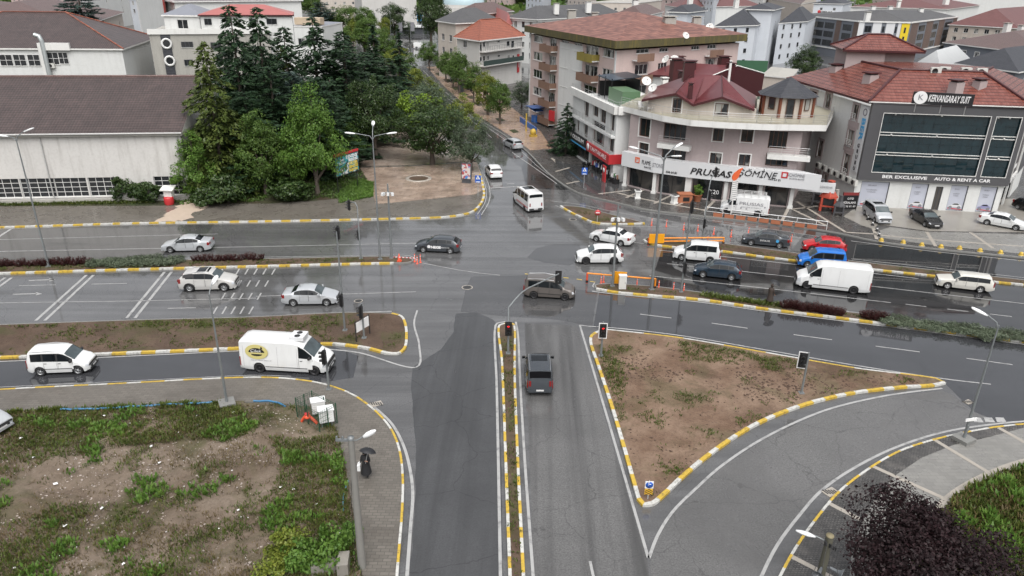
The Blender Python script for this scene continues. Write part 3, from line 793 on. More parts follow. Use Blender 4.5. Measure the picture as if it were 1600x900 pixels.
M_red=flat("sign_red",(.45,.03,.035),.4)
M_org=flat("sign_orange",(.65,.12,.04),.4)
M_lw=flat("letter_white",(.75,.75,.75),.4)
M_blu=flat("sign_blue",(.03,.14,.45),.4)
M_cyan=flat("sign_cyan",(.06,.32,.6),.4)
M_gryt=flat("letter_grey",(.2,.2,.22),.5)

# --- the long white hall ---------------------------------------------------------------
hz=8.2
A=at(-330,212,hz); B=at(281,206,hz); A,B=V2(A),V2(B); d,n=nrm(A,B)
HALL=t=thing("long_hall","long white hall with dark brown tiled roof and barred windows along its foot","hall",(B.x,B.y,0))
Dp=21.0; A2,B2=A-n*Dp,B-n*Dp
mb=MB()
rc=[]
for x0,x1 in ((-235,-185),(-182,-132),(-128,-78),(-75,-28),(-20,28),(35,83),(88,134),(141,184),(243,288)):
    u0,v0=onwall(x0+2,309,A,B); u1,v1=onwall(x1,281,A,B); rc.append((u0,u1,.75,3.0))
rc=facade(mb,A,B,0,hz,rc,.25)
facade(mb,B,B2,0,hz); facade(mb,B2,A2,0,hz); facade(mb,A2,A,0,hz)
mb.build("wall",M_wdirty,t)
for r in rc:window(t,A,B,r,M_pvc,M_glass,4,4,.25,sill=True,bar=.05,t=.05)
up=Vector((0,0,1)); ov=.45; rid_z=hz+4.9
mb=MB(); a,b=A+n*ov+up*(hz-.05),B+n*ov+d*.3+up*(hz-.05); e,f=(A+A2)/2+up*rid_z,(B+B2)/2+d*.3+up*rid_z
a2,b2=A2-n*ov+up*(hz-.05),B2-n*ov+d*.3+up*(hz-.05)
mb.face([a,b,f,e]); mb.face([b2,a2,e,f]); mb.face([b,b2,f],2); q=up*.3
mb.face([a-q,b-q,b,a],1); mb.face([b-q,b2-q,b2,b],1); mb.face([a-q,a2-q,b2-q,b-q],1)
rf=mb.build("roof",[M_tile_dk,M_conc,M_wdirty],t)
k=MB(); k.tube([e,f],.16,6); k.build("ridge_cap",M_tile_dk2,rf)
mb=MB()
for x,y in ((62,213),(275,207),(-110,213)):
    u,v=onwall(x,y,A,B); P=A+d*u+n*.12; mb.tube([P+up*(hz-.2),P],.07,6)
mb.tube([a+n*.1,b+n*.1],.11,6); mb.build("drain_pipe",flat("pipe_grey",(.4,.4,.39),.5),t)
mb=MB(); mb.obox(A+n*.02,d*(B-A).length,n*.25,up*.5); mb.build("plinth",M_conc,t)

# --- white block behind it with hipped roof ---------------------------------------------
hh=12.6
t,(L,C,R,K),rf,rdg=house("white block with hipped dark roof behind the long hall, windows beside a steel flue",(-150,74),(190,76),(243,58),hh,5.2,M_wwhite,M_tile_dk,(),(0,0),over=.35,cap=M_tile_org,cat="building",name="white_building")
mb=MB()
for r in wr(L,C,[(2,103,18,85),(24,103,39,85),(46,103,61,85),(-20,103,-5,85),(77,101,90,81.5),(94,100,105,81.5)]):
    window(t,L,C,r,M_pvc,M_glass,2,2,-.02,sill=True)
d,n=nrm(L,C)
u,v=onwall(82,104,L,C); ac_unit(t,L+d*u+n*.05+up*(v-.2),d,n,1.3)
u,v=onwall(70,75,L,C); P=L+d*u+n*.5
mb=MB(); mb.tube([P+up*6,P+up*(hh+1.2),P+up*(hh+2.0)-d*.3 ,P+up*(hh+2.2)-d*1.0],.38,10); mb.build("flue_pipe",flat("galvanised",(.42,.45,.45),.35,.5),t)
mb=MB(); u2,_=onwall(101,65,L,C); mb.obox(L+d*(u-.9)+n*.02,d*.6,n*.55,up*(hh+.9)); mb.obox(L+d*(u-.2)+n*.02+up*(hh-.3),d*(u2-u+1),n*.5,up*1.2); mb.build("parapet",M_trim,t)

# --- background of the left half ---------------------------------------------------------
house("cream building under a broad brown hipped roof behind the white block",(-120,36),(120,42),(190,19),10,5.5,M_wcream,M_tile_dk2,(6.0,),(0,5),cat="building",name="hipped_building",over=.9)
house("low white building with brown roof at the far left corner",(-160,20),(28,17),(60,8),9,3.5,M_wwhite,M_tile_dk2,(5.5,),(5,2),cat="building",name="white_building")
t,q,rf,_=house("tall plain white block with narrow slit windows behind the brown roofs",(120,-25),(218,-28),(258,-32),19,.6,M_wwhite,M_sheet_g,(6,11),(4,0),.7,2.6,cat="building",name="white_building",wcols=1,over=.2)
t,q,rf,_=house("white tower slab with a red corner panel above the concrete building",(213,-6),(252,-8),(262,-12),19.5,.5,M_wwhite,M_sheet_g,(),(0,0),cat="building",name="tower_block",over=.15)
mb=MB(); d,n=nrm(q[1],q[2]); mb.obox(q[1]+d*.1+n*.03+up*13,d*4.5,n*.2,up*6.2); mb.build("red_panel",mat("panel_red",(.36,.05,.04),.5),t)
# concrete building with the dark strip and portholes
t,(L,C,R,K),rf,_=house("raw concrete building with a dark vertical strip and two porthole windows",(232,50),(420,49),None,15,.3,M_conc,M_conc,(),(0,0),depthR=16,cat="building",name="concrete_building",over=.1)
d,n=nrm(L,C); mb=MB(); u0,_=onwall(249,47,L,C); u1,_=onwall(264,47,L,C); mb.obox(L+d*u0+n*.02,d*(u1-u0),n*.12,up*14.9); mb.build("dark_strip",M_shingle_b,t)
for px,py in ((260.5,68),(265.5,95)):
    u,v=onwall(px,py,L,C); P=L+d*u+n*.14+up*v; mb=MB()
    mb.lathe(P,[(.95,0),(.95,.12),(.62,.12),(.6,.02)],22,0,n); w=mb.build("window",M_pvc,t); g=MB(); g.lathe(P,[(.62,.03),(.001,.03)],22,0,n); g.build("pane",M_glass,w)
for r in wr(L,C,[(284,74,301,65),(289,103,301,93),(330,76,345,66)]):window(t,L,C,r,M_greyfr,M_glass,3,1,-.02)
mb=MB(); mb.obox(L-d*.2+n*.25+up*14.6,d*(C-L).length,-n*.3,up*.9); mb.build("parapet",M_trim,t)
t,(L,C,R,K),rf,_=house("white upper storey with pale red sheet roof set back on the concrete building",(312,23),(456,23),None,17.8,1.6,M_wwhite,M_sheet_r,(),(0,0),depthR=10,cat="building",name="white_building",over=.35,fasc=M_sheet_md)
for r in wr(L,C,[(320,39,330,29),(353,37,362,28),(390,38,399,29),(417,38,432,29)]):window(t,L,C,r,M_greyfr,M_glass,2,1,-.02)
house("white annex with small grey hipped roof beside the red roofed storey",(255,23),(311,24),None,17.6,1.8,M_wwhite,M_sheet_g,(15.2,),(1,0),2.0,1.6,depthR=8,cat="building",name="white_annex",over=.3)
house("wide hall under a grey pink sheet roof at the upper edge",(272,2),(470,0),None,18,5,M_wwhite,M_sheet_p,(),(0,0),depthR=40,cat="hall",name="sheet_roofed_hall",over=.5)
t,(L,C,R,K),rf,_=house("white terraced building with an orange cream awning behind the firs",(455,40),(503,41),None,13,.4,M_wwhite,M_sheet_g,(8.5,),(2,0),2.0,1.6,depthR=16,cat="building",name="terraced_building",over=.1)
d,n=nrm(L,C); mb=MB(); mb.obox(L+d*.5+n*-4+up*13.2,d*6.5,n*3,up*1.6); mb.build("awning",mat("awning_peach",(.5,.4,.29),.6),t)
house("large pale grey concrete block standing behind the trees at the head of the avenue",at(568,44),at(652,43),None,zat(at(568,44),-8),.4,M_wlgrey,M_sheet_g,(),(0,0),depthR=20,cat="building",name="concrete_block",over=.1)
house("pale square building with brown roof partly behind the avenue trees",(500,-8),(560,-8),None,13,3,M_wcream,M_tile_dk2,(4,8),(4,0),depthR=15,cat="building",name="pale_building")
# mosque with a pale blue dome
c=at(722,12,9); t=thing("mosque","mosque with a pale blue metal dome above the roofs beside the avenue","mosque",(c.x,c.y+12,0))
mb=MB(); mb.box((c.x,c.y+12,4.5),(26,24,9),.15); mb.build("wall",M_wlgrey,t)
mb=MB(); mb.lathe((c.x,c.y+12,9),[(11.6,-.1),(11.6,1.2)],32,1); mb.lathe((c.x,c.y+12,10),[(11.0*math.cos(a),9.5*math.sin(a)) for a in [k*math.pi/20 for k in range(11)]],32); mb.build("dome",[mat("dome_blue",(.40,.52,.56),.3,.1,.4),M_wlgrey],t)

# --- houses around the avenue -------------------------------------------------------------
house("grey beige apartment house with cluttered balconies beside the avenue",(684,32),(712,36),(782,33),14,3.2,M_wcream,M_shingle,(3,6.2,9.4),(2,2),1.6,1.6,over=.6,gl=M_glass)
house("long house with brown roof behind the beige apartment house",(712,19),(745,22),(800,17),13,3.0,M_wcream,M_tile_dk2,(8,),(2,4),over=.7,cat="house",name="brown_roofed_house")
house("house with dark red roof between the orange roof and white block",(765,24),(790,40),(800,38),11,3.4,M_wwhite,M_sheet_r,(),(0,0),over=.4,cat="house",name="red_roofed_house")
h7=11.2
t,(L,C,R,K),rf,_=house("white corner house with bright orange tiled roof and two long balconies",(714,58),(749,63),(816,56),h7,4.0,M_wlgrey,M_tile_org,(),(0,0),over=.7,cat="corner house",name="corner_house",cap=M_tile_org)
for r in wr(L,C,[(724.5,74,730,63.5),(724.5,97,730,86)]):window(t,L,C,r,M_pvc,None,2,1,-.02)
for r in wr(C,R,[(749,81,752.5,66),(754,73.5,757.5,65),(760,73.5,763.5,65),(777,67,781,63),(791,72.5,796,63.5),(798,79,803,63),(749,96,752.5,88),(754,95.5,757.5,87),(760,95,763.5,87),(777,89.5,781,85),(792,94,796,85.5),(800,93,803,85.5)]):window(t,C,R,r,M_pvc,None,1,1,-.02,sill=False)
d,n=nrm(C,R); Lh=(R-C).length-1.0
for py,mt in ((82,None),(104.5,M_greyfr)):
    _,v=onwall(749,py,C,R); mb=MB(); mb.obox(C+n*.01+up*v,d*Lh,n*1.3,up*.22); bl=mb.build("balcony",M_wlgrey,t)
    if mt is None:railing(bl,[C+n*1.25+up*(v+.22),C+n*1.25+d*Lh+up*(v+.22)],1.1,4,M_greyfr,.7)
    else:
        mb=MB(); mb.obox(C+n*1.2+up*(v+.23),d*Lh,n*.05,up*1.1); mb.build("railing_cloth",mat("green_netting",(.03,.05,.045),.6),bl)
mb=MB(); mb.obox(R-d*2.2+n*.05+up*2.6,d*.9,n*.12,up*4.4); sg=mb.build("sign",M_red,t); lettering("eczane",.72,R-d*1.75+n*.18+up*4.8,up,-d,M_lw,sg)
mb=MB(); mb.obox(L+(C-L)*.62+nrm(L,C)[1]*.1+up*1.8,nrm(L,C)[1]*1.0,(C-L).normalized()*.15,up*3); mb.build("sign",M_red,t)
t,(L,C,R,K),rf,_=house("white apartment block with grey hipped roof behind the pink block",(797,27),(839,30),(972,23),13,3.4,M_wwhite,M_shingle,(1.5,4.5,7.5,10.4),(3,9),1.2,1.7,over=.9,trim=None,cap=None,fr=M_greyfr,chim=((869,17,1.5),(919,15,1.7)))
d,n=nrm(L,C); mb=MB()
for A,B in ((L,C),(C,R)):
    dd,nn=nrm(A,B); mb.obox(A+nn*.02+up*12.1,dd*(B-A).length,nn*.35,up*.8)
mb.build("cornice",M_trim,t)

# --- pink apartment block -------------------------------------------------------------------
h9=15.2
L,C,R=(V2(at(x,y,h9)) for x,y in ((829,53),(964,79),(1155,67))); K=L+R-C
t=thing("apartment_building","pink five storey apartment block with faded tiles and brown sheet balconies","apartment building",(C.x,C.y,0))
top=wr(L,C,[(834,65,848.5,53.5),(877,73,889,60.5),(897,77,909.5,65.5),(942,85.5,960,72.5)]); bal=wr(L,C,[(859,70,870,58),(915,82,936,69)])
f9=3.12; rects=[]; mb=MB()
for a_,b_,c_,e_ in top:
    for k in range(5):rects.append((a_,b_,top[0][2]-k*f9,top[0][2]-k*f9+1.45))
for a_,b_,c_,e_ in bal:
    for k in range(5):rects.append((a_,b_,top[0][2]-.8-k*f9,top[0][2]-k*f9+1.4))
rcL=facade(mb,L,C,0,h9,rects,.2)
topR=wr(C,R,[(994,84,1015,73),(1030,83,1045,71),(1080,78,1094,66),(1105,76,1120,65)])
rcR=facade(mb,C,R,0,h9,[(a_,b_,topR[0][2]-k*f9,topR[0][2]-k*f9+1.5) for a_,b_,c_,e_ in topR for k in range(5)],.2)
facade(mb,R,K,0,h9); facade(mb,K,L,0,h9)
mb.build("wall",M_wpink,t)
for r in rcL:window(t,L,C,r,M_pvc,None,3 if r[1]-r[0] > 1.7 else 2,1,.2)
for r in rcR:window(t,C,R,r,M_pvc,None,3,1,.2)
d,n=nrm(L,C)
for a_,b_ in ((0,.35),((C-L).length-.4,(C-L).length)):mb=MB(); mb.obox(L+d*a_+n*.015,d*(b_-a_),n*.07,up*h9); mb.build("corner_strip",M_wwhite,t)
mb=MB(); mb.obox(L+d*(top[1][0]-.6)+n*.012,d*(top[2][1]-top[1][0]+1.1),n*.012,up*(h9-.3)); mb.build("white_render",M_wwhite,t)
for bi,((a_,b_,c_,e_),w0,w1) in enumerate(((bal[0],1.6,.5),(bal[1],.5,.4))):
    for k in range(5 if bi==0 else 3):
        z=top[0][2]-.95-k*f9; P=L+d*(a_-w0)+n*.02+up*z; wd=b_-a_+w0+w1
        q=MB(); q.obox(P,d*wd,n*1.25,up*.16); bl=q.build("balcony",M_wwhite,t)
        q=MB(); q.obox(P+n*1.25+up*-.15,d*wd,n*.05,up*1.25); q.obox(P+up*.17,d*.05,n*1.22,up*.9); q.obox(P+d*(wd-.05)+up*.17,d*.05,n*1.22,up*.9)
        q.build("balcony_front",M_mossb if (bi==1 and k==0) else M_rust,bl)
d2,n2=nrm(C,R)
for a_,wd,z in ((topR[0][0]-.8,3.6,topR[0][2]-1.0),(topR[3][0]-.5,3.4,topR[3][2]-1.2)):
    for k in range(3):
        q=MB(); q.obox(C+d2*a_+n2*.02+up*(z-k*f9),d2*wd,n2*1.1,up*.15); bl=q.build("balcony",M_wwhite,t); q=MB(); q.obox(C+d2*a_+n2*1.12+up*(z-k*f9-.1),d2*wd,n2*.05,up*1.15); q.build("balcony_front",M_rust,bl)
rf,rdg=hip_roof(t,[L,C,R,K],h9+1.45,2.9,.95,(M_tile_pink,M_moss),cap=None,fascia=1.1)
for px,py,s in ((893,22,1.3),(929,24,1.0),(968,26,.9),(993,26,1.0),(1045,37,1.6),(1088,33,1.2)):chimney(rf,at(px,py+5,17.6),(s*1.2,s*.8),s*.9,.2,M_conc,M_conc)
dish(rf,at(1108,52,16.6),.65,-1.9,.9); dish(rf,at(1070,62,16.6),.55,-1.2,.5)
q=MB(); q.obox(L+d*4.5+n*.1+up*2.9,d*3.2,n*2.5,up*.1); q.build("awning",mat("awning_blue",(.05,.1,.26),.5),t)
q=MB(); q.box(L+d*12.5+n*1.0+up*2.4,(.2,1.5,1.8),.6); q.build("sign",M_red,t)

# --- white terrace block with shop signs ------------------------------------------------------
zt=9.0
L,C=V2(at(896,146.5,zt)),V2(at(964,179,zt)); d,n=nrm(L,C); Dp=11.0; K,R=L-n*Dp,C-n*Dp
t=WB=thing("terrace_block","white three storey block with roof terrace over a blue and a red shop sign","apartment building",(C.x,C.y,0))
wl=wr(L,C,[(912,181,920.5,157.5),(911,213,919,190),(926,180,935.5,163),(937,190,947.5,169),(925,220,945.5,197),(953,203,961,178.5),(950.5,235,960,212),(900.5,205,905.5,185)])
mb=MB(); shop=[(.8,(C-L).length*.46,.3,2.7),((C-L).length*.5,(C-L).length-1.0,.2,2.6)]
rc=facade(mb,L,C,0,zt,wl+shop,.35); facade(mb,C,R,0,zt); facade(mb,R,K,0,zt); facade(mb,K,L,0,zt)
mb.face([p+up*(zt-.1) for p in (L,C,R,K)]); mb.build("wall",M_wwhite,t)
for i,r in enumerate(rc):window(t,L,C,r,M_brownfr if i < len(wl) else M_greyfr,M_glass if i in (0,2,5,6) else (M_glassb if i>=len(wl) else M_glassc),2,1,.35,sill=False)
LL=(C-L).length
mb=MB(); mb.obox(L-d*.2+n*.01+up*zt,d*(LL+.4),n*.5,up*1.0); mb.obox(L-d*.2-n*.3+up*zt,d*(LL+.4),n*.3,up*.6); mb.obox(C+d*.15+up*zt,d*.4,-n*Dp,up*1.0); mb.build("parapet",M_trim,t)
for z in (5.9,3.25):
    q=MB(); q.obox(L+n*.01+up*z,d*LL,n*.55,up*.3); bl=q.build("balcony",M_wwhite,t); railing(bl,[L+n*.5+d*.4+up*(z+.3),L+n*.5+d*(LL-.3)+up*(z+.3)],.9,4)
railing(t,[L+n*.2+up*(zt+1.0),C+n*.2+up*(zt+1.0),C+n*.2-n*6+up*(zt+1)],.55,2)
u1,_=onwall(924,226,L,C)
q=MB(); q.obox(L+d*.2+n*.6+up*2.7,d*(u1-.3),n*.2,up*1.25,0); q.obox(L+d*.2+n*.62+up*2.45,d*(u1-.3),n*.16,up*.24,1); sg=q.build("sign",[M_blk,M_cyan],t); lettering("EV OLUSUM",.85,L+d*(u1/2)+n*.82+up*3.35,d,up,M_lw,sg,width=u1*.75)
q=MB(); q.obox(L+d*.2+n*.81+up*2.9,d*.5,n*.02,up*1.0); q.build("emblem",M_cyan,sg)
q=MB(); q.obox(L+d*(u1+.1)+n*.6+up*2.55,d*(LL-u1-.2),n*.22,up*1.25); q.obox(C-d*.02+n*.8+up*2.55,d*.22,-n*2.6,up*1.25); sg=q.build("sign",M_red,t)
lettering("TAHTAKALE",.8,L+d*((u1+LL)/2+.5)+n*.84+up*3.2,d,up,M_lw,sg,width=(LL-u1)*.72)
q=MB(); q.lathe(L+d*(u1+.9)+n*.83+up*3.2,[(.5,0),(.5,.03),(.001,.03)],18,0,n); q.build("emblem",M_lw,sg)
q=MB(); q.obox(C-d*.9+n*1.0,d*1.0,n*.15,up*2.3); sg=q.build("sign",M_red,t); q=MB(); q.lathe(C-d*.4+n*1.16+up*1.7,[(.32,0),(.32,.03),(.001,.03)],18,0,n); q.build("emblem",M_lw,sg)
# terrace things
P=V2(at(968,119,12.1))
q=MB(); q.box(P+up*(zt+3.1),(5.6,4.6,.12),math.atan2(d.y,d.x),0,('X',.1))
pg=thing("pergola","dark pergola with blue grey slatted roof on the white terrace","pergola",(P.x,P.y,zt)); q.build("roof",roof_mat("slat_blue_grey",(.06,.085,.115),(.05,.075,.1),50,.5,.3,.6,.2),pg)
for sx in (-2.6,0,2.6):
    for sy in (-2.1,2.1):q=MB(); p=P+d*sx+n*sy; q.tube([p+up*zt,p+up*(zt+3.1)],.08,4); q.build("post",M_black,pg)
q=MB(); q.obox(P-d*2.6-n*2.1+up*zt,d*5.2,n*.06,up*2.9); q.obox(P-d*2.6-n*2.0+up*zt,n*4,d*.06,up*2.2); q.build("screen",M_black,pg)
q=MB(); p=V2(at(975,150,10)); q.obox(p-d*2.6+n*1.3+up*(zt-.05),d*5.2,-n*2.6,up*2.0); gb=tag(q.build("terrace_cabin",mat("cabin_green",(.1,.18,.1),.4,.15,.4)),"pale green cabin on the white roof terrace beside the pergola","cabin")
dish(t,at(1009,135,11.5),.65,-1.5,.6)

# --- maroon roofed building behind --------------------------------------------------------------
hm=11.4
D,A,D2=at(1100,122.5,hm),at(963,112.5,hm),at(1192,115,hm); bk_=A-D; Cc=(D+D2)/2+up*1.5; B=Cc+bk_; A2=D2+bk_
t=thing("maroon_building","building with wide wet maroon sheet roof between the pink block and curved block","building",(D.x,D.y,0))
ins=(D2-D).normalized()*.5; mb=MB(); mb.prism([D+ins,D2-ins,A2-ins,A+ins],0,hm-.05); mb.build("wall",M_wwhite,t)
fw_=-bk_.normalized()*.25; z0=up*.3; mb=MB(); mb.face([A,D,Cc,B]); mb.face([D2,A2,B,Cc]); mb.face([A-z0,D-z0,D,A],1); mb.face([D+ins*.2+fw_-up*3.5,D2-ins*.2+fw_-up*3.5,D2+fw_,Cc+fw_,D+fw_],1); mb.face([A-z0,A2-z0,D2-z0,D-z0],1); mb.face([A2,A,B],1)
for p_,q_ in ((D,Cc),(Cc,D2)):mb.tube([p_+fw_+up*.05,q_+fw_+up*.05],.09,5,2)
rf=mb.build("roof",[M_sheet_m,M_sheet_md,M_trim],t)
for px,py,s,hh_ in ((1060,102,1.3,1.7),(1081,106,.9,1.4),(1129,104,1.5,1.9),(1141,108,1.1,1.2),(1068,128,1.4,1.7),(1055,118,1.5,2.6)):chimney(rf,at(px,py+6,11.9),(s,s*.8),hh_,.3,M_sheet_md,M_sheet_md)
dish(rf,at(1052,112,12.6),.75,-1.3,1.5); dish(rf,at(1040,108,12.6),.65,-2.6,1.3)
chimney(rf,at(1037,140,10.6),(.8,.7),1.4,.3,M_trim,M_trim)

# --- curved block with the fireplace shop ---------------------------------------------------------
F=[V2(at(x,y)) for x,y in ((977,291),(1022,302.5),(1074,310.5),(1132,317),(1185,321.5),(1234,326))]
d0,n0=nrm(F[0],F[-1]); back=[F[0]-n0*14-d0*1.5,F[-1]-n0*14]
t=CB=thing("curved_block","mauve apartment block with curved front over a fireplace shop and its white sign","apartment building",(F[2].x,F[2].y,0))
zs=9.45
segw={0:[(998,212,1017,187),(997.5,242,1014,225)],1:[(1036,217,1073,196),(1033,252,1072,236)],2:[(1113,220,1131,202),(1108,257,1128,240)],3:[(1157,221.5,1178,203),(1153,259,1173,242)],4:[(1193,231,1232,206),(1189,258,1233,241)]}
mb=MB(); jobs=[]
for i in range(5):
    rc=wr(F[i],F[i+1],segw[i]); LL=(F[i+1]-F[i]).length
    rc.append((.45,LL-.45,.25,3.0))
    for j,r in enumerate(facade(mb,F[i],F[i+1],0,zs,rc,.3)):jobs.append((i,j,r))
facade(mb,F[-1],back[1],0,zs); facade(mb,back[1],back[0],0,zs); facade(mb,back[0],F[0],0,zs)
mb.build("wall",M_wmauve,t)
for i,j,r in jobs:
    A,B=F[i],F[i+1]
    if j==2:window(t,A,B,r,M_black,M_glassb,2,1,.3,sill=False)
    elif i in (1,4):window(t,A,B,r,M_brownfr,M_glass,4,1,.3,trim=None,sill=False)
    else:window(t,A,B,r,M_brownfr,M_glass if j==0 else M_glassc,2,1,.3,trim=M_trim)
for i,zz in ((1,6.05),(4,5.95)):
    A,B=F[i],F[i+1]; d,n=nrm(A,B); LL=(B-A).length
    q=MB(); q.obox(A+n*.02+d*.1+up*zz,d*(LL-.1+(1.2 if i==4 else-.2)),n*.9,up*.55); bl=q.build("balcony",M_trim,t)
    railing(bl,[A+n*.85+d*.2+up*(zz+.55),A+n*.85+d*(LL+(1.0 if i==4 else-.3))+up*(zz+.55)],.95,4)
# terrace slab and its rail
TS=[V2(at(x,y,10.15)) for x,y in ((969,164.5),(1035,180.5),(1080,187.5),(1140,191.5),(1200,194),(1292,195.5))]
bk=[TS[-1]-n0*15,TS[0]-n0*15]
mb=MB(); mb.prism(TS+bk,zs+.003,10.15,0,1,True); mb.build("terrace_slab",[M_trim,mat("terrace_floor",(.34,.32,.25),.35,.3,.5)],t)
rp=[p.lerp(Vector((p.x,p.y,0))-n0*.3,1.0)+up*10.15 for p in TS]; railing(t,rp+[rp[-1]-n0*8],1.0,4,None,1.6)
# penthouse with two gables
A,B=V2(at(1012,174,10.15)),V2(at(1180,185,10.15)); d,n=nrm(A,B); LL=(B-A).length
def ow(px,py):u,v=onwall(px,py,A,B); return u,v
pk=[ow(1013,155),ow(1057,145.5),ow(1084,163),ow(1129,151),ow(1171,169)]
mb=MB(); mb.face([A+up*10.1,B+up*10.1]+[A+d*u+up*v for u,v in reversed([(0,pk[0][1])]+pk[1:4]+[(LL,pk[4][1])])])
Ak,Bk=A-n*10,B-n*10
for a_,b_,ha,hb in ((B,Bk,pk[4][1],pk[4][1]),(Ak,A,pk[0][1],pk[0][1]),(Bk,Ak,pk[4][1],pk[0][1])):mb.face([a_+up*10.1,b_+up*10.1,b_+up*hb,a_+up*ha])
pen=mb.build("penthouse_wall",M_wcream,t)
for r in wr(A,B,[(1050,175,1066,154),(1116,179,1139,162)]):window(t,A,B,r,M_brownfr,M_glassc,2,1,-.02,trim=M_trim)
G=lambda u,v,b:A+d*u-n*b+up*v
apex=pk[1][1]+1.6; mu=(pk[1][0]+pk[3][0])/2
mb=MB(); o=-.7
e0,p1,vl,p2,e1=[(u,v+.12) for u,v in pk]; e0=(e0[0]-.7,e0[1]-.1); e1=(e1[0]+.6,e1[1]-.1)
R0,R1=(p1[0]+1.2,apex),(p2[0]-.6,apex)
mb.face([G(*e0,o),G(*p1,o),G(*p1,3),G(R0[0],R0[1],6),G(e0[0],e0[1],10.5)])
mb.face([G(*p1,o),G(*vl,o),G(vl[0],vl[1],2),G(mu,apex-.2,5.6),G(R0[0],R0[1],6),G(*p1,3)])
mb.face([G(*vl,o),G(*p2,o),G(*p2,3),G(R1[0],R1[1],6),G(mu,apex-.2,5.6),G(vl[0],vl[1],2)])
mb.face([G(*p2,o),G(*e1,o),G(e1[0],e1[1],10.5),G(R1[0],R1[1],6),G(*p2,3)])
mb.face([G(e0[0],e0[1],10.5),G(R0[0],R0[1],6),G(mu,apex-.2,5.6),G(R1[0],R1[1],6),G(e1[0],e1[1],10.5)])
for a_,b_ in ((e0,p1),(p1,vl),(vl,p2),(p2,e1)):mb.face([G(a_[0],a_[1]-.28,o),G(b_[0],b_[1]-.28,o),G(*b_,o),G(*a_,o)],1)
rf=mb.build("roof",[M_sheet_m,M_sheet_md],t)
q=MB(); q.tube([G(*R0,6)+up*.06,G(*p1,o)+up*.06],.05,5); q.tube([G(*R1,6)+up*.06,G(*p2,o)+up*.06],.05,5); q.build("ridge_cap",M_sheet_md,rf)
chimney(rf,G(vl[0]-.6,vl[1]-.2,.6),(.5,.45),2.2,0,M_sheet_md,M_sheet_md); chimney(rf,G(p2[0]+.3,apex,5.5),(.25,.25),1.6,0,M_trim,M_trim)
chimney(rf,G(R0[0]-.5,apex-.2,5.6),(1.3,1.0),1.6,0,M_sheet_md,M_sheet_md)
# octagonal garden room on the terrace
c=V2(at(1222,184,10.15))-n0*2.6; gz=thing("garden_room","eight sided cream room with dark pointed roof at the right end of terrace","garden room",(c.x,c.y,10.15))
q=MB(); oc=[c+Vector((3.0*math.cos(k*math.pi/4+.2),3.0*math.sin(k*math.pi/4+.2),0)) for k in range(8)]; q.prism(oc,10.16,12.7); q.build("wall",M_wcream,gz)
q=MB(); oc2=offset_poly(oc,.6)
for k in range(8):q.face([oc2[k]+up*12.55,oc2[(k+1) % 8]+up*12.55,c+up*14.6],0)
q.face([p+up*12.55 for p in reversed(oc2)],0); q.build("roof",M_shingle_b,gz)
for p in oc:q=MB(); q.box(p+(p-c)*.02+up*11.4,(.28,.28,2.5),.2); q.build("post",mat("post_brown",(.16,.05,.025),.5),gz)
for k in (4,5,6):
    A_,B_=oc[k],oc[(k+1) % 8]; Lw=(B_-A_).length; window(gz,A_,B_,(Lw*.3,Lw*.7,10.2 if k==5 else 11.0,12.4),M_brownfr,M_glassc if k!=5 else M_glass,1,1,-.02,sill=False)
dish(rf,at(1020,145,11.8),.55,-2.2,.5)
# two white garden chairs on the terrace
def garden_chair(loc,rz,lab):
    g_=thing("garden_chair",lab,"chair",loc,rz,"white chairs on the roof terrace"); q=MB(); q.box((0,0,.42),(.55,.55,.06)); q.build("seat",M_pvc,g_,local=True)
    q=MB(); q.box((0,.27,.75),(.55,.06,.65),0,0,('X',-.15)); q.build("backrest",M_pvc,g_,local=True)
    for sx in (-.24,.24):
        for sy in (-.24,.24):q=MB(); q.tube([(sx,sy,0),(sx,sy,.4)],.025,6); q.build("leg",M_pvc,g_,local=True)
        q=MB(); q.box((sx*1.15,0,.65),(.05,.5,.05)); q.box((sx*1.15,-.22,.5),(.05,.05,.3)); q.build("arm",M_pvc,g_,local=True)
garden_chair(at(1001,172,10.15),.2,"white plastic chair on the terrace, nearer the parapet corner"); garden_chair(at(1015,174,10.15),-.1,"white plastic chair on the terrace, nearer the maroon gable")
# the long sign
sg_top=[(975,237),(1032,250),(1066,258),(1132,261.5),(1200,264),(1262,266.5)]
SF=[p+nrm(F[max(0,i-1)],F[min(5,i+1)])[1]*.9 for i,p in enumerate(F)]; SF[0]-=d0*.2; SF[-1]+=d0*2.6+Vector((0,-.4,0))
SF[3]=SF[2].lerp(SF[5],.36); SF[4]=SF[2].lerp(SF[5],.68)
mb=MB(); zb,zz=2.9,4.75
for i in range(5):
    mb.face([SF[i]+up*zb,SF[i+1]+up*zb,SF[i+1]+up*zz,SF[i]+up*zz]); mb.face([F[i]+up*zz,SF[i]+up*zz,SF[i+1]+up*zz,F[i+1]+up*zz]); mb.face([F[i]+up*zb,F[i+1]+up*zb,SF[i+1]+up*zb,SF[i]+up*zb])
mb.face([SF[0]+up*zb,SF[0]+up*zz,F[0]+up*zz,F[0]+up*zb]); mb.face([SF[5]+up*zz,SF[5]+up*zb,F[5]+up*zb,F[5]+up*zz])
sg=mb.build("sign",M_sgn_w,t)
def on_sign(px,py):
    best=None
    for i in range(5):
        u,v=onwall(px,py,SF[i],SF[i+1]); Ls=(SF[i+1]-SF[i]).length
        if-.01<=u<=Ls+.01 or (best is None and i==4):best=(SF[i]+nrm(SF[i],SF[i+1])[0]*u+up*v,*nrm(SF[i],SF[i+1]))
    return best
def sign_text(txt,px,py,size,m,width=None,**kw):
    P,dd,nn=on_sign(px,py); return lettering(txt,size,P+nn*.03,dd,up,m,sg,width=width,**kw)
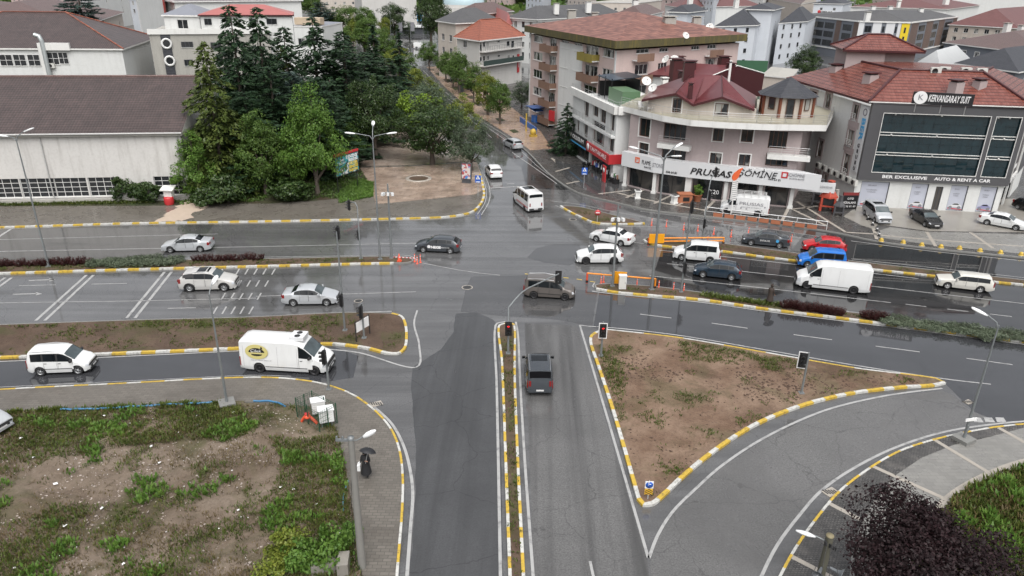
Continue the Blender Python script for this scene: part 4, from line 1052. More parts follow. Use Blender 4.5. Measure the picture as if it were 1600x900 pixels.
sign_text("PRUSIAS",1111,270.5,1.1,M_blk,4.9,shear=.25,bold=.018,extrude=.04); sign_text("ŞÖMİNE",1184,272.5,1.05,M_blk,4.4,shear=.25,extrude=.04)
sign_text("FLAME",1010,254.5,.72,M_blk,1.3); sign_text("STONE",1028,259,.72,M_gryt,1.35); sign_text("BAYİİ",1012,262,.32,M_blk,1.0); sign_text("444 64 81",1049,269.5,.42,M_blk,1.4,bold=.012)
P,dd,nn=on_sign(996,250); q=MB(); q.obox(P+nn*.01-dd*.35-up*.35,dd*.7,nn*.03,up*.7); q.build("emblem",M_org,sg); q=MB(); q.obox(P+nn*.045-dd*.22-up*.22,dd*.44,nn*.01,up*.44); q.build("emblem",M_sgn_w,sg); q=MB()
for k_ in (-.1,.06):q.obox(P+nn*.058-dd*.2+up*k_,dd*.4+up*.14,nn*.01,up*.09)
q.build("emblem",M_org,sg)
sign_text("SCHÖMNE",1244,274.5,.55,M_gryt,1.9); sign_text("444 64 81",1210,281,.36,M_blk,1.4); sign_text("DÜZCE BAYİİ",1245,280,.22,M_gryt,1.6)
P,dd,nn=on_sign(1226,273.5); q=MB(); q.obox(P+nn*.01-dd*.36-up*.36,dd*.72,nn*.03,up*.72); q.build("emblem",M_red,sg); q=MB(); q.obox(P+nn*.045-dd*.2-up*.2,dd*.4,nn*.01,up*.4); q.build("emblem",M_sgn_w,sg)
for i,p in enumerate(F):
    q=MB(); wdt=.75 if i in (2,) else .42; q.box(p+n0*.25+up*1.55,(wdt,.45,3.1),math.atan2(d0.y,d0.x)); q.box(p+n0*.25+up*.2,(wdt+.2,.62,.4),math.atan2(d0.y,d0.x)); q.build("pillar",M_trim,t)
q=MB(); q.obox(F[-1]+d0*.6+n0*.1+up*2.35,d0*4.3+Vector((0,.9,0)),n0*.12,up*1.2); s2=q.build("sign",M_sgn_w,t)
lettering("PRUSIAS ŞÖMİNE",.3,F[-1]+d0*3.0+n0*.35+up*3.05+Vector((0,.5,0)),d0*4.3+Vector((0,.9,0)),up,M_gryt,s2,width=3)
lettering("%20",.75,F[3]+nrm(F[3],F[4])[0]*-1.4+n0*.1+up*1.25,nrm(F[2],F[3])[0],up,M_lw,t)

# --- glass fronted corner block ---------------------------------------------------------------------
hk=12.0
L,C,R=V2(at(1237,129,hk)),V2(at(1361,166,hk)),V2(at(1601,174,hk)); d1,n1=nrm(L,C); d2,n2=nrm(C,R)
R2=R+(d2*.55-n2*.85).normalized()*16; K=L-n1*1+d1*0+(R2-C)*.5
t=thing("glass_block","corner block with dark glass front, red tiled hipped roof and car rental ground floor","commercial building",(C.x,C.y,0))
wL=wr(L,C,[(1264,163,1277,144),(1288,168,1300,148),(1331,184,1343,165),(1276,192,1287,173),(1259,198,1271,180),(1276,243,1287,221),(1257,225,1266,207),(1322,224,1336,205),(1315,268,1330,243),(1273,278,1281,269),(1286,283,1293,274)])
mb=MB(); rcL=facade(mb,L,C,0,hk,wL,.2); facade(mb,R2,L-n1*10+(R2-R),0,hk); q_=L-n1*10+(R2-R); facade(mb,q_,L,0,hk)
mb.build("wall",M_wwhite,t)
for r in rcL:window(t,L,C,r,M_brownfr,M_glassc,2,1,.2,trim=M_wmauve,tw=.28)
for px,py in ((1337,178),(1268,160)):
    u,_=onwall(px,py,L,C); ws=sorted((r[2],r[3]) for r in rcL if r[0] < u+.9 and r[1] > u-.9); ed_=[3.2]+[v for w in ws if w[0] > 3.2 for v in w]+[hk-.3]
    for a_,b_ in zip(ed_[::2],ed_[1::2]):
        if b_-a_ > .3:q=MB(); q.obox(L+d1*(u-1.15)+n1*.01+up*(a_+.3),d1*2.3,n1*.035,up*(b_-a_-.6)); q.build("mauve_panel",M_wmauve,t)
for u_,r in enumerate(rcL):
    if u_ in (0,2,7,8):railing(t,[L+d1*r[0]+n1*.25+up*(r[2]-.1),L+d1*r[1]+n1*.25+up*(r[2]-.1)],.75,4,M_pvc,.5)
for k in range(7):
    px=1281+k*9.3; py=262+k*4.6; u,v=onwall(px,py,L,C); ac_unit(t,L+d1*u+n1*.05+up*v,d1,n1,1.15)
# charcoal front frame standing proud, from 3.4 m up
zb=3.5; pr=.5; mb=MB(); LR=(R-C).length
gl=wr(C,R,[(1366,286,1548,176),(1533,294,1590,182)])
gl=[(1.35,gl[0][1],zb+.95,11.4),(gl[1][0]-.7,LR-.25,zb+.95,11.4)]
Cp,Rp=C+n2*pr,R+n2*pr+d2*.25
rc=facade(mb,Cp,Rp,zb,hk+.55,[(a_,b_,c_,e_) for a_,b_,c_,e_ in gl],.3); dR,nR=nrm(R,R2); R2p=R2+nR*.3
rc2=facade(mb,Rp,R2p,zb,hk+.55,[(.5,5.5,zb+.7,11)],.3)
for a_,b_ in ((C-d2*.02,Cp),):mb.face([a_+up*zb,b_+up*zb,b_+up*(hk+.55),a_+up*(hk+.55)])
mb.face([Cp+up*zb,C+up*zb,R+up*zb,R2p+up*zb,Rp+up*zb]); mb.face([C+up*(hk+.55),Cp+up*(hk+.55),Rp+up*(hk+.55),R2p+up*(hk+.55),R2+up*(hk+.55),R+up*(hk+.55)])
mb.build("front_frame",M_clad,t)
M_curt=glass("curtain_glass",(.008,.02,.025),None,.03)
for ci,r in enumerate(rc):
    P=Cp-n2*.25; q=MB(); a_,b_,c_,e_=r
    for k in range(1,3):
        z=c_+(e_-c_)*k/3; q.obox(P+d2*a_+n2*.02+up*(z-.28),d2*(b_-a_),n2*.1,up*.07); q.obox(P+d2*a_+n2*.02+up*(z+.04),d2*(b_-a_),n2*.1,up*.07)
    for (u0,u1,z0,z1) in ((a_,a_+.06,c_,e_),(b_-.06,b_,c_,e_),(a_+.06,b_-.06,c_,c_+.06),(a_+.06,b_-.06,e_-.06,e_)):q.obox(P+d2*u0+n2*.2+up*z0,d2*(u1-u0),n2*.1,up*(z1-z0))
    w=q.build("window",M_trim,t); q=MB(); nc=max(2,int((b_-a_)/1.15))
    for k in range(nc):
        for j in range(6):
            u0,u1=a_+(b_-a_)*k/nc,a_+(b_-a_)*(k+1)/nc; z0,z1=c_+(e_-c_)*j/6,c_+(e_-c_)*(j+1)/6; tl=random.uniform(-.012,.012); t2=random.uniform(-.012,.012)
            q.face([P+d2*(u0+.01)+n2*tl+up*(z0+.01),P+d2*(u1-.01)-n2*tl+up*(z0+.01),P+d2*(u1-.01)-n2*(tl-t2)+up*(z1-.01),P+d2*(u0+.01)+n2*(tl+t2)+up*(z1-.01)])
    q.obox(P+d2*a_-n2*.08+up*c_,d2*(b_-a_),n2*.03,up*(e_-c_)); q.build("pane",M_curt,w)
    q=MB()
    for k in range(3):
        for s in (.12,.55):
            z=c_+(e_-c_)*(k+.93)/3; q.lathe(P+d2*(a_+(b_-a_)*s)+n2*.05+up*z,[(.09,0),(.09,.12),(.001,.13)],10,0,n2)
    q.build("spot_lamp",M_trim,w)
# poster on the turned face
P=Rp-nR*.2; q=MB(); q.obox(P+dR*.5+up*(zb+.7),dR*5,nR*.05,up*(11-zb-.7),0)
for (u0,u1,z0,z1) in ((.5,.62,zb+.7,11),(5.38,5.5,zb+.7,11),(.62,5.38,zb+.7,zb+.82),(.62,5.38,10.88,11)):q.obox(P+dR*u0+nR*.06+up*z0,dR*(u1-u0),nR*.2,up*(z1-z0),1)
pst=q.build("poster",[flat("poster_dark",(.05,.04,.045),.4),M_trim],t); q=MB()
for j in range(4):
    for i in range(2):q.lathe(P+dR*(1.1+i*.9)+nR*.06+up*(9.8-j*.9),[(.36,0),(.36,.02),(.001,.02)],14,0,nR)
q.obox(P+dR*.9+nR*.055+up*5.0,dR*3.6,nR*.01,up*.5); q.build("poster_print",M_lw,pst)
# ground floor: white piers, posters, door
g0=MB(); A,B=C+n2*.1,R+n2*.1
gr=wr(A,B,[(1349,329,1389,295),(1415,333,1450,298),(1451,335,1474,300),(1475,337,1511,303),(1521,338,1557,304)]); gr=[(a_,b_,.15,zb-.25) for a_,b_,c_,e_ in gr]
gr[2]=(gr[2][0]+.1,gr[2][1]-.1,.1,zb-.5); gr[0]=(.7,gr[0][1],.15,zb-.25)
rg=facade(g0,A,B,0,zb-.003,gr,.2); facade(g0,B,R2+nR*.1,0,zb-.003,[(.9,4.5,.1,3),(5.2,9,.1,3)],.2)
g0.face([A,A+up*zb,A-n2*.3+up*zb,A-n2*.3]); g0.build("ground_floor_wall",M_wwhite,t)
M_post=mat("poster_lavender",(.46,.48,.55),.35,.15,.8)
for i,r in enumerate(rg):
    w=window(t,A,B,r,M_greyfr,M_post if i!=2 else M_glassb,2 if i==2 else 1,1,.2,sill=False)
    if i!=2:
        a_,b_,c_,e_=r; P=A-n2*.12; um=(a_+b_)/2; s=(b_-a_)/3.4
        q=MB(); body=[(-1.3,.55),(-1.25,.85),(-.75,1.0),(-.3,1.35),(.55,1.38),(1.0,1.02),(1.3,.92),(1.33,.55)]
        pts=[P+d2*(um+x*s)+n2*.004+up*(.22+z*.62) for x,z in body]; q.face(pts,0)
        q.face([P+d2*(um+x*s)+n2*.008+up*(.22+z*.62) for x,z in ((-.62,1.03),(-.25,1.28),(.5,1.3),(.85,1.03))],1)
        for x in (-.85,.85):q.lathe(P+d2*(um+x*s)+n2*.008+up*.52,[(.2,0),(.001,.002)],14,3,n2)
        q.face([P+d2*(um-1.35*s)+n2*.002+up*.36,P+d2*(um+1.5*s)+n2*.002+up*.26,P+d2*(um+1.5*s)+n2*.002+up*.34,P+d2*(um-1.35*s)+n2*.002+up*.5],2)
        q.build("poster_car",[M_sgn_w if i!=4 else flat("print_violet",(.25,.25,.42),.4),M_blk,M_red,M_gryt],w)
        for z_,sz,ww_ in ((2.75,.22,1.0),(2.2,.2,1.3),(1.95,.2,1.0)):lettering("OTO KİRALAMA" if z_ < 2.5 else "BER GRUP",sz,P+d2*(um-.3*s)+n2*.006+up*z_,d2,up,M_gryt,w,width=ww_*s,extrude=.001)
lettering("BER EXCLUSIVE",.5,Cp+d2*5.2+n2*.03+up*(zb+.5),d2,up,M_lw,t,width=5.0,bold=.012); lettering("AUTO & RENT A CAR",.5,Cp+d2*11.6+n2*.03+up*(zb+.5),d2,up,M_lw,t,width=6.2,bold=.012)
lettering("BER MOTORS",.55,Rp+dR*3.5+nR*.03+up*(zb+.38),dR,up,M_lw,t,width=5.4,bold=.02)
q=MB(); q.obox(C-d1*1.25+n1*.02+up*4.2,d1*1.15,n1*.1,up*7.6); bn=q.build("sign",M_sgn_w,t)
lettering("BER",1.0,C-d1*.67+n1*.14+up*9.2,-up,d1,M_cyan,bn,width=2.6,bold=.03)
for k,ch in enumerate("GRUBU"):lettering(ch,.62,C-d1*.67+n1*.14+up*(7.3-k*.68),d1,up,M_blk,bn,bold=.02)
q=MB(); q.lathe(C-d1*.67+n1*.125+up*11.2,[(.42,0),(.42,.03),(.3,.03),(.3,0)],18,0,n1); q.build("emblem",M_gryt,bn)
# roof: hips meeting over a long ridge
zr=hk+.62; e0,e1,e2,e3=L+n1*.6-d1*.6,C+n1*.5+n2*.4,R+n2*.7+d2*.5,R2+nR*.6
Q5=[V2(e0),V2(e1),V2(e2),V2(e3),V2(e3)-nR*13,V2(e0)-n1*13]; E=lambda p:V2(p)+up*zr; I5=[p+up*(zr+2.9) for p in offset_poly(Q5,-6.2)]
mb=MB(); ctr=sum(I5,Vector())/6+up*.25
for i in range(6):a_,b_=i,(i+1) % 6; mb.face([E(Q5[a_]),E(Q5[b_]),I5[b_],I5[a_]]); mb.face([I5[a_],I5[b_],ctr]); mb.face([E(Q5[a_])-up*(.25 if i==0 else .12),E(Q5[b_])-up*(.25 if i==0 else .12),E(Q5[b_]),E(Q5[a_])],1 if i==0 else 2)
mb.face([E(p)-up*.26 for p in reversed(Q5)],1)
rf=mb.build("roof",[M_tile_red,M_sheet_md,M_trim],t)
q=MB()
for k in (1,2):q.tube([E(Q5[k])+up*.06,I5[k]+up*.06],.16,6)
for a_,b_ in ((0,1),(1,2),(2,3)):q.tube([I5[a_]+up*.05,I5[b_]+up*.05],.15,6)
q.build("ridge_cap",M_sheet_md,rf)
# stair head with its own little roof
A,B=at(1317,116,hk+1.9),at(1377,118,hk+1.9); dd,nn=nrm(A,B); LL=(V2(B)-V2(A)).length
q=MB(); q.obox(V2(A)+up*hk,dd*LL,-nn*6,up*5.0); q.obox(V2(B)+up*hk+dd*.01-nn*.8,dd*3.8,-nn*4,up*4.95); q.build("stair_head",M_wmauve,rf)
hip_roof(rf,[V2(A),V2(B)+dd*3.8,V2(B)+dd*3.8-nn*6,V2(A)-nn*6],hk+5.05,1.7,.7,(M_tile_red,M_sheet_md),cap=M_sheet_md,name="stair_head_roof")
dish(rf,V2(B)+dd*1.5-nn*.6+up*(hk+2.4),.7,-1.4,.5)
for px,py,s in ((1306,110,1.3),(1360,124,1.4),(1427,124,1.0),(1494,136,1.3),(1530,134,1.2)):chimney(rf,at(px,py,hk+2.3),(s,s*.8),.55,.4,M_wmauve,M_sheet_md)
for s_,o_ in ((.5,5.6),(.58,6.4),(.72,6.2),(.82,6.0)):ac_unit(rf,C+d2*LR*s_-n2*o_+up*(hk+3.1),d2,n2,1.4)
# roof sign
A,B=at(1424,161.5,hk+1.25),at(1519,167,hk+1.25); dd,nn=nrm(A,B); LL=(V2(B)-V2(A)).length
q=MB(); q.obox(A-up*.0,dd*LL,-nn*.18,up*1.25); sg=q.build("sign",M_blk,t); lettering("KERVANSARAY SUIT",1.0,A+dd*(LL*.605)+nn*.03+up*.62,dd,up,M_lw,sg,width=LL*.68,shear=.15,bold=.015)
q=MB(); q.lathe(A+dd*.75+nn*.02+up*.66,[(.66,0),(.66,.05),(.001,.051)],20,0,nn,False); q.build("emblem",M_lw,sg); lettering("K",.8,A+dd*.75+nn*.085+up*.66,dd,up,M_gryt,sg)
for s in (.08,.5,.9):q=MB(); p=A+dd*LL*s-nn*.1; q.tube([p,p-up*.9],.05,5); q.build("sign_post",M_steel,sg)

# --- dark modern block with yellow stripe ----------------------------------------------------------
hd=12.5
P4=[V2(at(x,y,hd)) for x,y in ((1251,24),(1343,33),(1423,35),(1497,26))]; dd,nn=nrm(P4[1],P4[2]); Kb=P4[3]-nn*12; Ka=P4[0]-nn*12
t=thing("modern_block","modern charcoal block with white panels, one yellow stripe and brick strips","apartment building",(P4[1].x,P4[1].y,0))
mb=MB(); wins=[]; M_pan={"brick":M_brickp,"white":M_sgn_w,"yellow":mat("panel_yellow",(.7,.52,.02),.5)}
for i,stripes in enumerate(([("brick",0,.07),("brick",.65,.73),("brick",.93,1.0)],[("white",0,.11),("white",.28,.45),("white",.54,.71),("white",.74+.03,.83),("yellow",.84,.995)],[("brick",.03,.16),("brick",.32,.45),("brick",.58,.7),("brick",.9,.985)])):
    A,B=P4[i],P4[i+1]; LL=(B-A).length; d,n=nrm(A,B)
    for nm,a_,b_ in stripes:q=MB(); q.obox(A+d*LL*a_+n*.015+up*3.2,d*LL*(b_-a_),n*.08,up*(hd-3.5)); q.build(nm+"_panel",M_pan[nm],t)
    fr_=((.1,.24),(.28,.44),(.46,.62),(.76,.9)) if i==0 else (((.13,.26),(.47,.52),(.72,.76),(.9,.95)) if i==1 else ((.18,.3),(.46,.56),(.72,.88)))
    for a_,b_ in fr_:
        for z in (3.4,6.3,9.1):wins.append((A,B,(a_*LL,b_*LL,z,z+2.0)))
rc_={}
for A,B,r in wins:rc_.setdefault((A.x,B.x),(A,B,[]))[2].append(r)
for A,B,rs in rc_.values():facade(mb,A,B,0,hd,rs,.12)
facade(mb,P4[3],Kb,0,hd); facade(mb,Kb,Ka,0,hd); facade(mb,Ka,P4[0],0,hd); mb.face([p+up*(hd-.4) for p in P4+[Kb,Ka]]); mb.build("wall",M_wgrey,t)
for A,B,r in wins:window(t,A,B,r,M_greyfr,M_glass,2,1,.12,sill=False)
for z in (6.4,9.2):window(t,P4[1],P4[2],((P4[2]-P4[1]).length*.9,(P4[2]-P4[1]).length*.9+.55,z,z+1.7),M_greyfr,M_glass,1,1,-.08,sill=False)
q=MB()
for i in range(3):
    d,n=nrm(P4[i],P4[i+1]); LL=(P4[i+1]-P4[i]).length; q.obox(P4[i]+n*.02+up*(hd-.3),d*LL,n*.3,up*.45); q.obox(P4[i]+n*.02+up*2.7,d*LL,n*.2,up*.4)
for p in (P4[0],P4[3]):q.box(p+nn*.12+up*hd/2,(.35,.35,hd),0)
q.build("cornice",M_trim,t)
bq=[P4[0],P4[3],Kb,Ka]; mb=MB(); apx=(P4[1]+P4[2])/2-nn*8+up*(hd+3.4); ap2=(P4[2]+P4[3])/2-nn*9+up*(hd+2.6); z_=up*(hd-.1)
mb.face([P4[0]+z_,P4[1]+z_,apx]); mb.face([P4[1]+z_,P4[2]+z_,apx]); mb.face([P4[2]+z_,P4[3]+z_,ap2,apx]); mb.face([P4[3]+z_,Kb+z_,ap2]); mb.face([Kb+z_,Ka+z_,apx,ap2]); mb.face([Ka+z_,P4[0]+z_,apx])
rf=mb.build("roof",M_shingle,t)
for px,py,s in ((1355,28,1.6),(1363,17,1.6),(1390,17,1.7),(1438,21,1.5),(1404,8,1.5)):chimney(rf,at(px,py,hd+1.8),(s,s*.7),1.5,.2)
A=at(1277,22,hd+.2); q=MB(); q.obox(A,dd*5.5,-nn*.15,up*1.3); sg=q.build("sign",M_sgn_w,t); lettering("REFERANS",1.1,A+dd*3.1+nn*.03+up*.65,dd,up,M_blk,sg,width=4.2,bold=.03); q=MB(); q.lathe(A+dd*.5+nn*.02+up*.9,[(.6,0),(.5,.05),(.001,.06)],14,0,nn); q.build("emblem",M_red,sg)

# --- pale blue apartment blocks and the rest of the town ---------------------------------------------
house("pale blue stair tower with small square windows and dark cap roof",(1164,14),(1207,15),(1222,11),16.5,1.5,M_wblue,M_shingle_b,(3,6,9,12),(1,1),.8,.8,over=.8,fr=M_greyfr,gl=M_glass,wcols=1,cat="apartment building",name="stair_tower")
house("pale blue block with dark slate roof between pink block and stair tower",(1118,41),(1181,39),(1196,34),12.4,4.2,M_wblue,M_shingle_b,(1.5,4.6,7.7,10.4),(3,0),1.3,1.3,over=.6,fr=M_greyfr,gl=M_glass)
house("pale blue block with dark slate roof to the right of stair tower",(1217,36),(1260,33),(1275,27),12.4,4.2,M_wblue,M_shingle_b,(1.5,4.6,7.7,10.4),(3,0),1.4,1.4,over=.5,fr=M_greyfr,gl=M_glass)
house("pale blue block with dark hipped cap above the pink roof",(1046,18),(1074,19),(1102,16),15.5,1.9,M_wblue,M_shingle_b,(11.5,),(2,2),1.1,1.0,over=.7,fr=M_greyfr,gl=M_glass,chim=((1078,6,1.6),),wcols=1)
q=MB(); p=at(1160,104,5); d,n=Vector((1,-.1,0)).normalized(),Vector((-.1,-1,0)); q.obox(V2(p)-d*6,d*12,n*.15,up*6.5); tag(q.build("hoarding_fence",mat("hoarding_green",(.03,.1,.05),.5,.2,.6)),"dark green sheet fence standing behind the maroon roof","fence")
house("wide house with maroon shingle roof behind the pale blue blocks",(1040,8),(1060,11),(1190,9),11,4,M_wwhite,M_shingle_m,(),(0,0),over=.6,chim=((1150,9,2.0),),cat="house",name="maroon_roofed_house")
house("cream gabled house with brown roof above the modern block",(1195,-4),(1252,6),(1275,2),12,4,M_wcream,M_tile_dk2,(8,),(2,0),over=.5,cat="house",name="gabled_house",gable=True)
house("small pale blue house with dark roof behind the modern block",(1272,5),(1318,6),(1332,3),12.5,2.4,M_wblue,M_shingle_b,(9,),(2,0),over=.6,cat="house",name="slate_roofed_house",gl=M_glass)
house("long maroon roofed block right behind the modern block",(1330,10),(1480,14),(1530,8),12,4.5,M_wwhite,M_shingle_m,(),(0,0),over=.7,chim=((1405,2,2),(1478,4,2.4)),name="maroon_roofed_block")
house("cream apartment block with maroon roof at the upper right edge",(1484,38),(1590,44),(1660,34),10.5,5.6,M_wcream,M_shingle_m,(5,8),(6,3),1.5,1.5,over=.6)
house("white block with tall plain wall above the maroon roofs",(1490,-8),(1528,-10),(1640,-12),17,2,M_wwhite,M_shingle_m,(12,),(0,8),1.6,1.8,name="white_block")
house("grey blue house with brown hipped roof beside the modern block",(1476,66),(1640,86),(1700,70),8.8,3.6,M_wgrey,M_tile_dk2,(1.5,5.6),(7,0),1.6,1.7,over=.6,trim=M_trim,chim=((1572,50,1.8),(1594,54,1.8)),cat="house",name="grey_house")
house("low pavilion with white ribbed pyramid roof behind the red tiles",(1423,106),(1470,118),(1520,99),7.2,4.0,M_wwhite,M_sheet_w,(),(0,0),over=.5,cat="pavilion",name="pavilion")
house("white trimmed grey house with dark slate roof at the right edge",(1500,99),(1588,111),(1680,95),9.2,3.4,M_wgrey,M_shingle_b,(5.5,),(5,3),1.9,2.0,over=1.0,trim=M_trim,cat="house",name="slate_roofed_house")
house("low white service building with flat roof between maroon roof and red tiles",(1192,117),(1235,121),(1246,108),8.2,.3,M_wcream,M_conc,(4.5,),(2,0),over=.2,cat="building",name="service_building")
house("dark brown roofed house behind the pink roof",(962,22),(1005,25),(1035,18),12,3,M_wwhite,M_tile_dk2,(9,),(3,0),over=.5,cat="house",name="brown_roofed_house",chim=((992,12,2),))
house("white house with flat roof at the top edge behind brown roofed house",(925,3),(1000,4),(1034,0),12,.6,M_wcream,M_conc,(8,),(5,0),over=.3,cat="house",name="white_house")
# far rows of the town
rg_=random.Random(11)
for k in range(26):
    px=-60+k*68+rg_.uniform(-12,12)
    if 470 < px < 760:continue
    y0=rg_.uniform(-12,-4); w_=rg_.uniform(34,60); hh_=rg_.uniform(10,16)
    wm=rg_.choice([("white",M_wwhite),("cream",M_wcream),("pale blue",M_wblue),("pink",M_wpink)]); rm=rg_.choice([("maroon",M_shingle_m),("grey",M_shingle),("brown",M_tile_dk2),("orange",M_tile_org)])
    house("%s far house with %s roof on the skyline row" % (wm[0],rm[0]),(px,y0),(px+w_*.65,y0+2),(px+w_,y0-1),hh_,4,wm[1],rm[1],(hh_-6,hh_-3),(4,2),1.6,1.5,over=.6,cat="house",name="far_house",group="far houses on the skyline")
# ================================================================== vehicles
M_tyre=mat("tyre_rubber",(.018,.018,.019),.7,.2,3)
M_rim=flat("rim_alloy",(.42,.43,.44),.3,.7)
M_rimd=flat("rim_dark",(.03,.03,.033),.35,.5)
M_cglass=glass("car_glass",(.008,.01,.012),None,.04); M_cglass.node_tree.nodes["Principled BSDF"].inputs["Specular IOR Level"].default_value=.3
M_cscreen=glass("car_windscreen",(.05,.065,.07),None,.04)
M_trimk=flat("car_trim_black",(.02,.02,.021),.5)
M_lamp=flat("headlamp_clear",(.55,.57,.6),.08,.2)
M_tail=flat("tail_lamp_red",(.20,.01,.01),.15)
M_plate=flat("number_plate",(.6,.6,.6),.4)
def paint(name,c,rough=.22,metal=0.0):return mat("paint_"+name,c,rough,.04,.5,metal,.5,((.2,.19,.17),.12,1.5),0,20,.7)
PW=paint("white",(.66,.67,.67)); PS=paint("silver",(.47,.49,.51),.3,.25); PG=paint("graphite",(.05,.058,.068),.25,.3)
PN=paint("navy",(.014,.03,.05),.2,.2); PK=paint("black",(.012,.012,.013),.18); PR=paint("red",(.42,.012,.018)); PB=paint("blue",(.01,.14,.5))
PT=paint("taupe",(.13,.115,.105),.28,.4); PC=paint("pale_grey",(.46,.455,.44)); PE=paint("cream_white",(.58,.565,.52))

# side profiles: distance from the nose as a share of the length -> height (metres); cowl, roof front, roof rear, tail
M_gblack=glass('car_glass_black',(.004,.004,.005),None,.08); M_gblack.node_tree.nodes['Principled BSDF'].inputs['Specular IOR Level'].default_value=.08
PROF={
 'sedan':dict(top=[(0,.52),(.012,.66),(.05,.74),(.14,.83),(.265,.95),(.40,1.36),(.50,1.45),(.62,1.44),(.71,1.38),(.845,1.09),(.95,1.06),(.985,1.0),(1,.7)],belt=[(0,.6),(.265,.93),(.8,1.0),(1,.95)],cowl=.265,rf=.40,rr=.71,tail=.845,ins=.2,panes=((.30,.50),(.515,.665),(.675,.76)),wh=(.19,.795),R=.31),
 'hatch':dict(top=[(0,.52),(.012,.68),(.06,.8),(.15,.9),(.26,1.0),(.41,1.42),(.52,1.5),(.70,1.49),(.87,1.4),(.965,1.05),(.99,.95),(1,.65)],belt=[(0,.6),(.26,.96),(.8,1.05),(1,1.0)],cowl=.26,rf=.41,rr=.87,tail=.965,ins=.2,panes=((.30,.52),(.54,.71),(.73,.83)),wh=(.2,.805),R=.31),
 'suv':dict(top=[(0,.6),(.012,.82),(.06,.95),(.15,1.03),(.25,1.12),(.38,1.56),(.5,1.66),(.75,1.64),(.89,1.54),(.965,1.15),(.99,1.05),(1,.75)],belt=[(0,.7),(.25,1.06),(.8,1.14),(1,1.1)],cowl=.25,rf=.38,rr=.89,tail=.965,ins=.18,panes=((.29,.5),(.52,.7),(.72,.85)),wh=(.19,.8),R=.36),
 'mpv':dict(top=[(0,.55),(.012,.78),(.07,.95),(.14,1.04),(.2,1.14),(.36,1.68),(.45,1.78),(.7,1.8),(.94,1.76),(.982,1.2),(.995,.9),(1,.6)],belt=[(0,.65),(.2,1.02),(.8,1.1),(1,1.08)],cowl=.2,rf=.36,rr=.94,tail=.982,ins=.13,panes=((.24,.47),(.50,.70),(.73,.90)),wh=(.185,.79),R=.31),
 'van':dict(top=[(0,.6),(.01,.95),(.05,1.15),(.1,1.27),(.135,1.38),(.25,2.1),(.31,2.32),(.4,2.42),(.95,2.44),(.993,2.36),(.997,1.4),(1,.6)],belt=[(0,.8),(.135,1.25),(.5,1.3),(1,1.3)],cowl=.135,rf=.26,rr=.993,tail=.997,ins=.1,panes=((.165,.31),),wh=(.15,.78),R=.35),
 'wagon':dict(top=[(0,.62),(.01,.78),(.04,.82),(.15,.86),(.27,.92),(.385,1.33),(.45,1.4),(.7,1.42),(.93,1.38),(.985,.98),(.995,.9),(1,.6)],belt=[(0,.7),(.27,.88),(.8,.93),(1,.92)],cowl=.27,rf=.385,rr=.93,tail=.985,ins=.17,panes=((.30,.485),(.50,.68),(.70,.90)),wh=(.185,.77),R=.30),
}
def lin(pts,t):
    for (a,va),(b,vb) in zip(pts,pts[1:]):
        if t<=b:return va+(vb-va)*(t-a)/(b-a) if b > a else vb
    return pts[-1][1]
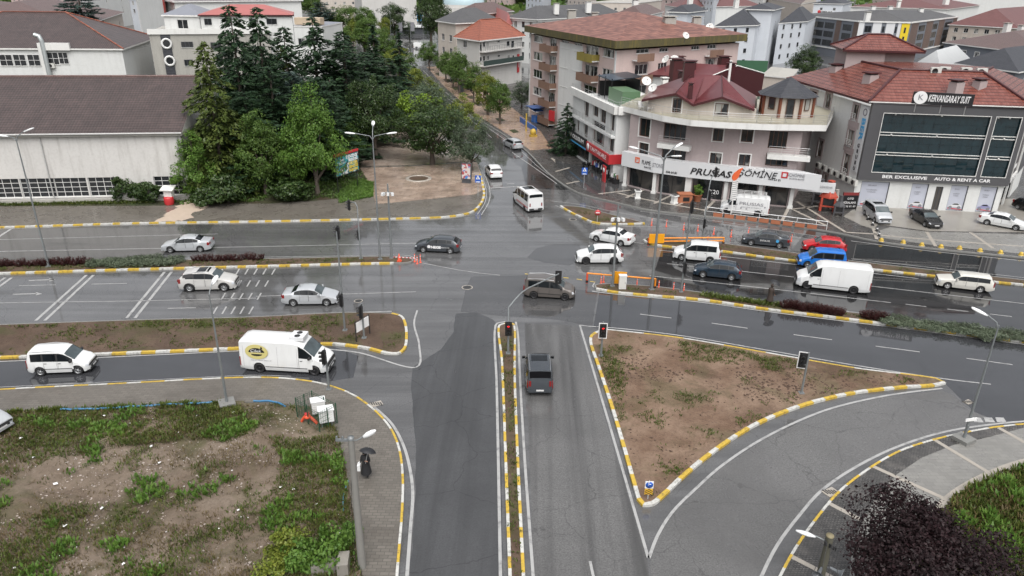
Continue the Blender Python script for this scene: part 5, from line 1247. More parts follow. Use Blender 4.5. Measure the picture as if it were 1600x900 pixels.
class Shell:
    def __init__(s,kind,L,Wd,H,zs=1.0):
        p=PROF[kind]; s.p,s.L,s.W,s.kind=p,L,Wd,kind; mx=max(z for _,z in p['top']); s.k=H/mx
        s.R=p['R']; s.wx=[L/2-t*L for t in p['wh']]; s.zc=s.R
    def plan(s,t):return lin([(0,.74),(.02,.86),(.06,.94),(.13,.99),(.25,1),(.8,1),(.93,.97),(.98,.93),(1,.86)] if s.kind!='van' else [(0,.8),(.03,.9),(.08,.97),(.15,1),(.95,1),(1,.97)],t)
    def ring(s,t,arch=True):
        p=s.p; x=s.L/2-t*s.L; w=s.W/2*s.plan(t); zt=lin(p['top'],t)*s.k; zb=min(lin(p['belt'],t)*s.k,zt-.03)
        z0=.2+.1*max(0,(t-.9)/.1)+(.06 if t < .04 else 0); z1=.30*s.k+.12
        if arch:
            for wx in s.wx:
                dx=abs(x-wx); Ra=s.R+.065
                if dx < Ra:z0=max(z0,s.zc+math.sqrt(Ra*Ra-dx*dx)-.01)
        z1=max(z1,z0+.03); h=zt-zb; q=max(0.,min(1.,h/.42)); tw=w*(.97-.10*min(1,h/.1)*(1-q)-p['ins']*q)
        zm=min(max(.55*s.k+.02,z1+.02),zb-.02); zm=max(zm,z1+.01); zb=max(zb,zm+.01); zt=max(zt,zb+.02)
        half=[(w*.93,z0),(w*.985,z1),(w,zm),(w*.965,zb),(tw,zt-.055*q-.02),(tw*.8,zt-.008),(tw*.35,zt)]
        return [Vector((x,y,z)) for y,z in half]+[Vector((x,0,zt+.004))]+[Vector((x,-y,z)) for y,z in reversed(half)]
    def pt(s,t,u,off=0.0):                   # u runs over the ring 0..14 (left sill, over the roof, right sill)
        r=s.ring(t,False); i=min(13,int(u)); p=r[i].lerp(r[i+1],u-i)
        if off:
            e=.004; a=s.ring(min(1,t+e),False); b=s.ring(max(0,t-e),False); dt=a[i].lerp(a[i+1],u-i)-b[i].lerp(b[i+1],u-i); du=r[i+1]-r[i]
            n=du.cross(dt)
            if n.length > 1e-9:p=p+(n.normalized() if n.normalized().dot(p-Vector((p.x*.8,0,.7))) > 0 else-n.normalized())*off
        return p
    def patch(s,mb,t0,t1,u0,u1,nt=4,nu=3,off=.012,m=0,fn=None):
        g=[[s.pt(t0+(t1-t0)*i/nt,(u0+(u1-u0)*j/nu),off) for j in range(nu+1)] for i in range(nt+1)]
        for i in range(nt):
            for j in range(nu):
                q=[g[i][j],g[i+1][j],g[i+1][j+1],g[i][j+1]]
                c=sum(q,Vector())/4; nn=(q[1]-q[0]).cross(q[2]-q[0])
                if nn.dot(c-Vector((c.x*.8,0,.7))) < 0:q.reverse()
                mb.face(q,m,True)
CARG={}
def car(kind,label,cat,L,Wd,H,pm,rim=None,name=None,extras=(),glassm=None,group=None):
    t=thing(name or "car",label,cat,(0,0,0),0,group); s=Shell(kind,L,Wd,H); p=s.p; van=kind=='van'
    ts={0.0,1.0,p['cowl'],p['rf'],p['rr'],p['tail']} | {a for a,_ in p['top']} | {k/26 for k in range(27)}
    for wx in s.wx:
        for k in range(11):ts.add(min(.999,max(.001,(L/2-(wx+(s.R+.065)*math.cos(math.pi*k/10)))/L)))
    ts=sorted(ts); ts=[a for i,a in enumerate(ts) if i==0 or a-ts[i-1] > .0015]
    rings=[s.ring(a) for a in ts]; mb=MB(); n=15; vs=[v for r in rings for v in r]; fs=[]
    for i in range(len(ts)-1):
        for j in range(n-1):fs.append((i*n+j,i*n+j+1,(i+1)*n+j+1,(i+1)*n+j))
    fs.append(tuple(range(n))[::-1]); fs.append(tuple((len(ts)-1)*n+j for j in range(n))); mb.idx(vs,fs,0,True)
    body=mb.build("body",pm,t,merge=False,local=True)
    bm=bmesh.new(); bm.from_mesh(body.data); bmesh.ops.recalc_face_normals(bm,faces=bm.faces)
    for e in bm.edges:
        if len(e.link_faces)==2 and e.calc_face_angle(0) > .6:e.smooth=False
    bm.to_mesh(body.data); bm.free()
    B=lambda nm,m,par=t,mbx=None:mbx.build(nm,m,par,local=True)
    q=MB(); q.box((0,0,.42),(L*.93,Wd*.8,.4)); q.box((0,0,.3),(L*.86,Wd*.6,.26)); B("chassis",M_trimk,t,q)
    gm=glassm or M_cglass
    q=MB(); s.patch(q,p['cowl']+.008,p['rf']-.006,4.12,9.88,5,8); B("windscreen",M_cscreen,t,q)
    if not van or 'rearglass' in extras:q=MB(); s.patch(q,p['rr']+(p['tail']-p['rr'])*.08,p['rr']+(p['tail']-p['rr'])*(.8 if kind!='van' else .45),4.25,9.75,4,8); B("rear_window",gm,t,q)
    panes=p['panes'] if 'minibus' not in extras else ((.165,.31),(.34,.53),(.55,.74),(.76,.95))
    for side in (0,1):
        u0,u1=(3.08,3.86) if side==0 else (10.92,10.14)
        if 'minibus' not in extras:q=MB(); w0,w1=(3.03,3.93) if side==0 else (10.97,10.07); s.patch(q,panes[0][0]+.004,panes[-1][1]+.006,w0,w1,10,2,.008); B("window_trim",M_trimk,t,q)
        for a,b in panes:q=MB(); s.patch(q,a,b,u0,u1,5,2,.013); B("side_window",gm,t,q)
        dr=[(panes[0][0]-.005,panes[0][1]+.008)]+([(panes[1][0]-.004,panes[1][1]+.006)] if len(panes) > 1 and kind!='van' else [])
        for k,(a,b) in enumerate(dr):
            q=MB(); v0,v1=(1.25,2.97) if side==0 else (12.75,11.03); s.patch(q,a+.004,b-.004,v0,v1,6,3,.006); d_=B("door",pm,t,q)
            q=MB(); P=s.pt(b-.03,2.75 if side==0 else 11.25,.02); q.box(P,(.17,.035,.03)); B("handle",M_trimk if pm in (PW,PC) and kind in ('mpv','van') else pm,d_,q)
        q=MB()
        for a,b in dr:
            for e in (a,b):s.patch(q,e-.0016,e+.0016,1.25 if side==0 else 12.75,2.97 if side==0 else 11.03,1,4,.0045)
        B("door_seam",M_trimk,t,q)
        y=1 if side==0 else-1
        q=MB(); P=s.pt(p['cowl']+.055,3.15 if side==0 else 10.85); q.box(P+Vector((0,y*.13,.06)),(.12,.2,.15),y*.25); q.box(P+Vector((-.064,y*.13,.06)),(.01,.16,.11),y*.25,1); B("mirror",[M_trimk if van or kind=='mpv' else pm,M_cglass],t,q)
        q=MB(); s.patch(q,.006,.05 if not van else .055,2.1 if side==0 else 11.9,3.6 if side==0 else 10.4,3,3,.012); B("headlight",M_lamp,t,q)
        q=MB()
        if kind in ('mpv','van','wagon'):s.patch(q,.975 if not van else .985,.996,1.6 if van else 2.1,2.9 if van else 3.5,2,3,.014) if side==0 else s.patch(q,.975 if not van else .985,.996,12.4 if van else 11.9,11.1 if van else 10.5,2,3,.014)
        else:s.patch(q,.945,.988,2.35 if side==0 else 11.65,3.3 if side==0 else 10.7,3,3,.014)
        w_=.13 if kind in ('mpv','van') else .3; hz_=.95*s.k if kind!='van' else 1.0; zz=.38 if kind in ('mpv','van') else .16
        q.box((-L/2-.006,y*Wd*.36,hz_ if kind!='sedan' else .88),(.03,w_,zz)); B("tail_light",M_tail,t,q)
        if 'strip' in extras or van:q=MB(); s.patch(q,p['wh'][0]+.075,p['wh'][1]-.075,1.6 if side==0 else 12.4,1.95 if side==0 else 12.05,6,1,.02); B("side_strip",M_trimk,t,q)
        if 'rails' in extras:q=MB(); zt=H-.02; q.tube([s.pt(p['rf']+.05,4.6 if side==0 else 9.4,.02),s.pt(.62,4.6 if side==0 else 9.4,.07),s.pt(p['rr']-.02,4.6 if side==0 else 9.4,.02)],.025,6); B("roof_rail",M_rim,t,q)
        if 'arches' in extras:
            for wx in s.wx:
                q=MB(); P=[Vector((wx+(s.R+.08)*math.cos(a),y*(Wd/2+.0),s.zc+(s.R+.08)*math.sin(a))) for a in [math.pi*k/10 for k in range(11)]]; q.tube(P,.05,6); B("arch_trim",M_trimk,t,q)
    zf=.42*s.k
    q=MB(); s.patch(q,.0004,.008,3,11,1,4,.012); q.box((L/2+.002,0,zf+.0),(.03,Wd*.52,.2)); B("grille",M_trimk,t,q)
    q=MB(); q.box((L/2+.012,0,.3),(.08,Wd*.68,.14)); q.box((L/2-.06,0,.24),(.1,Wd*.8,.1)); B("front_bumper",M_trimk if van or 'strip' in extras else pm,t,q)
    q=MB(); q.box((-L/2-.01,0,.45),(.1,Wd*.82,.22)); B("rear_bumper",M_trimk if van or 'strip' in extras or 'arches' in extras else pm,t,q)
    q=MB(); q.box((L/2+.055,0,.42),(.012,.5,.11)); B("number_plate",M_plate,t,q); q=MB(); q.box((-L/2-.066,0,.5 if kind!='sedan' else .62),(.012,.5,.11)); B("number_plate",M_plate,t,q)
    # wheels
    Rw=s.R
    for wx in s.wx:
        for y in (1,-1):
            q=MB(); c=Vector((wx,y*(Wd/2-.115),Rw)); ax=Vector((0,y,0))
            q.lathe(c,[(Rw*.62,-.11),(Rw*.93,-.11),(Rw,-.07),(Rw,.07),(Rw*.93,.105),(Rw*.66,.11),(Rw*.62,.05)],22,0,ax); w=B("wheel",M_tyre,t,q)
            q=MB(); q.lathe(c,[(Rw*.66,.10),(Rw*.6,.085),(Rw*.56,.04)],22,0,ax); q.lathe(c,[(Rw*.58,.03),(.001,.03)],18,1,ax); q.lathe(c,[(.075,.04),(.07,.095),(.001,.1)],10,0,ax)
            for k in range(7 if kind in ('sedan','hatch','suv') else 5):
                a=2*math.pi*k/(7 if kind in ('sedan','hatch','suv') else 5); e=Vector((math.cos(a),0,math.sin(a))); f=Vector((-math.sin(a),0,math.cos(a))); q.obox(c+ax*.05+e*.05-f*.028,e*(Rw*.55),f*.056,ax*.04)
            B("rim",[rim or M_rim,M_trimk],w,q)
    if 'sunroof' in extras:q=MB(); s.patch(q,p['rf']+.07,min(.66,p['rr']-.2),5.2,8.8,3,4,.01); B("sunroof",M_cglass,t,q)
    if 'blackroof' in extras:q=MB(); s.patch(q,p['rf']+.34,p['rr']+.01,3.3,4.0,4,2,.015); s.patch(q,p['rf']+.34,p['rr']+.01,10.7,10.0,4,2,.015); B("rear_pillar",M_trimk,t,q)
    if 'antenna' in extras or kind in ('sedan','hatch'):q=MB(); P=s.pt(p['rr']-.03,7); q.tube([P,P+Vector((-.09,0,.09))],[.03,.008],6); B("antenna",M_trimk,t,q)
    if 'roofbox' in extras:
        q=MB(); q.box((L*.15,0,H+.1),(1.0,1.05,.26)); rb=B("cooling_unit",M_sgn_w,t,q); q=MB()
        for yy in (-.25,.25):q.lathe((L*.15,yy,H+.232),[(.2,0),(.2,.02),(.03,.025),(.001,.02)],14)
        B("fan",M_trimk,rb,q)
    if van and 'minibus' not in extras:
        q=MB()
        for e in (.335,.56,.95):s.patch(q,e-.001,e+.001,1.6,4.2,1,5,.006); s.patch(q,e-.001,e+.001,12.4,9.8,1,5,.006)
        q.box((-L/2-.012,0,1.3),(.01,.02,1.7)); B("panel_seam",M_gryt,t,q)
    CARG[t.name]=s; return t
def decal(t,txt,x,z,size,m,side=-1,width=None,**kw):
    s=CARG[t.name]; me_y=side*(s.W/2+.012); o=lettering(txt,size,(x,me_y,z),(-side,0,0),(0,0,1),m,t,width=width,extrude=.002,**kw); return o
def park(t,px,py,ang=None,toward=None,off=0.0):
    P=at(px,py)
    if toward is not None:q=at(*toward); ang=math.atan2(q.y-P.y,q.x-P.x)
    else:ang=rad(ang)
    t.location=(P.x,P.y,.012+off); t.rotation_euler=(0,0,ang); return t
def put(t,a,b,side=0,off=0.0):
    """stand a car so that the ground under its nearer wheel line runs from photo point a (rear) to b (front)"""
    A,B=at(*a),at(*b); d=(B-A).normalized(); n=Vector((-d.y,d.x,0)); s=CARG[t.name]; C_=(A+B)/2
    if n.dot(C_-Vector((0,0,0))) < 0:n=-n
    C_+=n*(s.W/2-.1)*(1 if side==0 else side)
    t.location=(C_.x,C_.y,.012+off); t.rotation_euler=(0,0,math.atan2(d.y,d.x)); return t

# a = rear wheel contact, b = front wheel contact on the near side
def car_at(c,a,b):return put(c,a,b)
car_at(car('sedan',"silver saloon alone on the top carriageway below the long hall","car",4.65,1.76,1.48,PS),(313,394),(269,395))
c=car_at(car('hatch',"graphite hatchback with white lettering on its door, entering the junction","car",4.45,1.8,1.48,PG),(703,396.5),(662,394.5))
decal(c,"NEGE",.05,.62,.34,M_lw,1,1.0,bold=.02); decal(c,"RENT A CAR",-.9,.62,.16,M_lw,1,.8); q=MB(); q.lathe((.75,.905,.68),[(.17,0),(.001,.004)],14,0,(0,1,0)); q.build("door_emblem",M_lw,c,local=True)
car_at(car('suv',"pale grey off-roader with black rear pillars and roof rails","car",4.7,1.89,1.72,PC,M_rim,extras=('rails','blackroof','arches','sunroof')),(300,456),(348,455))
car_at(car('sedan',"silver saloon waiting at the stop line behind the traffic light","car",4.48,1.84,1.49,PS),(460,478.5),(508.5,478))
car_at(car('mpv',"white small people carrier on the slip road, left of the refrigerated van","car",3.96,1.72,1.74,PW,extras=('strip','rails')),(64,587),(123,584.5))
c=car_at(car('van',"white refrigerated van with an oval yellow emblem and rooftop cooling unit","van",6.1,2.07,2.36,PW,M_rimd,"delivery_van",('roofbox',)),(400,581),(490,586))
q=MB(); q.lathe((-1.75,-1.045,1.62),[(.56,0),(.56,.008),(.001,.009)],28,0,(0,-1,0),False,1.42,1); em=q.build("emblem",flat("emblem_yellow",(.56,.5,.2),.4),c,local=True)
q=MB(); q.face([(-1.75+.56*math.cos(a),-1.06,1.58+.34*math.sin(a)) for a in [math.pi*k/12 for k in range(13)]]); q.face([(-1.75+.4*math.cos(a),-1.06,1.46-.16*math.sin(a)) for a in [math.pi-math.pi*k/8 for k in range(9)]][::-1]); q.face([(-1.45,-1.061,1.86),(-1.3,-1.061,1.84),(-1.33,-1.061,2.0),(-1.42,-1.061,2.02)]); q.build("emblem_print",M_blk,em,local=True)
lettering("Çilek",.3,(-1.78,-1.066,1.7),(1,0,0),up,M_lw,em,width=.75,shear=.2,extrude=.001)
decal(c,"www.cilek.com.tr",-1.5,.98,.1,M_gryt,-1,1.5)
car_at(car('mpv',"dark grey people carrier seen from behind, driving away beside the narrow median","car",4.4,1.83,1.84,PG,extras=('rails','sunroof'),glassm=M_gblack),(825,610),(825.5,575))
c=bpy.data.objects[[k for k in CARG][-1]]; A=at(842,620); c.location=(A.x+.02,A.y+2.2,.012); c.rotation_euler=(0,0,rad(91))
car_at(car('mpv',"brownish grey people carrier turning in the middle of the junction","car",4.36,1.8,1.74,PT,M_rimd,extras=('rails','strip')),(834,466),(880,469))
car_at(car('suv',"white crossover nearest the junction centre behind the camera mast","car",4.4,1.8,1.66,PW,M_rimd),(957,413),(917.5,413))
car_at(car('sedan',"white saloon beside the orange barrier, behind the white crossover","car",4.5,1.77,1.5,PW),(969,384.5),(933.5,377.5))
car_at(car('mpv',"white people carrier with dark windows waiting by the upper median","car",4.42,1.76,1.82,PW,extras=()),(1109,411),(1066,407))
car_at(car('hatch',"dark navy hatchback in front of the white people carrier","car",4.2,1.76,1.48,PN),(1143,438.5),(1096.5,433.5))
c=car_at(car('sedan',"dark grey saloon with white lettering on the service road","car",4.6,1.8,1.47,PG),(1217,388),(1174,383.5)); decal(c,"INTIKAR",.1,.66,.24,M_lw,1,.95); q=MB(); q.lathe((-1.1,.91,.75),[(.16,0),(.001,.004)],12,0,(0,1,0)); q.build("door_emblem",M_cyan,c,local=True)
car_at(car('hatch',"bright red hatchback on the service road","car",4.05,1.72,1.46,PR),(1309,397),(1266.5,393.5))
car_at(car('mpv',"bright blue small van half hidden behind the white panel van","van",4.3,1.83,1.74,PB,name="small_van"),(1310,422.5),(1258,418))
car_at(car('van',"white high roofed panel van on the dark carriageway","van",6.1,2.07,2.36,PW,M_rimd,"panel_van"),(1340,460),(1260,451))
car_at(car('wagon',"cream white old estate car at the right of the dark carriageway","car",4.45,1.68,1.45,PE,flat("hub_cap",(.5,.5,.5),.35,.3)),(1530.5,457.5),(1482.5,451.5))
c=car('van',"white minibus with a red side stripe leaving up the side street","minibus",5.6,2.0,2.35,PW,M_rimd,"minibus",('minibus','rearglass','sunroof')); A,B=at(846,334.5),at(822,317); P=at(837,333); d=Vector((-.34,.94,0)).normalized(); c.location=(P.x+d.x*2.8,P.y+d.y*2.8,.012); c.rotation_euler=(0,0,math.atan2(d.y,d.x))
q=MB(); s=CARG[c.name]; s.patch(q,.33,.98,2.1,2.25,6,1,.016); q.build("side_stripe",M_red,c,local=True)
c=car('suv',"white rounded crossover driving away on the side street","car",4.3,1.8,1.58,PW); P=at(780,281); d=Vector((-.22,.97,0)).normalized(); c.location=(P.x+d.x*2.1-.35,P.y+d.y*2.1,.012); c.rotation_euler=(0,0,math.atan2(d.y,d.x))
c=car('wagon',"silver estate car parked along the tan pavement of the side street","car",4.5,1.75,1.48,PS,extras=('rails',)); P=at(813,235); d=Vector((-.42,.9,0)).normalized(); c.location=(P.x+d.x*2.2-.3,P.y+d.y*2.2,.012); c.rotation_euler=(0,0,math.atan2(d.y,d.x))
c=car_at(car('van',"white workshop van with black lettering and a roof rack, by the fireplace shop","van",5.4,2.0,2.2,PW,M_rimd,"workshop_van"),(1187,341),(1136,336)); c.location.z=.13
decal(c,"PRUSIAS",-.7,1.45,.52,M_gryt,1,2.6); decal(c,"ŞÖMİNE BARBEKÜ",-.7,1.05,.16,M_gryt,1,2.2)
for k_,(x_,z_) in enumerate(((-2.2,1.2),(-1.9,.8),(-.2,.85),(.4,.9),(-2.1,.5),(.9,1.3),(-1.2,.7))):q=MB(); q.lathe((x_,1.008,z_),[(.09,0),(.001,.003)],7,0,(0,1,0)); q.build("smudge",M_gryt,c,local=True)
q=MB()
for x_ in (-2.2,-1.4,-.6,.2,1.0):
    q.tube([(x_,-.85,2.2),(x_,-.85,2.5),(x_,.85,2.5),(x_,.85,2.2)],.03,5)
for y_ in (-.85,-.3,.3,.85):q.tube([(-2.3,y_,2.5),(1.1,y_,2.5)],.03,5)
q.build("roof_rack",M_steel,c,local=True)
M_=dict(off=.14)
def nose(c,px,py,dx,dy,z=.13):              # nose of the car over a photo point, heading dx, dy
    P=at(px,py); d=Vector((dx,dy,0)).normalized(); s=CARG[c.name]; c.location=(P.x-d.x*s.L/2,P.y-d.y*s.L/2,z); c.rotation_euler=(0,0,math.atan2(d.y,d.x)); return c
nose(car('mpv',"silver people carrier with dark glass roof parked before the rental posters","car",4.42,1.83,1.82,PS,extras=('sunroof',)),1382,353,-.02,-1)
nose(car('sedan',"black saloon parked before the rental shop door","car",4.6,1.8,1.46,PK),1462,360,.02,-1)
nose(car('sedan',"white saloon parked at the right end of the rental forecourt","car",4.6,1.8,1.48,PW),1602,362,.75,-.66)
nose(car('hatch',"dark car in the gap beside the shop at the right edge","car",4.2,1.76,1.46,PK),1640,340,.4,-.9)
nose(car('hatch',"silver car parked on the lot, only its nose showing at the left edge","car",4.3,1.78,1.48,PS),9,682,.96,-.28,.25)
for (px,py,knd,lab,col,d_,L_) in ((628,79,'suv',"black pickup like car crossing far up the avenue",PK,(1,0),5.0),(657,76,'van',"white van parked far up the avenue beside the square",PW,(1,.1),5.0),(612,66,'hatch',"dark car far up the avenue below the pale stall roof",PG,(1,.2),4.2),(522,70,'sedan',"white car seen between the far avenue trunks",PW,(1,.1),4.4),(712,128,'hatch',"dark car parked by the far corner of tan pavement",PG,(-.4,.9),4.2)):
    c=car(knd,lab,"car" if knd!='van' else "van",L_,1.8,1.5 if knd!='van' else 2.1,col,name="car" if knd!='van' else "white_van"); P=at(px,py); c.location=(P.x,P.y,.02); c.rotation_euler=(0,0,math.atan2(d_[1],d_[0]))
# ================================================================== street furniture and people
M_pole=mat("pole_galvanised",(.20,.215,.22),.45,.15,2,.3)
M_polel=flat("pole_light",(.42,.44,.45),.4,.2)
M_lampw=flat("lamp_head_white",(.68,.69,.69),.3)
M_ored=flat("post_orange_red",(.62,.075,.03),.5)
M_orange=mat("barrier_orange",(.68,.23,.015),.45,.1,2)
M_refl=flat("reflective_white",(.66,.66,.66),.4)
M_green=flat("mesh_green",(.012,.06,.03),.45)
M_sgb=flat("sign_blue_road",(.015,.09,.42),.35)
M_lit=flat("signal_red_lit",(.9,.02,.02),.4,emit=1.2)
M_off=flat("signal_lens_dark",(.02,.022,.02),.3)
M_brick=mat("brick_terracotta",(.36,.13,.065),.7,.25,3,bmp=.3)
def pole_top(px,py,base):return zat(base,py)
def lamp_post(label,base,ytop,arms,r=.085,name="street_lamp",mat_=None,z0=.12,plinth=False,group="street lamps"):
    """tapered steel post; each arm ends in a lamp head over a photo point at the arm's own height"""
    P=at(*base,z0); h=zat(P,ytop); t=thing(name,label,"street lamp",(P.x,P.y,0),0,group); mt=mat_ or M_pole
    q=MB(); q.tube([(P.x,P.y,z0-.1),(P.x,P.y,z0+1.2),(P.x,P.y,h)],[r*1.25,r*1.15,r*.55],10); q.box((P.x,P.y,z0+.03),(.42,.42,.06),.3); q.box((P.x+.0,P.y-r*1.2,z0+.9),(.1,.03,.4))
    q.build("pole",mt,t)
    if plinth:q=MB(); q.box((P.x,P.y,z0+.08),(.95,.95,.3),.5); q.build("plinth",M_kg,t)
    top=Vector((P.x,P.y,h))
    for (ax,ay,rise) in arms:
        # the head sits where the arm, rising by `rise`, passes over the photo point
        e=at(ax,ay,h+rise); dv=V2(e)-V2(top); L_=min(dv.length,3.4); dv.normalize(); e=top+dv*L_+Vector((0,0,rise))
        q=MB(); q.tube([top-Vector((0,0,.25)),top+dv*L_*.12+Vector((0,0,rise*.25)),e-dv*.3],[r*.55,r*.45,r*.38],8); a_=q.build("arm",mt,t)
        q=MB(); sl=rise/max(.6,L_)*.6; ax_=(dv+Vector((0,0,sl))).normalized()
        n_=Vector((-ax_.y,ax_.x,0)).normalized(); w_=ax_.cross(n_)
        prof=[(-.45,.05,.05),(-.3,.11,.07),(.05,.17,.085),(.35,.15,.07),(.47,.07,.035)]; vs,fs=[],[]
        for x_,wy,wz in prof:
            for k in range(10):an=2*math.pi*k/10; vs.append(e+ax_*x_+n_*math.cos(an)*wy+w_*math.sin(an)*wz)
        for i in range(4):
            for k in range(10):fs.append((i*10+k,i*10+(k+1) % 10,(i+1)*10+(k+1) % 10,(i+1)*10+k))
        fs+=[tuple(range(10)),tuple(range(40,50))]; q.idx(vs,fs,0,True); q.build("lamp_head",M_lampw,t)
    return t
lamp_post("tall two armed grey street lamp on the planted median, farthest left",(76,416),217,[(45,203,.75),(3,212,.3)])
lamp_post("tall three armed street lamp at the median nose left of the junction",(594,405),214,[(547,208,.35),(583,193,.9),(612,208,.35)])
lamp_post("tall three armed street lamp standing before the fireplace shop sign",(1018,452),247,[(991,231,.5),(1060,227,.9),(1057,244,.35)],.11)
lamp_post("single armed street lamp on the stone pavement at the lower right",(1505,688),508,[(1531,487,.45)],.075,plinth=True)
lamp_post("single armed street lamp on the weedy edge of the vacant lot",(355,632),460,[(335,438,.5)],.07,plinth=True)
# far street lamps along the avenue
for b_,y_,ar in (((668,104),84,(676,82,.3)),((557,72),24,(545,23,.3)),((612,76),15,(620,10,.3)),((662,76),40,(653,38,.3))):
    lamp_post("slim street lamp far up the avenue, beside "+{668:"the tan pavement trees",557:"the left hand trees",612:"the banner posts",662:"the dark square tree"}[b_[0]],b_,y_,[ar],.07)
# camera masts
def camera_mast(label,base,ytop,box):
    P=at(*base,.1); h=zat(P,ytop); t=thing("camera_mast",label,"camera mast",(P.x,P.y,0)); q=MB(); q.tube([(P.x,P.y,0),(P.x,P.y,h)],[.12,.075],10); q.box((P.x,P.y,.14),(.4,.4,.06)); q.build("pole",M_pole,t)
    q=MB(); q.tube([(P.x-.5,P.y-.15,h-box),(P.x+.5,P.y-.15,h-box)],.04,6); q.build("crossbar",M_pole,t)
    for sx in (-.42,.05,.42):q=MB(); q.box((P.x+sx,P.y-.25,h-box-.12),(.22,.42,.26),sx,0); q.build("camera",M_lampw,t)
camera_mast("grey camera mast standing beside the white cabinet on the right median",(957,447),320,1.1)
camera_mast("shorter grey mast with a camera bracket beside the left median lamp",(612,403),287,.8)
# traffic lights
def signal_head(t,c,face,lit=None,board=True,s=1.0,rim=False):
    f=Vector((face[0],face[1],0)).normalized(); r_=Vector((-f.y,f.x,0)); Zv=Vector((0,0,1)); c=Vector(c)
    q=MB(); w,h=.34*s,1.05*s; q.obox(c-r_*w/2-Zv*h/2-f*.12,r_*w,Zv*h,f*.24)
    if board:q.obox(c-r_*(w/2+.1)-Zv*(h/2+.1)-f*.02,r_*(w+.2),Zv*(h+.2),f*.02,0)
    if rim:
        for (a,b,u,v) in ((-w/2-.16,-h/2-.16,.06,h+.32),(w/2+.1,-h/2-.16,.06,h+.32),(-w/2-.1,-h/2-.16,w+.2,.06),(-w/2-.1,h/2+.1,w+.2,.06)):q.obox(c+r_*a+Zv*b-f*.025,r_*u,Zv*v,f*.035,1)
    for k in range(3):
        cc=c+Zv*(h*(.31-.31*k))+f*.12; vs=[]
        for j in range(9):an=math.pi*(j/8); vs.append((cc+r_*math.cos(an)*.14*s+Zv*math.sin(an)*.14*s,cc+r_*math.cos(an)*.14*s+Zv*math.sin(an)*.13*s+f*.2))
        for (a,a2),(b,b2) in zip(vs,vs[1:]):q.face([a,b,b2,a2])
    hd=q.build("signal_head",[M_black,M_refl],t)
    for k in range(3):q=MB(); q.lathe(c+Zv*(h*(.31-.31*k))+f*.122,[(.12*s,0),(.1*s,.015),(.001,.03)],14,0,f); q.build("lens",M_lit if lit==k else M_off,hd)
def traffic_light(label,base,ytop,heads,arm=None,z0=.12,r=.07):
    P=at(*base,z0); h=zat(P,ytop); t=thing("traffic_light",label,"traffic light",(P.x,P.y,0),0,"traffic lights of the junction"); q=MB(); path=[(P.x,P.y,0),(P.x,P.y,h)]
    if arm:
        e=at(arm[0],arm[1],h+arm[2]); top=Vector((P.x,P.y,h)); pp=[top,top.lerp(e,.25)+Vector((0,0,arm[2]*.55+.15)),top.lerp(e,.6)+Vector((0,0,arm[2]*.35+.1)),e]; path=path[:1]+smooth_path(pp,.3)
    rr=[r*1.2]+[r*.8]*(len(path)-1); q.tube(path,rr,8); q.box((P.x,P.y,z0+.03),(.34,.34,.06)); q.build("pole",M_pole,t)
    for (px,py,fx,fy,lit,rim,dx) in heads:
        # height where the head shows, at the post (or the arm end)
        Q=V2(P) if not dx else V2(e); z=zat(Q,py); f=Vector((fx,fy,0)).normalized(); sd=Vector((-f.y,f.x,0)); off=sd*(.3 if proj(Q+sd*.3+Vector((0,0,z)))[0] < proj(Q+Vector((0,0,z)))[0] else-.3)
        if abs(px-proj(Q+Vector((0,0,z)))[0]) < 2.5:off=Vector((0,0,0))+f*.2
        elif px > proj(Q+Vector((0,0,z)))[0]:off=-off
        signal_head(t,Q+off+Vector((0,0,z)),(fx,fy),lit,True,.86,rim)
        q=MB(); q.tube([Q+Vector((0,0,z-.3)),Q+off+Vector((0,0,z-.3))],.03,5); q.build("bracket",M_pole,t)
    return t
traffic_light("tall traffic light on the island tip, two heads, before the silver saloon",(539,516),362,[(531,366,-1,.05,None,False,0),(530,467,-1,.05,None,False,0)])
traffic_light("traffic light with two black heads on the far left median",(564,404),322,[(546,320,-.9,-.4,None,False,1),(556,369,-.9,-.4,None,False,0)],(548,316,.15))
traffic_light("short traffic light beside the blank white board on the island tip",(569,528),474,[(559,485,-1,.1,None,False,0)])
traffic_light("traffic light on the paver pavement in front of the refrigerated van",(514,608),547,[(506,555,-1,.1,None,False,0)])
traffic_light("traffic light on the narrow median, red lit, with a long curved arm",(794,552),480,[(797,512,0,-1,0,False,0),(875,435,0,1,None,False,1)],(873,428,.6))
traffic_light("traffic light with white rim and red lit at the left corner of triangle island",(939,556),503,[(940,515,-.05,-1,0,True,0)])
traffic_light("traffic light with white rim, unlit, inside the triangle island",(1252,614),551,[(1255,564,-.3,-1,None,True,0)])
traffic_light("leaning tall traffic light on the right median before the white people carrier",(1064,456),318,[(1090,322,1,.1,None,False,0),(1076,417,1,.1,None,False,0)])
traffic_light("traffic light on the upper median with an arm reaching over the shop sign",(1097,376),312,[(1106,348,1,-.2,None,False,0),(1106,306,1,.2,None,False,0),(1122,268,1,0,None,False,1)],(1117,272,2.2))
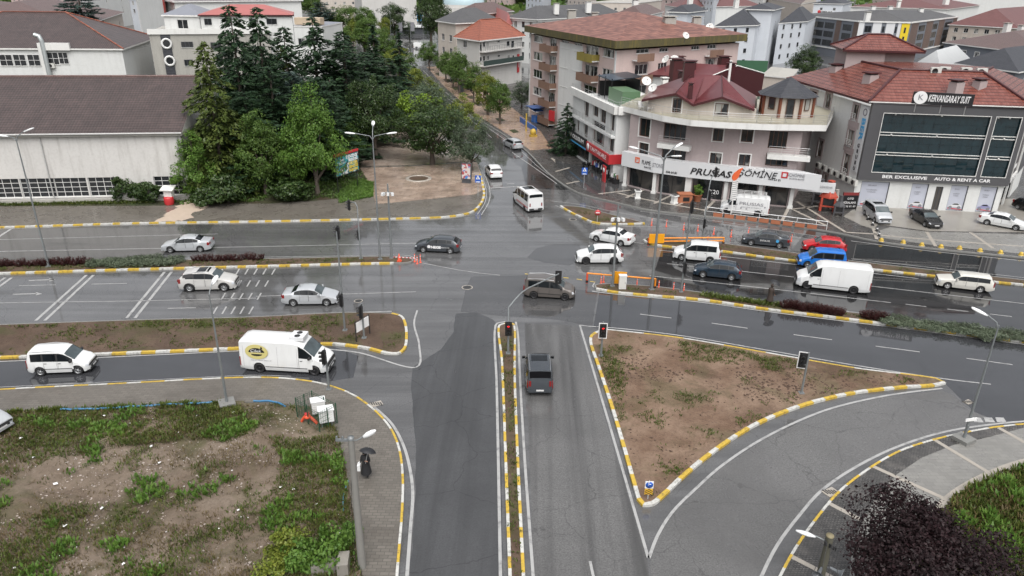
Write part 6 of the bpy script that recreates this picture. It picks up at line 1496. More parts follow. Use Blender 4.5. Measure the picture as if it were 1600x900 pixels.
# concrete and timber utility poles
P=at(566,886,.12); h=zat(P,683); t=thing("utility_pole","thick tapered concrete utility pole with lamp beside the vacant lot","utility pole",(P.x,P.y,0)); q=MB(); q.tube([(P.x,P.y,0),(P.x,P.y,h)],[.19,.125],14); q.build("pole",stain_wall("pole_concrete",(.2,.195,.18),(.1,.095,.085),.5),t)
q=MB(); q.lathe((P.x,P.y,h),[(.135,-.12),(.145,0),(.001,.04)],12); q.box((P.x-.3,P.y,h-.15),(.7,.1,.1)); q.tube([(P.x,P.y,h-.2),(P.x+.3,P.y-.05,h-.1),(P.x+.55,P.y,h+.05)],.03,6)
for sx in (-.6,-.35):q.lathe((P.x+sx,P.y,h-.1),[(.05,0),(.06,.05),(.03,.1),(.05,.13),(.001,.16)],8)
q.build("bracket",M_pole,t)
q=MB(); q.lathe((P.x+.55,P.y,h+.02),[(.001,-.05),(.07,0),(.12,.2),(.11,.45),(.05,.6),(.001,.62)],12,0,(.85,.1,.5),True,1,.6); q.build("lamp_head",M_lampw,t)
q=MB(); q.tube([Vector((P.x,P.y,h-.3)),Vector((P.x-.25,P.y,h*.5)),Vector((P.x-.3,P.y+.1,.1))],.012,5); q.build("cable",M_trimk,t)
P=at(1297,837,7.2); t=thing("utility_pole","stout timber utility pole with loudspeakers and lamp beside the purple tree","utility pole",(P.x,P.y,0)); q=MB(); q.tube([(P.x,P.y,0),(P.x,P.y,7.2)],[.2,.135],14); q.build("pole",stain_wall("pole_timber",(.085,.082,.06),(.04,.04,.03),.6),t)
q=MB(); q.lathe((P.x,P.y,7.2),[(.14,-.02),(.135,.03),(.001,.035)],14); q.build("pole_cap",mat("timber_end",(.2,.17,.1),.7),t)
e=at(1258,835,7.0); dv=(V2(e)-V2(P)).normalized(); q=MB(); q.tube([(P.x,P.y,6.9),P+dv*.5+Vector((0,0,-.15))],.03,6); q.build("arm",M_pole,t); q=MB(); q.lathe(P+dv*.45+Vector((0,0,-.2)),[(.001,-.02),(.06,.02),(.13,.25),(.12,.5),(.05,.68),(.001,.7)],12,0,dv+Vector((0,0,.12)),True,.6,1); q.build("lamp_head",M_lampw,t)
for px,py,ax in ((1280,888,(-.55,-.75,-.1)),(1305,880,(.75,-.6,-.1))):
    c_=P+Vector((ax[0]*.35,ax[1]*.35,-1.35)); q=MB(); q.lathe(c_,[(.05,-.12),(.06,0),(.07,.15),(.12,.26),(.21,.33),(.22,.345),(.2,.335),(.1,.24),(.03,.1)],18,0,ax); q.tube([P+Vector((0,0,-1.4)),c_],.02,5); q.build("loudspeaker",flat("horn_grey",(.13,.14,.15),.4,.2),t)
q=MB()
for k in range(4):a=at(1240+30*k,960,5.5); q.tube([P+Vector((.08*(k-1.5),0,-.15)),P.lerp(Vector((a.x,a.y,5.4)),.5)+Vector((0,0,-.25)),Vector((a.x,a.y,5.6))],.012,5)
for k in range(3):q.box(P+Vector((-.18+.18*k,-.16,-.2-.12*k)),(.05,.12,.16),.4*k)
q.build("cable",M_trimk,t)
# road signs
def sign_post(label,base,ytop,cat="road sign"):
    P=at(*base,.12); h=zat(P,ytop); t=thing("road_sign",label,cat,(P.x,P.y,0)); q=MB(); q.tube([(P.x,P.y,0),(P.x,P.y,h)],.03,8); q.build("post",M_polel,t); return t,P,h
Y_=Vector((0,-1,0)); X_=Vector((1,0,0)); up=Vector((0,0,1))
t,P,h=sign_post("round red no entry sign on the small brown island",(933,347),328); q=MB(); q.lathe((P.x,P.y-.04,h-.3),[(.33,0),(.33,.02),(.001,.022)],20,0,(0,-1,0)); pl_=q.build("sign_plate",M_red,t); q=MB(); q.box((P.x,P.y-.066,h-.3),(.44,.006,.1)); q.build("bar",M_lw,pl_)
for base,yt,lab in (((747,307),274,"blue pedestrian crossing sign at the pavement corner below the magnolia"),((912,294),262,"blue pedestrian crossing sign on the dark cobbled pavement beside the red shop")):
    t,P,h=sign_post(lab,base,yt); q=MB(); q.box((P.x,P.y-.04,h-.45),(.72,.03,.9)); pl_=q.build("sign_plate",M_sgb,t); q=MB(); f_=P+Vector((0,-.06,h-.4)); q.face([f_+X_*-.26-up*.2,f_+X_*.26-up*.2,f_+up*.3]); q.box((P.x,P.y-.058,h-.8),(.5,.004,.1)); q.build("triangle",M_lw,pl_)
    q=MB(); q.tube([f_+Vector((0,-.004,.12)),f_+Vector((-.02,-.004,-.02))],.03,6); q.tube([f_+Vector((-.02,-.004,-.02)),f_+Vector((-.1,-.004,-.17))],.022,5); q.tube([f_+Vector((-.02,-.004,-.02)),f_+Vector((.07,-.004,-.17))],.022,5); q.build("walking_figure",M_blk,pl_)
t,P,h=sign_post("blue turn sign above a yellow and black chevron plate at the island tip",(1012,779),751); q=MB(); q.box((P.x,P.y-.04,h-.24),(.44,.03,.44)); pl_=q.build("sign_plate",M_lw,t); q=MB(); q.lathe((P.x,P.y-.057,h-.24),[(.2,0),(.2,.006),(.001,.007)],20,0,Y_); q.build("disc",M_sgb,pl_)
q=MB(); f_=P+Vector((0,-.068,h-.24)); q.tube([f_+Vector((-.04,0,-.13)),f_+Vector((-.04,0,.1))],.018,5); q.face([f_+Vector((-.1,-.01,.06)),f_+Vector((.02,-.01,.06)),f_+Vector((-.04,-.01,.15))]); q.tube([f_+Vector((-.04,0,-.06)),f_+Vector((.09,0,-.06))],.015,5); q.build("arrow",M_lw,pl_)
q=MB(); q.box((P.x,P.y-.04,h-.68),(.42,.03,.36)); pl_=q.build("chevron_plate",flat("plate_yellow",(.7,.4,.02),.4),t); q=MB()
for k in range(3):
    z_=h-.8+k*.12
    for s_ in (-1,1):c_=P+Vector((0,-.058,z_-P.z)); c_.z=z_; q.face([c_,c_+X_*s_*.2-up*.12,c_+X_*s_*.2-up*.06,c_+up*.06][::s_])
q.build("chevron",M_blk,pl_)
P=at(1505,688,.12); q=MB(); q.box(P+Vector((.0,-.13,1.55)),(.75,.04,.2),.2); tag(q.build("name_plate",M_lw),"small white plate strapped to the lower right street lamp","sign")
# advertising
P=at(729,286,.13); t=thing("poster_case","free standing poster light box beside the crossing sign under magnolia","poster case",(P.x,P.y,.13),-.25); q=MB(); q.box((0,0,1.55),(1.35,.28,2.2)); q.box((0,0,.25),(1.2,.2,.5)); q.build("frame",M_greyfr,t,local=True)
m,tt,b=new_mat("poster_print"); p_=N(tt,"ShaderNodeTexCoord").outputs['Object']; c_=mix(tt,ramp(tt,noise(tt,p_,1.6,2),[(.42,0),(.5,1)]),(.05,.2,.5),(.55,.5,.48)); c_=mix(tt,ramp(tt,noise(tt,p_,2.3,1),[(.55,0),(.6,1)]),c_,(.35,.06,.07)); Lk(tt,c_,b.inputs['Base Color']); b.inputs['Roughness'].default_value=.3
q=MB(); q.box((0,-.145,1.6),(1.15,.01,1.95)); q.build("poster",m,t,local=True)
A,B=at(530,303,.13),at(561,292,.13); d,n=nrm(A,B); t=thing("billboard","tilted billboard with teal picture and white and yellow lettering under the trees","billboard",(A.x,A.y,.13)); LL=(V2(B)-V2(A)).length+.6; z0=zat(A,277); z1=z0+2.5
for s_ in (.35,LL-.35):q=MB(); p_=V2(A)+d*(s_-.3)-n*.15; q.tube([p_,p_+up*z1],.06,6); q.build("post",M_black,t)
q=MB(); q.obox(V2(A)-d*.3+up*z0,d*LL,-n*.12,up*(z1-z0)); q.obox(V2(A)-d*.35+n*.0+up*(z1+.01),d*(LL+.1),-n*.14,up*.28,1); q.build("frame",[M_black,M_red],t)
m,tt,b=new_mat("billboard_print"); p_=N(tt,"ShaderNodeTexCoord").outputs['Object']; c_=mix(tt,ramp(tt,noise(tt,p_,.9,4,.6,1.5),[(.46,0),(.54,1)]),(.015,.03,.035),(.03,.3,.33)); c_=mix(tt,ramp(tt,noise(tt,p_,1.4,3,.6,2),[(.56,0),(.6,1)]),c_,(.6,.62,.6)); Lk(tt,c_,b.inputs['Base Color']); b.inputs['Roughness'].default_value=.3
q=MB(); q.obox(V2(A)-d*.2+n*.005+up*(z0+.1),d*(LL-.2),n*.02,up*(z1-z0-.2)); pp=q.build("picture",m,t)
for k,(tx,mm) in enumerate((("DÜZCE",M_lw),("BELEDİYESİ",M_lw),("KÜLTÜR",flat("letter_yellow",(.7,.5,.05),.4)),("ŞENLİĞİ",MATS["letter_yellow"]),("BAŞLIYOR",MATS["letter_yellow"]))):lettering(tx,.42,V2(A)+d*(LL*.68)+n*.03+up*(z1-.4-k*.43),d,up,mm,pp,width=LL*.38,bold=.02)
A,B=at(557,534,.13),at(578,521,.13); d,n=nrm(A,B); t=thing("notice_board","blank white board in a dark frame on the island tip","notice board",(A.x,A.y,.1)); LL=(V2(B)-V2(A)).length
for p_ in (A,B):q=MB(); q.tube([V2(p_),V2(p_)+up*1.75],.045,6); q.build("post",M_trimk,t)
q=MB(); q.tube([V2(A)+up*1.72,V2(B)+up*1.72],.03,5); q.build("top_rail",M_trimk,t); q=MB(); q.obox(V2(A)+d*.08+up*.85,d*(LL-.16),n*.04,up*.8); q.build("board",M_lw,t)
# orange barriers
def barrier(label,a,b,h,panel=None,rails=1,ends=True):
    A,B=at(*a,.14),at(*b,.14); d,n=nrm(A,B); L_=(V2(B)-V2(A)).length; t=thing("barrier",label,"barrier",(A.x,A.y,.1)); q=MB()
    for k in range(rails):q.tube([V2(A)+up*(h-.35*k),V2(B)+up*(h-.35*k)],.075,8)
    q.build("rail",M_orange,t)
    for i,p_ in enumerate((A,B)):q=MB(); q.tube([V2(p_),V2(p_)+up*(h+.02)],.085,8,0); q.box(V2(p_)+up*.18,(.22,.22,.2),0,1); q.build("post",[M_ored if i==0 else M_orange,M_black],t)
    if panel:
        u0,u1,ph=panel; q=MB(); q.obox(V2(A)+d*u0*L_+n*.09+up*.25,d*(u1-u0)*L_,n*.06,up*ph)
        for k in range(7):q.obox(V2(A)+d*(u0+(u1-u0)*k/7)*L_+n*.15+up*.25,d*.05,n*.03,up*ph)
        q.build("panel",mat("panel_orange",(.72,.32,.01),.45,.1,2),t)
    return t
barrier("long orange pipe barrier with slatted panel on the right median nose",(917,440),(1023,449),.95,(.38,.58,1.15))
barrier("orange slatted barrier with two low rails on the upper median nose",(1013,381),(1130,380),.75,(.0,.2,1.0),2)
P=at(972,450,.14); t=thing("cabinet","white control cabinet beside the camera mast","cabinet",(P.x,P.y,.12)); q=MB(); q.box((0,0,.6),(.62,.42,1.2)); q.box((0,0,1.23),(.7,.5,.06)); q.build("case",M_lampw,t,local=True); q=MB(); q.box((0,-.215,.6),(.54,.012,1.05)); d_=q.build("door",M_acw,t,local=True); q=MB(); q.box((.2,-.235,.6),(.03,.03,.14)); q.build("handle",M_black,d_,local=True)
# flexible posts
def flex_proto(label):
    t=thing("flexible_post",label,"flexible post",(0,0,0),0,"red and white flexible posts"); q=MB(); q.lathe((0,0,0),[(.13,0),(.12,.04),(.05,.07),(.042,.78),(.03,.8),(.001,.81)],10); q.build("tube",M_ored,t,local=True)
    q=MB()
    for z in (.35,.58):q.lathe((0,0,z),[(.046,0),(.046,.1)],10)
    q.build("reflective_band",M_refl,t,local=True); return t
fl=[((939,443),"beside the orange barrier's red end, nearer the road"),((943,441),"just right of the barrier's red end"),((995,447),"between the white cabinet and orange pipe end"),((1029,451),"first to the right of the long orange barrier"),((1052,454),"between the barrier and the leaning traffic light"),((1068,456),"at the foot of the leaning traffic light"),((1041,354),"second along the service road line from small island"),((1018,352),"at the end of the small brown island"),((1068,359),"third along the service road line"),((1090,361),"fourth along the service road line, left of traffic light"),((1115,366),"fifth along the service road line, right of traffic light"),((1142,370),"sixth along the service road line"),((1169,366),"at the nose of the dark grey saloon"),((1236,377),"between the dark grey saloon and red hatchback"),((1105,381),"on the upper median by the orange rails"),((648,409),"tall one at the left median nose"),((657,410),"outermost one at the left median nose"),((652,412),"nearest one at the left median nose")]
pr=None
for (x,y),l in fl:
    P=at(x,y,.01); L_="orange red flexible post "+l
    if pr is None:pr=flex_proto(L_); pr.location=P
    else:dup(pr,P,random.uniform(0,3),L_)
P=at(624,408,.13); t=thing("traffic_cone","red and white traffic cone lying among the median weeds by the lamp","traffic cone",P); q=MB(); q.box((0,0,.03),(.42,.42,.06)); q.lathe((0,0,.05),[(.17,0),(.04,.7),(.001,.71)],14); q.build("body",M_ored,t,local=True); q=MB(); q.lathe((0,0,.05),[(.13,.2),(.095,.4)],14); q.build("reflective_band",M_refl,t,local=True)
A,B=at(615,402,.9),at(648,404,.8); q=MB()
for k in range(12):a_,b_=A.lerp(B,k/12),A.lerp(B,(k+1)/12); q.obox(a_,b_-a_,Vector((0,.01,0)),up*.08,k % 2)
tag(q.build("barrier_tape",[M_red,M_refl]),"red and white barrier tape strung across the left median nose","tape")
# domes and small cones on the forecourt
def repeat(make,pts,z):
    p0=None
    for (x,y,l) in pts:
        P=at(x,y,z)
        if p0 is None:p0=make(l); p0.location=P
        else:dup(p0,P,random.uniform(0,3),l)
def dome(l):
    t=thing("bollard",l,"bollard",(0,0,0),0,"yellow dome bollards along the forecourt kerb"); q=MB(); q.lathe((0,0,0),[(.27,0),(.27,.06),(.2,.08),(.22,.16),(.17,.3),(.07,.37),(.001,.38)],14); q.build("dome",M_ky,t,local=True); q=MB(); q.lathe((0,0,-.02),[(.33,0),(.33,.04),(.001,.05)],14); q.build("base",M_kg,t,local=True); return t
ord_=["first","second","third","fourth","fifth","sixth","seventh","eighth"]
repeat(dome,[(x,y,"yellow dome bollard, %s from the black cones along the kerb" % o) for (x,y),o in zip(((1377,377),(1411,380),(1440,384),(1470,387),(1499,389),(1531,393),(1563,396),(1595,399)),ord_)],.13)
def bcone(l):
    t=thing("traffic_cone",l,"traffic cone",(0,0,0),0,"small black cones beside the silver people carrier"); q=MB(); q.box((0,0,.03),(.34,.34,.05)); q.lathe((0,0,.04),[(.14,0),(.035,.55),(.001,.56)],12); q.build("body",M_black,t,local=True); q=MB(); q.lathe((0,0,.04),[(.1,.22),(.08,.34)],12); q.build("band",M_refl,t,local=True); return t
repeat(bcone,[(1356,343,"small black cone nearest the shop wall"),(1363,352,"small black cone level with the silver car's front wheel"),(1370,361,"small black cone ahead of the silver car's nose"),(1373,369,"small black cone nearest the road")],.13)
# shop front things
def pot(l):
    t=thing("planter",l,"planter",(0,0,0),0,"white square planters before the fireplace shop"); q=MB(); q.box((0,0,.1),(.7,.7,.2)); q.box((0,0,.55),(.55,.55,.75)); q.box((0,0,.98),(.78,.78,.16)); q.build("pot",M_trim,t,local=True); q=MB(); q.box((0,0,1.065),(.6,.6,.02)); q.build("soil",M_trimk,t,local=True); return t
repeat(pot,[(996,310,"white square planter on the cobbles, left of the lamp post"),(1053,318,"white square planter on the cobbles, right of the lamp post")],.13)
P=at(1069,315,.13); t=thing("fireplace_block","terracotta brick fireplace block on the pavement beside the shop pillar","fireplace",P); q=MB(); q.box((0,0,.5),(1.6,1.1,1.0),.1); q.box((0,0,1.03),(1.75,1.25,.1),.1); q.box((-.9,-.3,.25),(.6,.8,.5),.1); q.build("body",M_brick,t,local=True); q=MB(); q.box((.1,-.56,.45),(.8,.03,.5),.1); q.build("opening",M_black,t,local=True)
P=at(1089,314,.13); t=thing("potted_plant","green plant in a terracotta pot before the fireplace shop","plant",P); q=MB(); q.lathe((0,0,0),[(.4,0),(.55,.75),(.6,.8),(.5,.8),(.001,.76)],16); q.build("pot",M_brick,t,local=True); PLANT_POT=t
P=at(1141,341,.13); h=zat(P,282); t=thing("totem","white striped totem post topped with an orange flame before the shop sign","totem",(P.x,P.y,.1)); q=MB(); q.tube([(P.x,P.y,0),(P.x,P.y,h*.55)],.07,8); q.obox((P.x-.32,P.y-.08,h*.5),(.64,0,0),(0,.16,0),(0,0,h*.5)); q.build("post",M_trim,t); q=MB()
for k in range(9):q.obox((P.x-.3,P.y-.09,h*.52+k*h*.053),(.6,0,.12),(0,.01,0),(0,0,.07))
q.build("stripe",M_gryt,t); fl_=[(-.45,-.1),(-.2,-.25),(.1,-.1),(.35,.3),(.5,.95),(.75,1.45),(.2,1.15),(-.25,.75),(-.5,.3)]; q=MB(); f0=Vector((P.x,P.y-.1,h+.2)); a_=[f0+X_*x*.85+up*z*.85 for x,z in fl_]; b_=[v+Vector((0,.25,0)) for v in a_]; q.face(a_); q.face(b_[::-1])
for i in range(9):q.face([b_[i],b_[(i+1) % 9],a_[(i+1) % 9],a_[i]])
q.build("flame",M_org,t)
A,B=at(1100,337,.13),at(1291,361,.13); t=thing("pavement_fence","low white pipe fence along the service road before the workshop van","fence",(A.x,A.y,.1)); d,n=nrm(A,B); L_=(V2(B)-V2(A)).length; rp_=[V2(A)+d*L_*k/20+n*-.4+up*.13 for k in range(21)]; railing(t,rp_,.95,2,M_lampw,2.0,.035)
def bbox(l):
    t=thing("planter_box",l,"planter",(0,0,0),0,"brick planter boxes under the white fence"); q=MB(); q.box((0,0,.22),(1.0,.4,.44)); q.build("box",M_brick,t,local=True); q=MB(); q.box((0,0,.445),(.85,.28,.02)); q.build("soil",M_trimk,t,local=True); return t
p0=None; nth=["leftmost","second from left","third from left","fourth from left","fifth from left","sixth from left","seventh from left","eighth from left","rightmost"]
for k in range(9):
    p_=V2(A)+d*(1.5+(L_-3)*k/8)-n*.35+up*.13; l="brick planter box under the white pipe fence, "+nth[k]
    if p0 is None:p0=bbox(l); p0.location=p_; p0.rotation_euler=(0,0,math.atan2(d.y,d.x))
    else:dup(p0,p_,math.atan2(d.y,d.x),l)
def bbq(label,px,py,m_,s=1.0):
    P=at(px,py,.13); t=thing("barbecue_fireplace",label,"barbecue",P,-.3,"garden barbecues beside the shop"); q=MB(); q.box((0,0,.5*s),(1.4*s,.9*s,.12)); 
    for sx in (-.6,.6):q.box((sx*s,0,.25*s),(.2*s,.85*s,.5*s))
    q.box((0,.3*s,.95*s),(1.3*s,.3,.9*s)); q.box((-.58*s,0,.9*s),(.18*s,.8*s,.75*s)); q.box((.58*s,0,.9*s),(.18*s,.8*s,.75*s)); q.lathe((0,.05,1.28*s),[(.85*s,0),(.8*s,.15*s),(.34*s,.75*s),(.28*s,1.5*s),(.34*s,1.52*s),(.34*s,1.62*s),(.001,1.7*s)],4,0,None,False,1,.75); q.build("body",m_,t,local=True); q=MB(); q.box((0,-.02,.9*s),(.9*s,.6*s,.62*s)); q.build("firebox",M_black,t,local=True); return t
bbq("tall red brick barbecue fireplace beside the dark passage",1291,329,mat("brick_red_paint",(.38,.06,.035),.5,.2,3),1.25); bbq("dark grey barbecue fireplace behind the red one",1277,320,M_clad,1.1); bbq("low charcoal barbecue in front of the banner",1309,336,M_clad,.8); bbq("small grey stone barbecue left of the black banner",1303,326,M_conc,.8)
A,B=at(1313,329,.13),at(1337,329,.13); d,n=nrm(A,B); t=thing("banner","black and red banner with white lettering leaning by the white wall","banner",(A.x,A.y,.13)); LL=(V2(B)-V2(A)).length; q=MB(); q.obox(V2(A)+up*.3,d*LL,n*.05,up*1.7,0); q.obox(V2(A)+up*2.0,d*LL,n*.05,up*.35,1); q.build("sheet",[M_blk,mat("banner_maroon",(.2,.03,.03),.5)],t); lettering("KİRALAMA",.4,V2(A)+d*LL/2+n*.06+up*1.1,d,up,M_lw,t,width=LL*.8); lettering("0532 81 89",.3,V2(A)+d*LL/2+n*.06+up*.65,d,up,M_lw,t,width=LL*.8); lettering("OTO",.35,V2(A)+d*LL/2+n*.06+up*1.6,d,up,M_lw,t,width=LL*.4)
for p_ in (A,B):q=MB(); q.tube([V2(p_)-n*.05,V2(p_)-n*.05+up*2.4],.04,5); q.build("post",M_black,t)
# goods outside the red shop and two scooters
cols=[("red",(.4,.05,.05)),("blue",(.06,.12,.4)),("pink",(.5,.22,.28)),("orange",(.6,.2,.04)),("white",(.6,.6,.6)),("green",(.08,.25,.08)),("brown",(.2,.1,.06))]
spots=[(929,264),(934,268),(940,271),(946,275),(951,279),(957,284),(962,287)]
for (nm,c_),(x,y) in zip(cols,spots):
    P=at(x,y,.13); m_=mat("goods_"+nm,c_,.6,.3,4); t=thing("goods_stand","small stand of mostly %s goods outside the red signed shop" % nm,"goods stand",P,.5,"goods stands outside the red signed shop"); q=MB(); q.box((0,0,.3),(.7,.6,.6)); q.build("crate",M_trimk,t,local=True)
    for k in range(9):q=MB(); a=random.uniform(-.28,.28); b2=random.uniform(-.22,.22); q.lathe((a,b2,.6),[(.1,0),(.13,.12),(.09,random.uniform(.2,.6)),(.001,.62)],7); q.build("item",random.choice([m_,m_,M_lw,M_blk]),t,local=True)
def scooter(l):
    t=thing("scooter",l,"scooter",(0,0,0),0,"dark scooters parked by the blue signed shop"); q=MB()
    q.tube([(-.5,0,.6),(-.1,0,.62),(.05,0,.35),(.4,0,.32),(.55,0,.75),(.5,0,.95)],[.16,.17,.1,.09,.1,.06],8); q.build("body",M_black,t,local=True)
    for x_ in (-.45,.62):q=MB(); q.lathe((x_,0,.24),[(.1,-.05),(.24,-.05),(.24,.05),(.1,.05)],14,0,(0,1,0)); q.build("wheel",M_tyre,t,local=True)
    q=MB(); q.box((-.3,0,.8),(.6,.26,.1)); q.build("seat",M_trimk,t,local=True); q=MB(); q.tube([(.48,-.32,1.02),(.5,0,.97),(.48,.32,1.02)],.02,6); q.build("handlebar",M_steel,t,local=True); return t
s1=scooter("dark scooter nearer the blue sign's left end"); s1.location=at(914,262,.13); s1.rotation_euler=(0,0,.7); dup(s1,at(922,263,.13),.5,"dark scooter closer to the red sign")
# green cage with cabinets
c4=[at(x,y,.12) for x,y in ((465,652),(500,676),(527,661),(490,641))]; t=thing("mesh_cage","dark green mesh cage around the cabinets at the pavement edge","cage",c4[0]); hC=1.55
for i in range(4):
    a,b2=V2(c4[i]),V2(c4[(i+1) % 4])
    for s_ in (0,.5):q=MB(); p_=a.lerp(b2,s_); q.tube([p_+up*.1,p_+up*hC],.035,5); q.build("post",M_green,t)
for i in range(4):
    a,b2=V2(c4[i]),V2(c4[(i+1) % 4]); q=MB(); L_=(b2-a).length; nn_=int(L_/.16)
    for k in range(nn_+1):p_=a.lerp(b2,k/nn_); q.tube([p_+up*.15,p_+up*(hC-.05)],.009,3,0,False)
    for z in (.15,.45,.75,1.05,1.35,1.5):q.tube([a+up*z,b2+up*z],.012,4,0,False)
    q.build("mesh_panel",M_green,t)
for px,py,l,w_ in ((499,650,"white cabinet on legs inside the cage, farther from the road lot",.8),(511,664,"white cabinet on legs inside the cage, nearer the lot corner",.85)):
    P=at(px,py,.12); g_=thing("cabinet",l,"cabinet",P,.35,"white cabinets in the green cage"); q=MB(); q.box((0,0,.75),(w_,.55,.8)); q.box((0,0,1.18),(w_+.1,.65,.06)); q.build("case",M_lampw,g_,local=True); q=MB()
    for z in (.55,.7,.85,1.0):q.box((0,-.28,z),(w_*.8,.012,.04))
    q.build("louvre",M_acw,g_,local=True)
    for sx in (-.3,.3):q=MB(); q.box((sx,0,.18),(.06,.4,.36)); q.build("leg",M_pole,g_,local=True)
P=at(484,662,.12); t=thing("gas_valve","orange red valve pipework at the foot of the green cage","valve",P); q=MB(); q.tube([(-.5,.1,.1),(-.3,.05,.45),(.1,0,.45),(.5,-.1,.1)],.09,8); q.lathe((-.1,0,.45),[(.2,0),(.22,.1),(.1,.2),(.001,.22)],10); q.build("pipe",M_ored,t,local=True); q=MB(); q.lathe((-.1,0,.72),[(.16,0),(.16,.03),(.001,.03)],12); q.build("handwheel",M_red,t,local=True)
# hall corner: red drum with a pale lid
P=at(265,319,.13); t=thing("feed_bin","red drum under a pale box at the hedge by the hall","bin",P); q=MB(); q.lathe((0,0,0),[(.5,0),(.55,.3),(.55,.75),(.5,.9),(.001,.92)],16); q.build("drum",M_red,t,local=True); q=MB(); q.box((0,.3,1.3),(.9,.8,.9)); q.box((0,.2,1.85),(1.5,1.2,.12),0,0,('X',.25)); q.build("hopper",M_trim,t,local=True)
# pipes and hoses
def hose(label,pts,r,m_,z=.2,name="hose"):
    q=MB(); P=smooth_path([at(x,y,z) for x,y in pts],.3); P=[p_+Vector((0,0,random.uniform(-.03,.05))) for p_ in P]; q.tube(P,r,6); return tag(q.build(name,m_),label,"pipe")
M_bp=flat("pipe_blue",(.04,.16,.3),.4)
hose("blue plastic pipe lying along the long edge of the paver pavement",[(95,640),(150,639),(190,637),(240,633),(290,631),(332,629)],.07,M_bp,.22); hose("short blue plastic pipe by the bare soil near the cage",[(396,627),(420,627),(435,630),(446,635)],.06,M_bp,.2); hose("thin blue hose curling beside the concrete utility pole",[(544,752),(538,768),(536,785),(537,800)],.03,flat("hose_blue",(.06,.22,.32),.4),.2)
P=at(538,893,.1); q=MB(); q.box(P+Vector((0,0,.4)),(.5,.9,.8),.1); q.box(P+Vector((-.9,.1,.25)),(1.2,.6,.5),.2); tag(q.build("wall_stub",M_concr),"broken concrete wall stub among the weeds by the concrete pole","wall")
# avenue furniture
P=at(727,142,.13); t=thing("bus_shelter","small dark bus shelter with poster case on the tan avenue pavement","bus shelter",P,1.1); q=MB(); q.box((0,0,2.45),(4.2,1.7,.12)); q.build("roof",M_tile_dk2,t,local=True); q=MB(); q.box((0,.75,1.25),(4.0,.04,2.2)); q.build("rear_panel",M_cglass,t,local=True)
for sx in (-1.9,1.9):q=MB(); q.box((sx,0,1.2),(.12,1.4,2.4)); q.build("end_panel",M_greyfr,t,local=True)
q=MB(); q.box((0,.4,.45),(3,.4,.08)); q.build("bench",M_brick,t,local=True)
P=at(833,213,.13); t=thing("kiddie_ride","small yellow children's ride on the tan pavement below the awning","ride",P,.4); q=MB(); q.box((0,0,.15),(1.2,.8,.3)); q.lathe((0,0,.3),[(.4,0),(.55,.35),(.5,.7),(.2,.95),(.001,1.0)],12); q.build("body",M_ky,t,local=True); q=MB(); q.box((.1,0,.72),(.5,.7,.1)); q.build("seat",M_red,t,local=True)
P=at(841,190,.13); t=thing("market_stall","blue covered stall box beside the pink block's entrance","stall",P,.5); q=MB(); q.box((0,0,.6),(2.2,1.4,1.2)); q.build("counter",M_blu,t,local=True); q=MB(); q.box((0,0,2.3),(2.8,2.2,.12),0,0,('X',.15)); q.build("canopy",M_blu,t,local=True)
for sx in (-1.1,1.1):
    for sy in (-.7,.7):q=MB(); q.tube([(sx,sy,0),(sx,sy,2.3)],.03,5); q.build("post",M_steel,t,local=True)
q=MB(); P=at(822,205,.13); q.tube([(P.x,P.y,0),(P.x,P.y,3.2)],.12,8); tag(q.build("yellow_post",M_ky),"yellow post at the tan pavement edge left of the pink block","post")
q=MB(); a,b2=at(812,190,.13),at(838,208,.13); q.obox(V2(a),(V2(b2)-V2(a)),Vector((.1,.1,0)),up*1.0); tag(q.build("low_fence",M_blu),"low blue fence by the tan pavement below the awning","fence")
P=at(640,52,0); q=MB(); q.box((P.x,P.y,3),(24,8,.5),.1); q.box((P.x,P.y,1.2),(20,6,2.4),.1,1); tag(q.build("market_hall",[M_lampw,M_greyfr]),"low white roofed market hall at the head of the avenue","market hall")
P=at(648,36,0); q=MB(); q.box((P.x,P.y,2.5),(7,5,2.6),.2); q.lathe((P.x,P.y,3.8),[(4.6,0),(3.2,.9),(.001,2)],4,0); tag(q.build("blue_kiosk",M_cyan),"small bright blue kiosk among the far dark trees","kiosk")
for x,y in ((623,62),(642,62),(582,44),(557,52)):
    P=at(x,y); q=MB(); q.tube([(P.x,P.y,0),(P.x,P.y,7)],.12,6); q.box((P.x+.9,P.y,5),(1.5,.1,3.4),0,1); tag(q.build("banner_post",[M_pole,M_gryt]),"grey banner post in the far avenue, "+{623:"left of the white van",642:"right of the market roof",582:"nearer the middle trees",557:"leftmost of the row"}[x],"banner post")

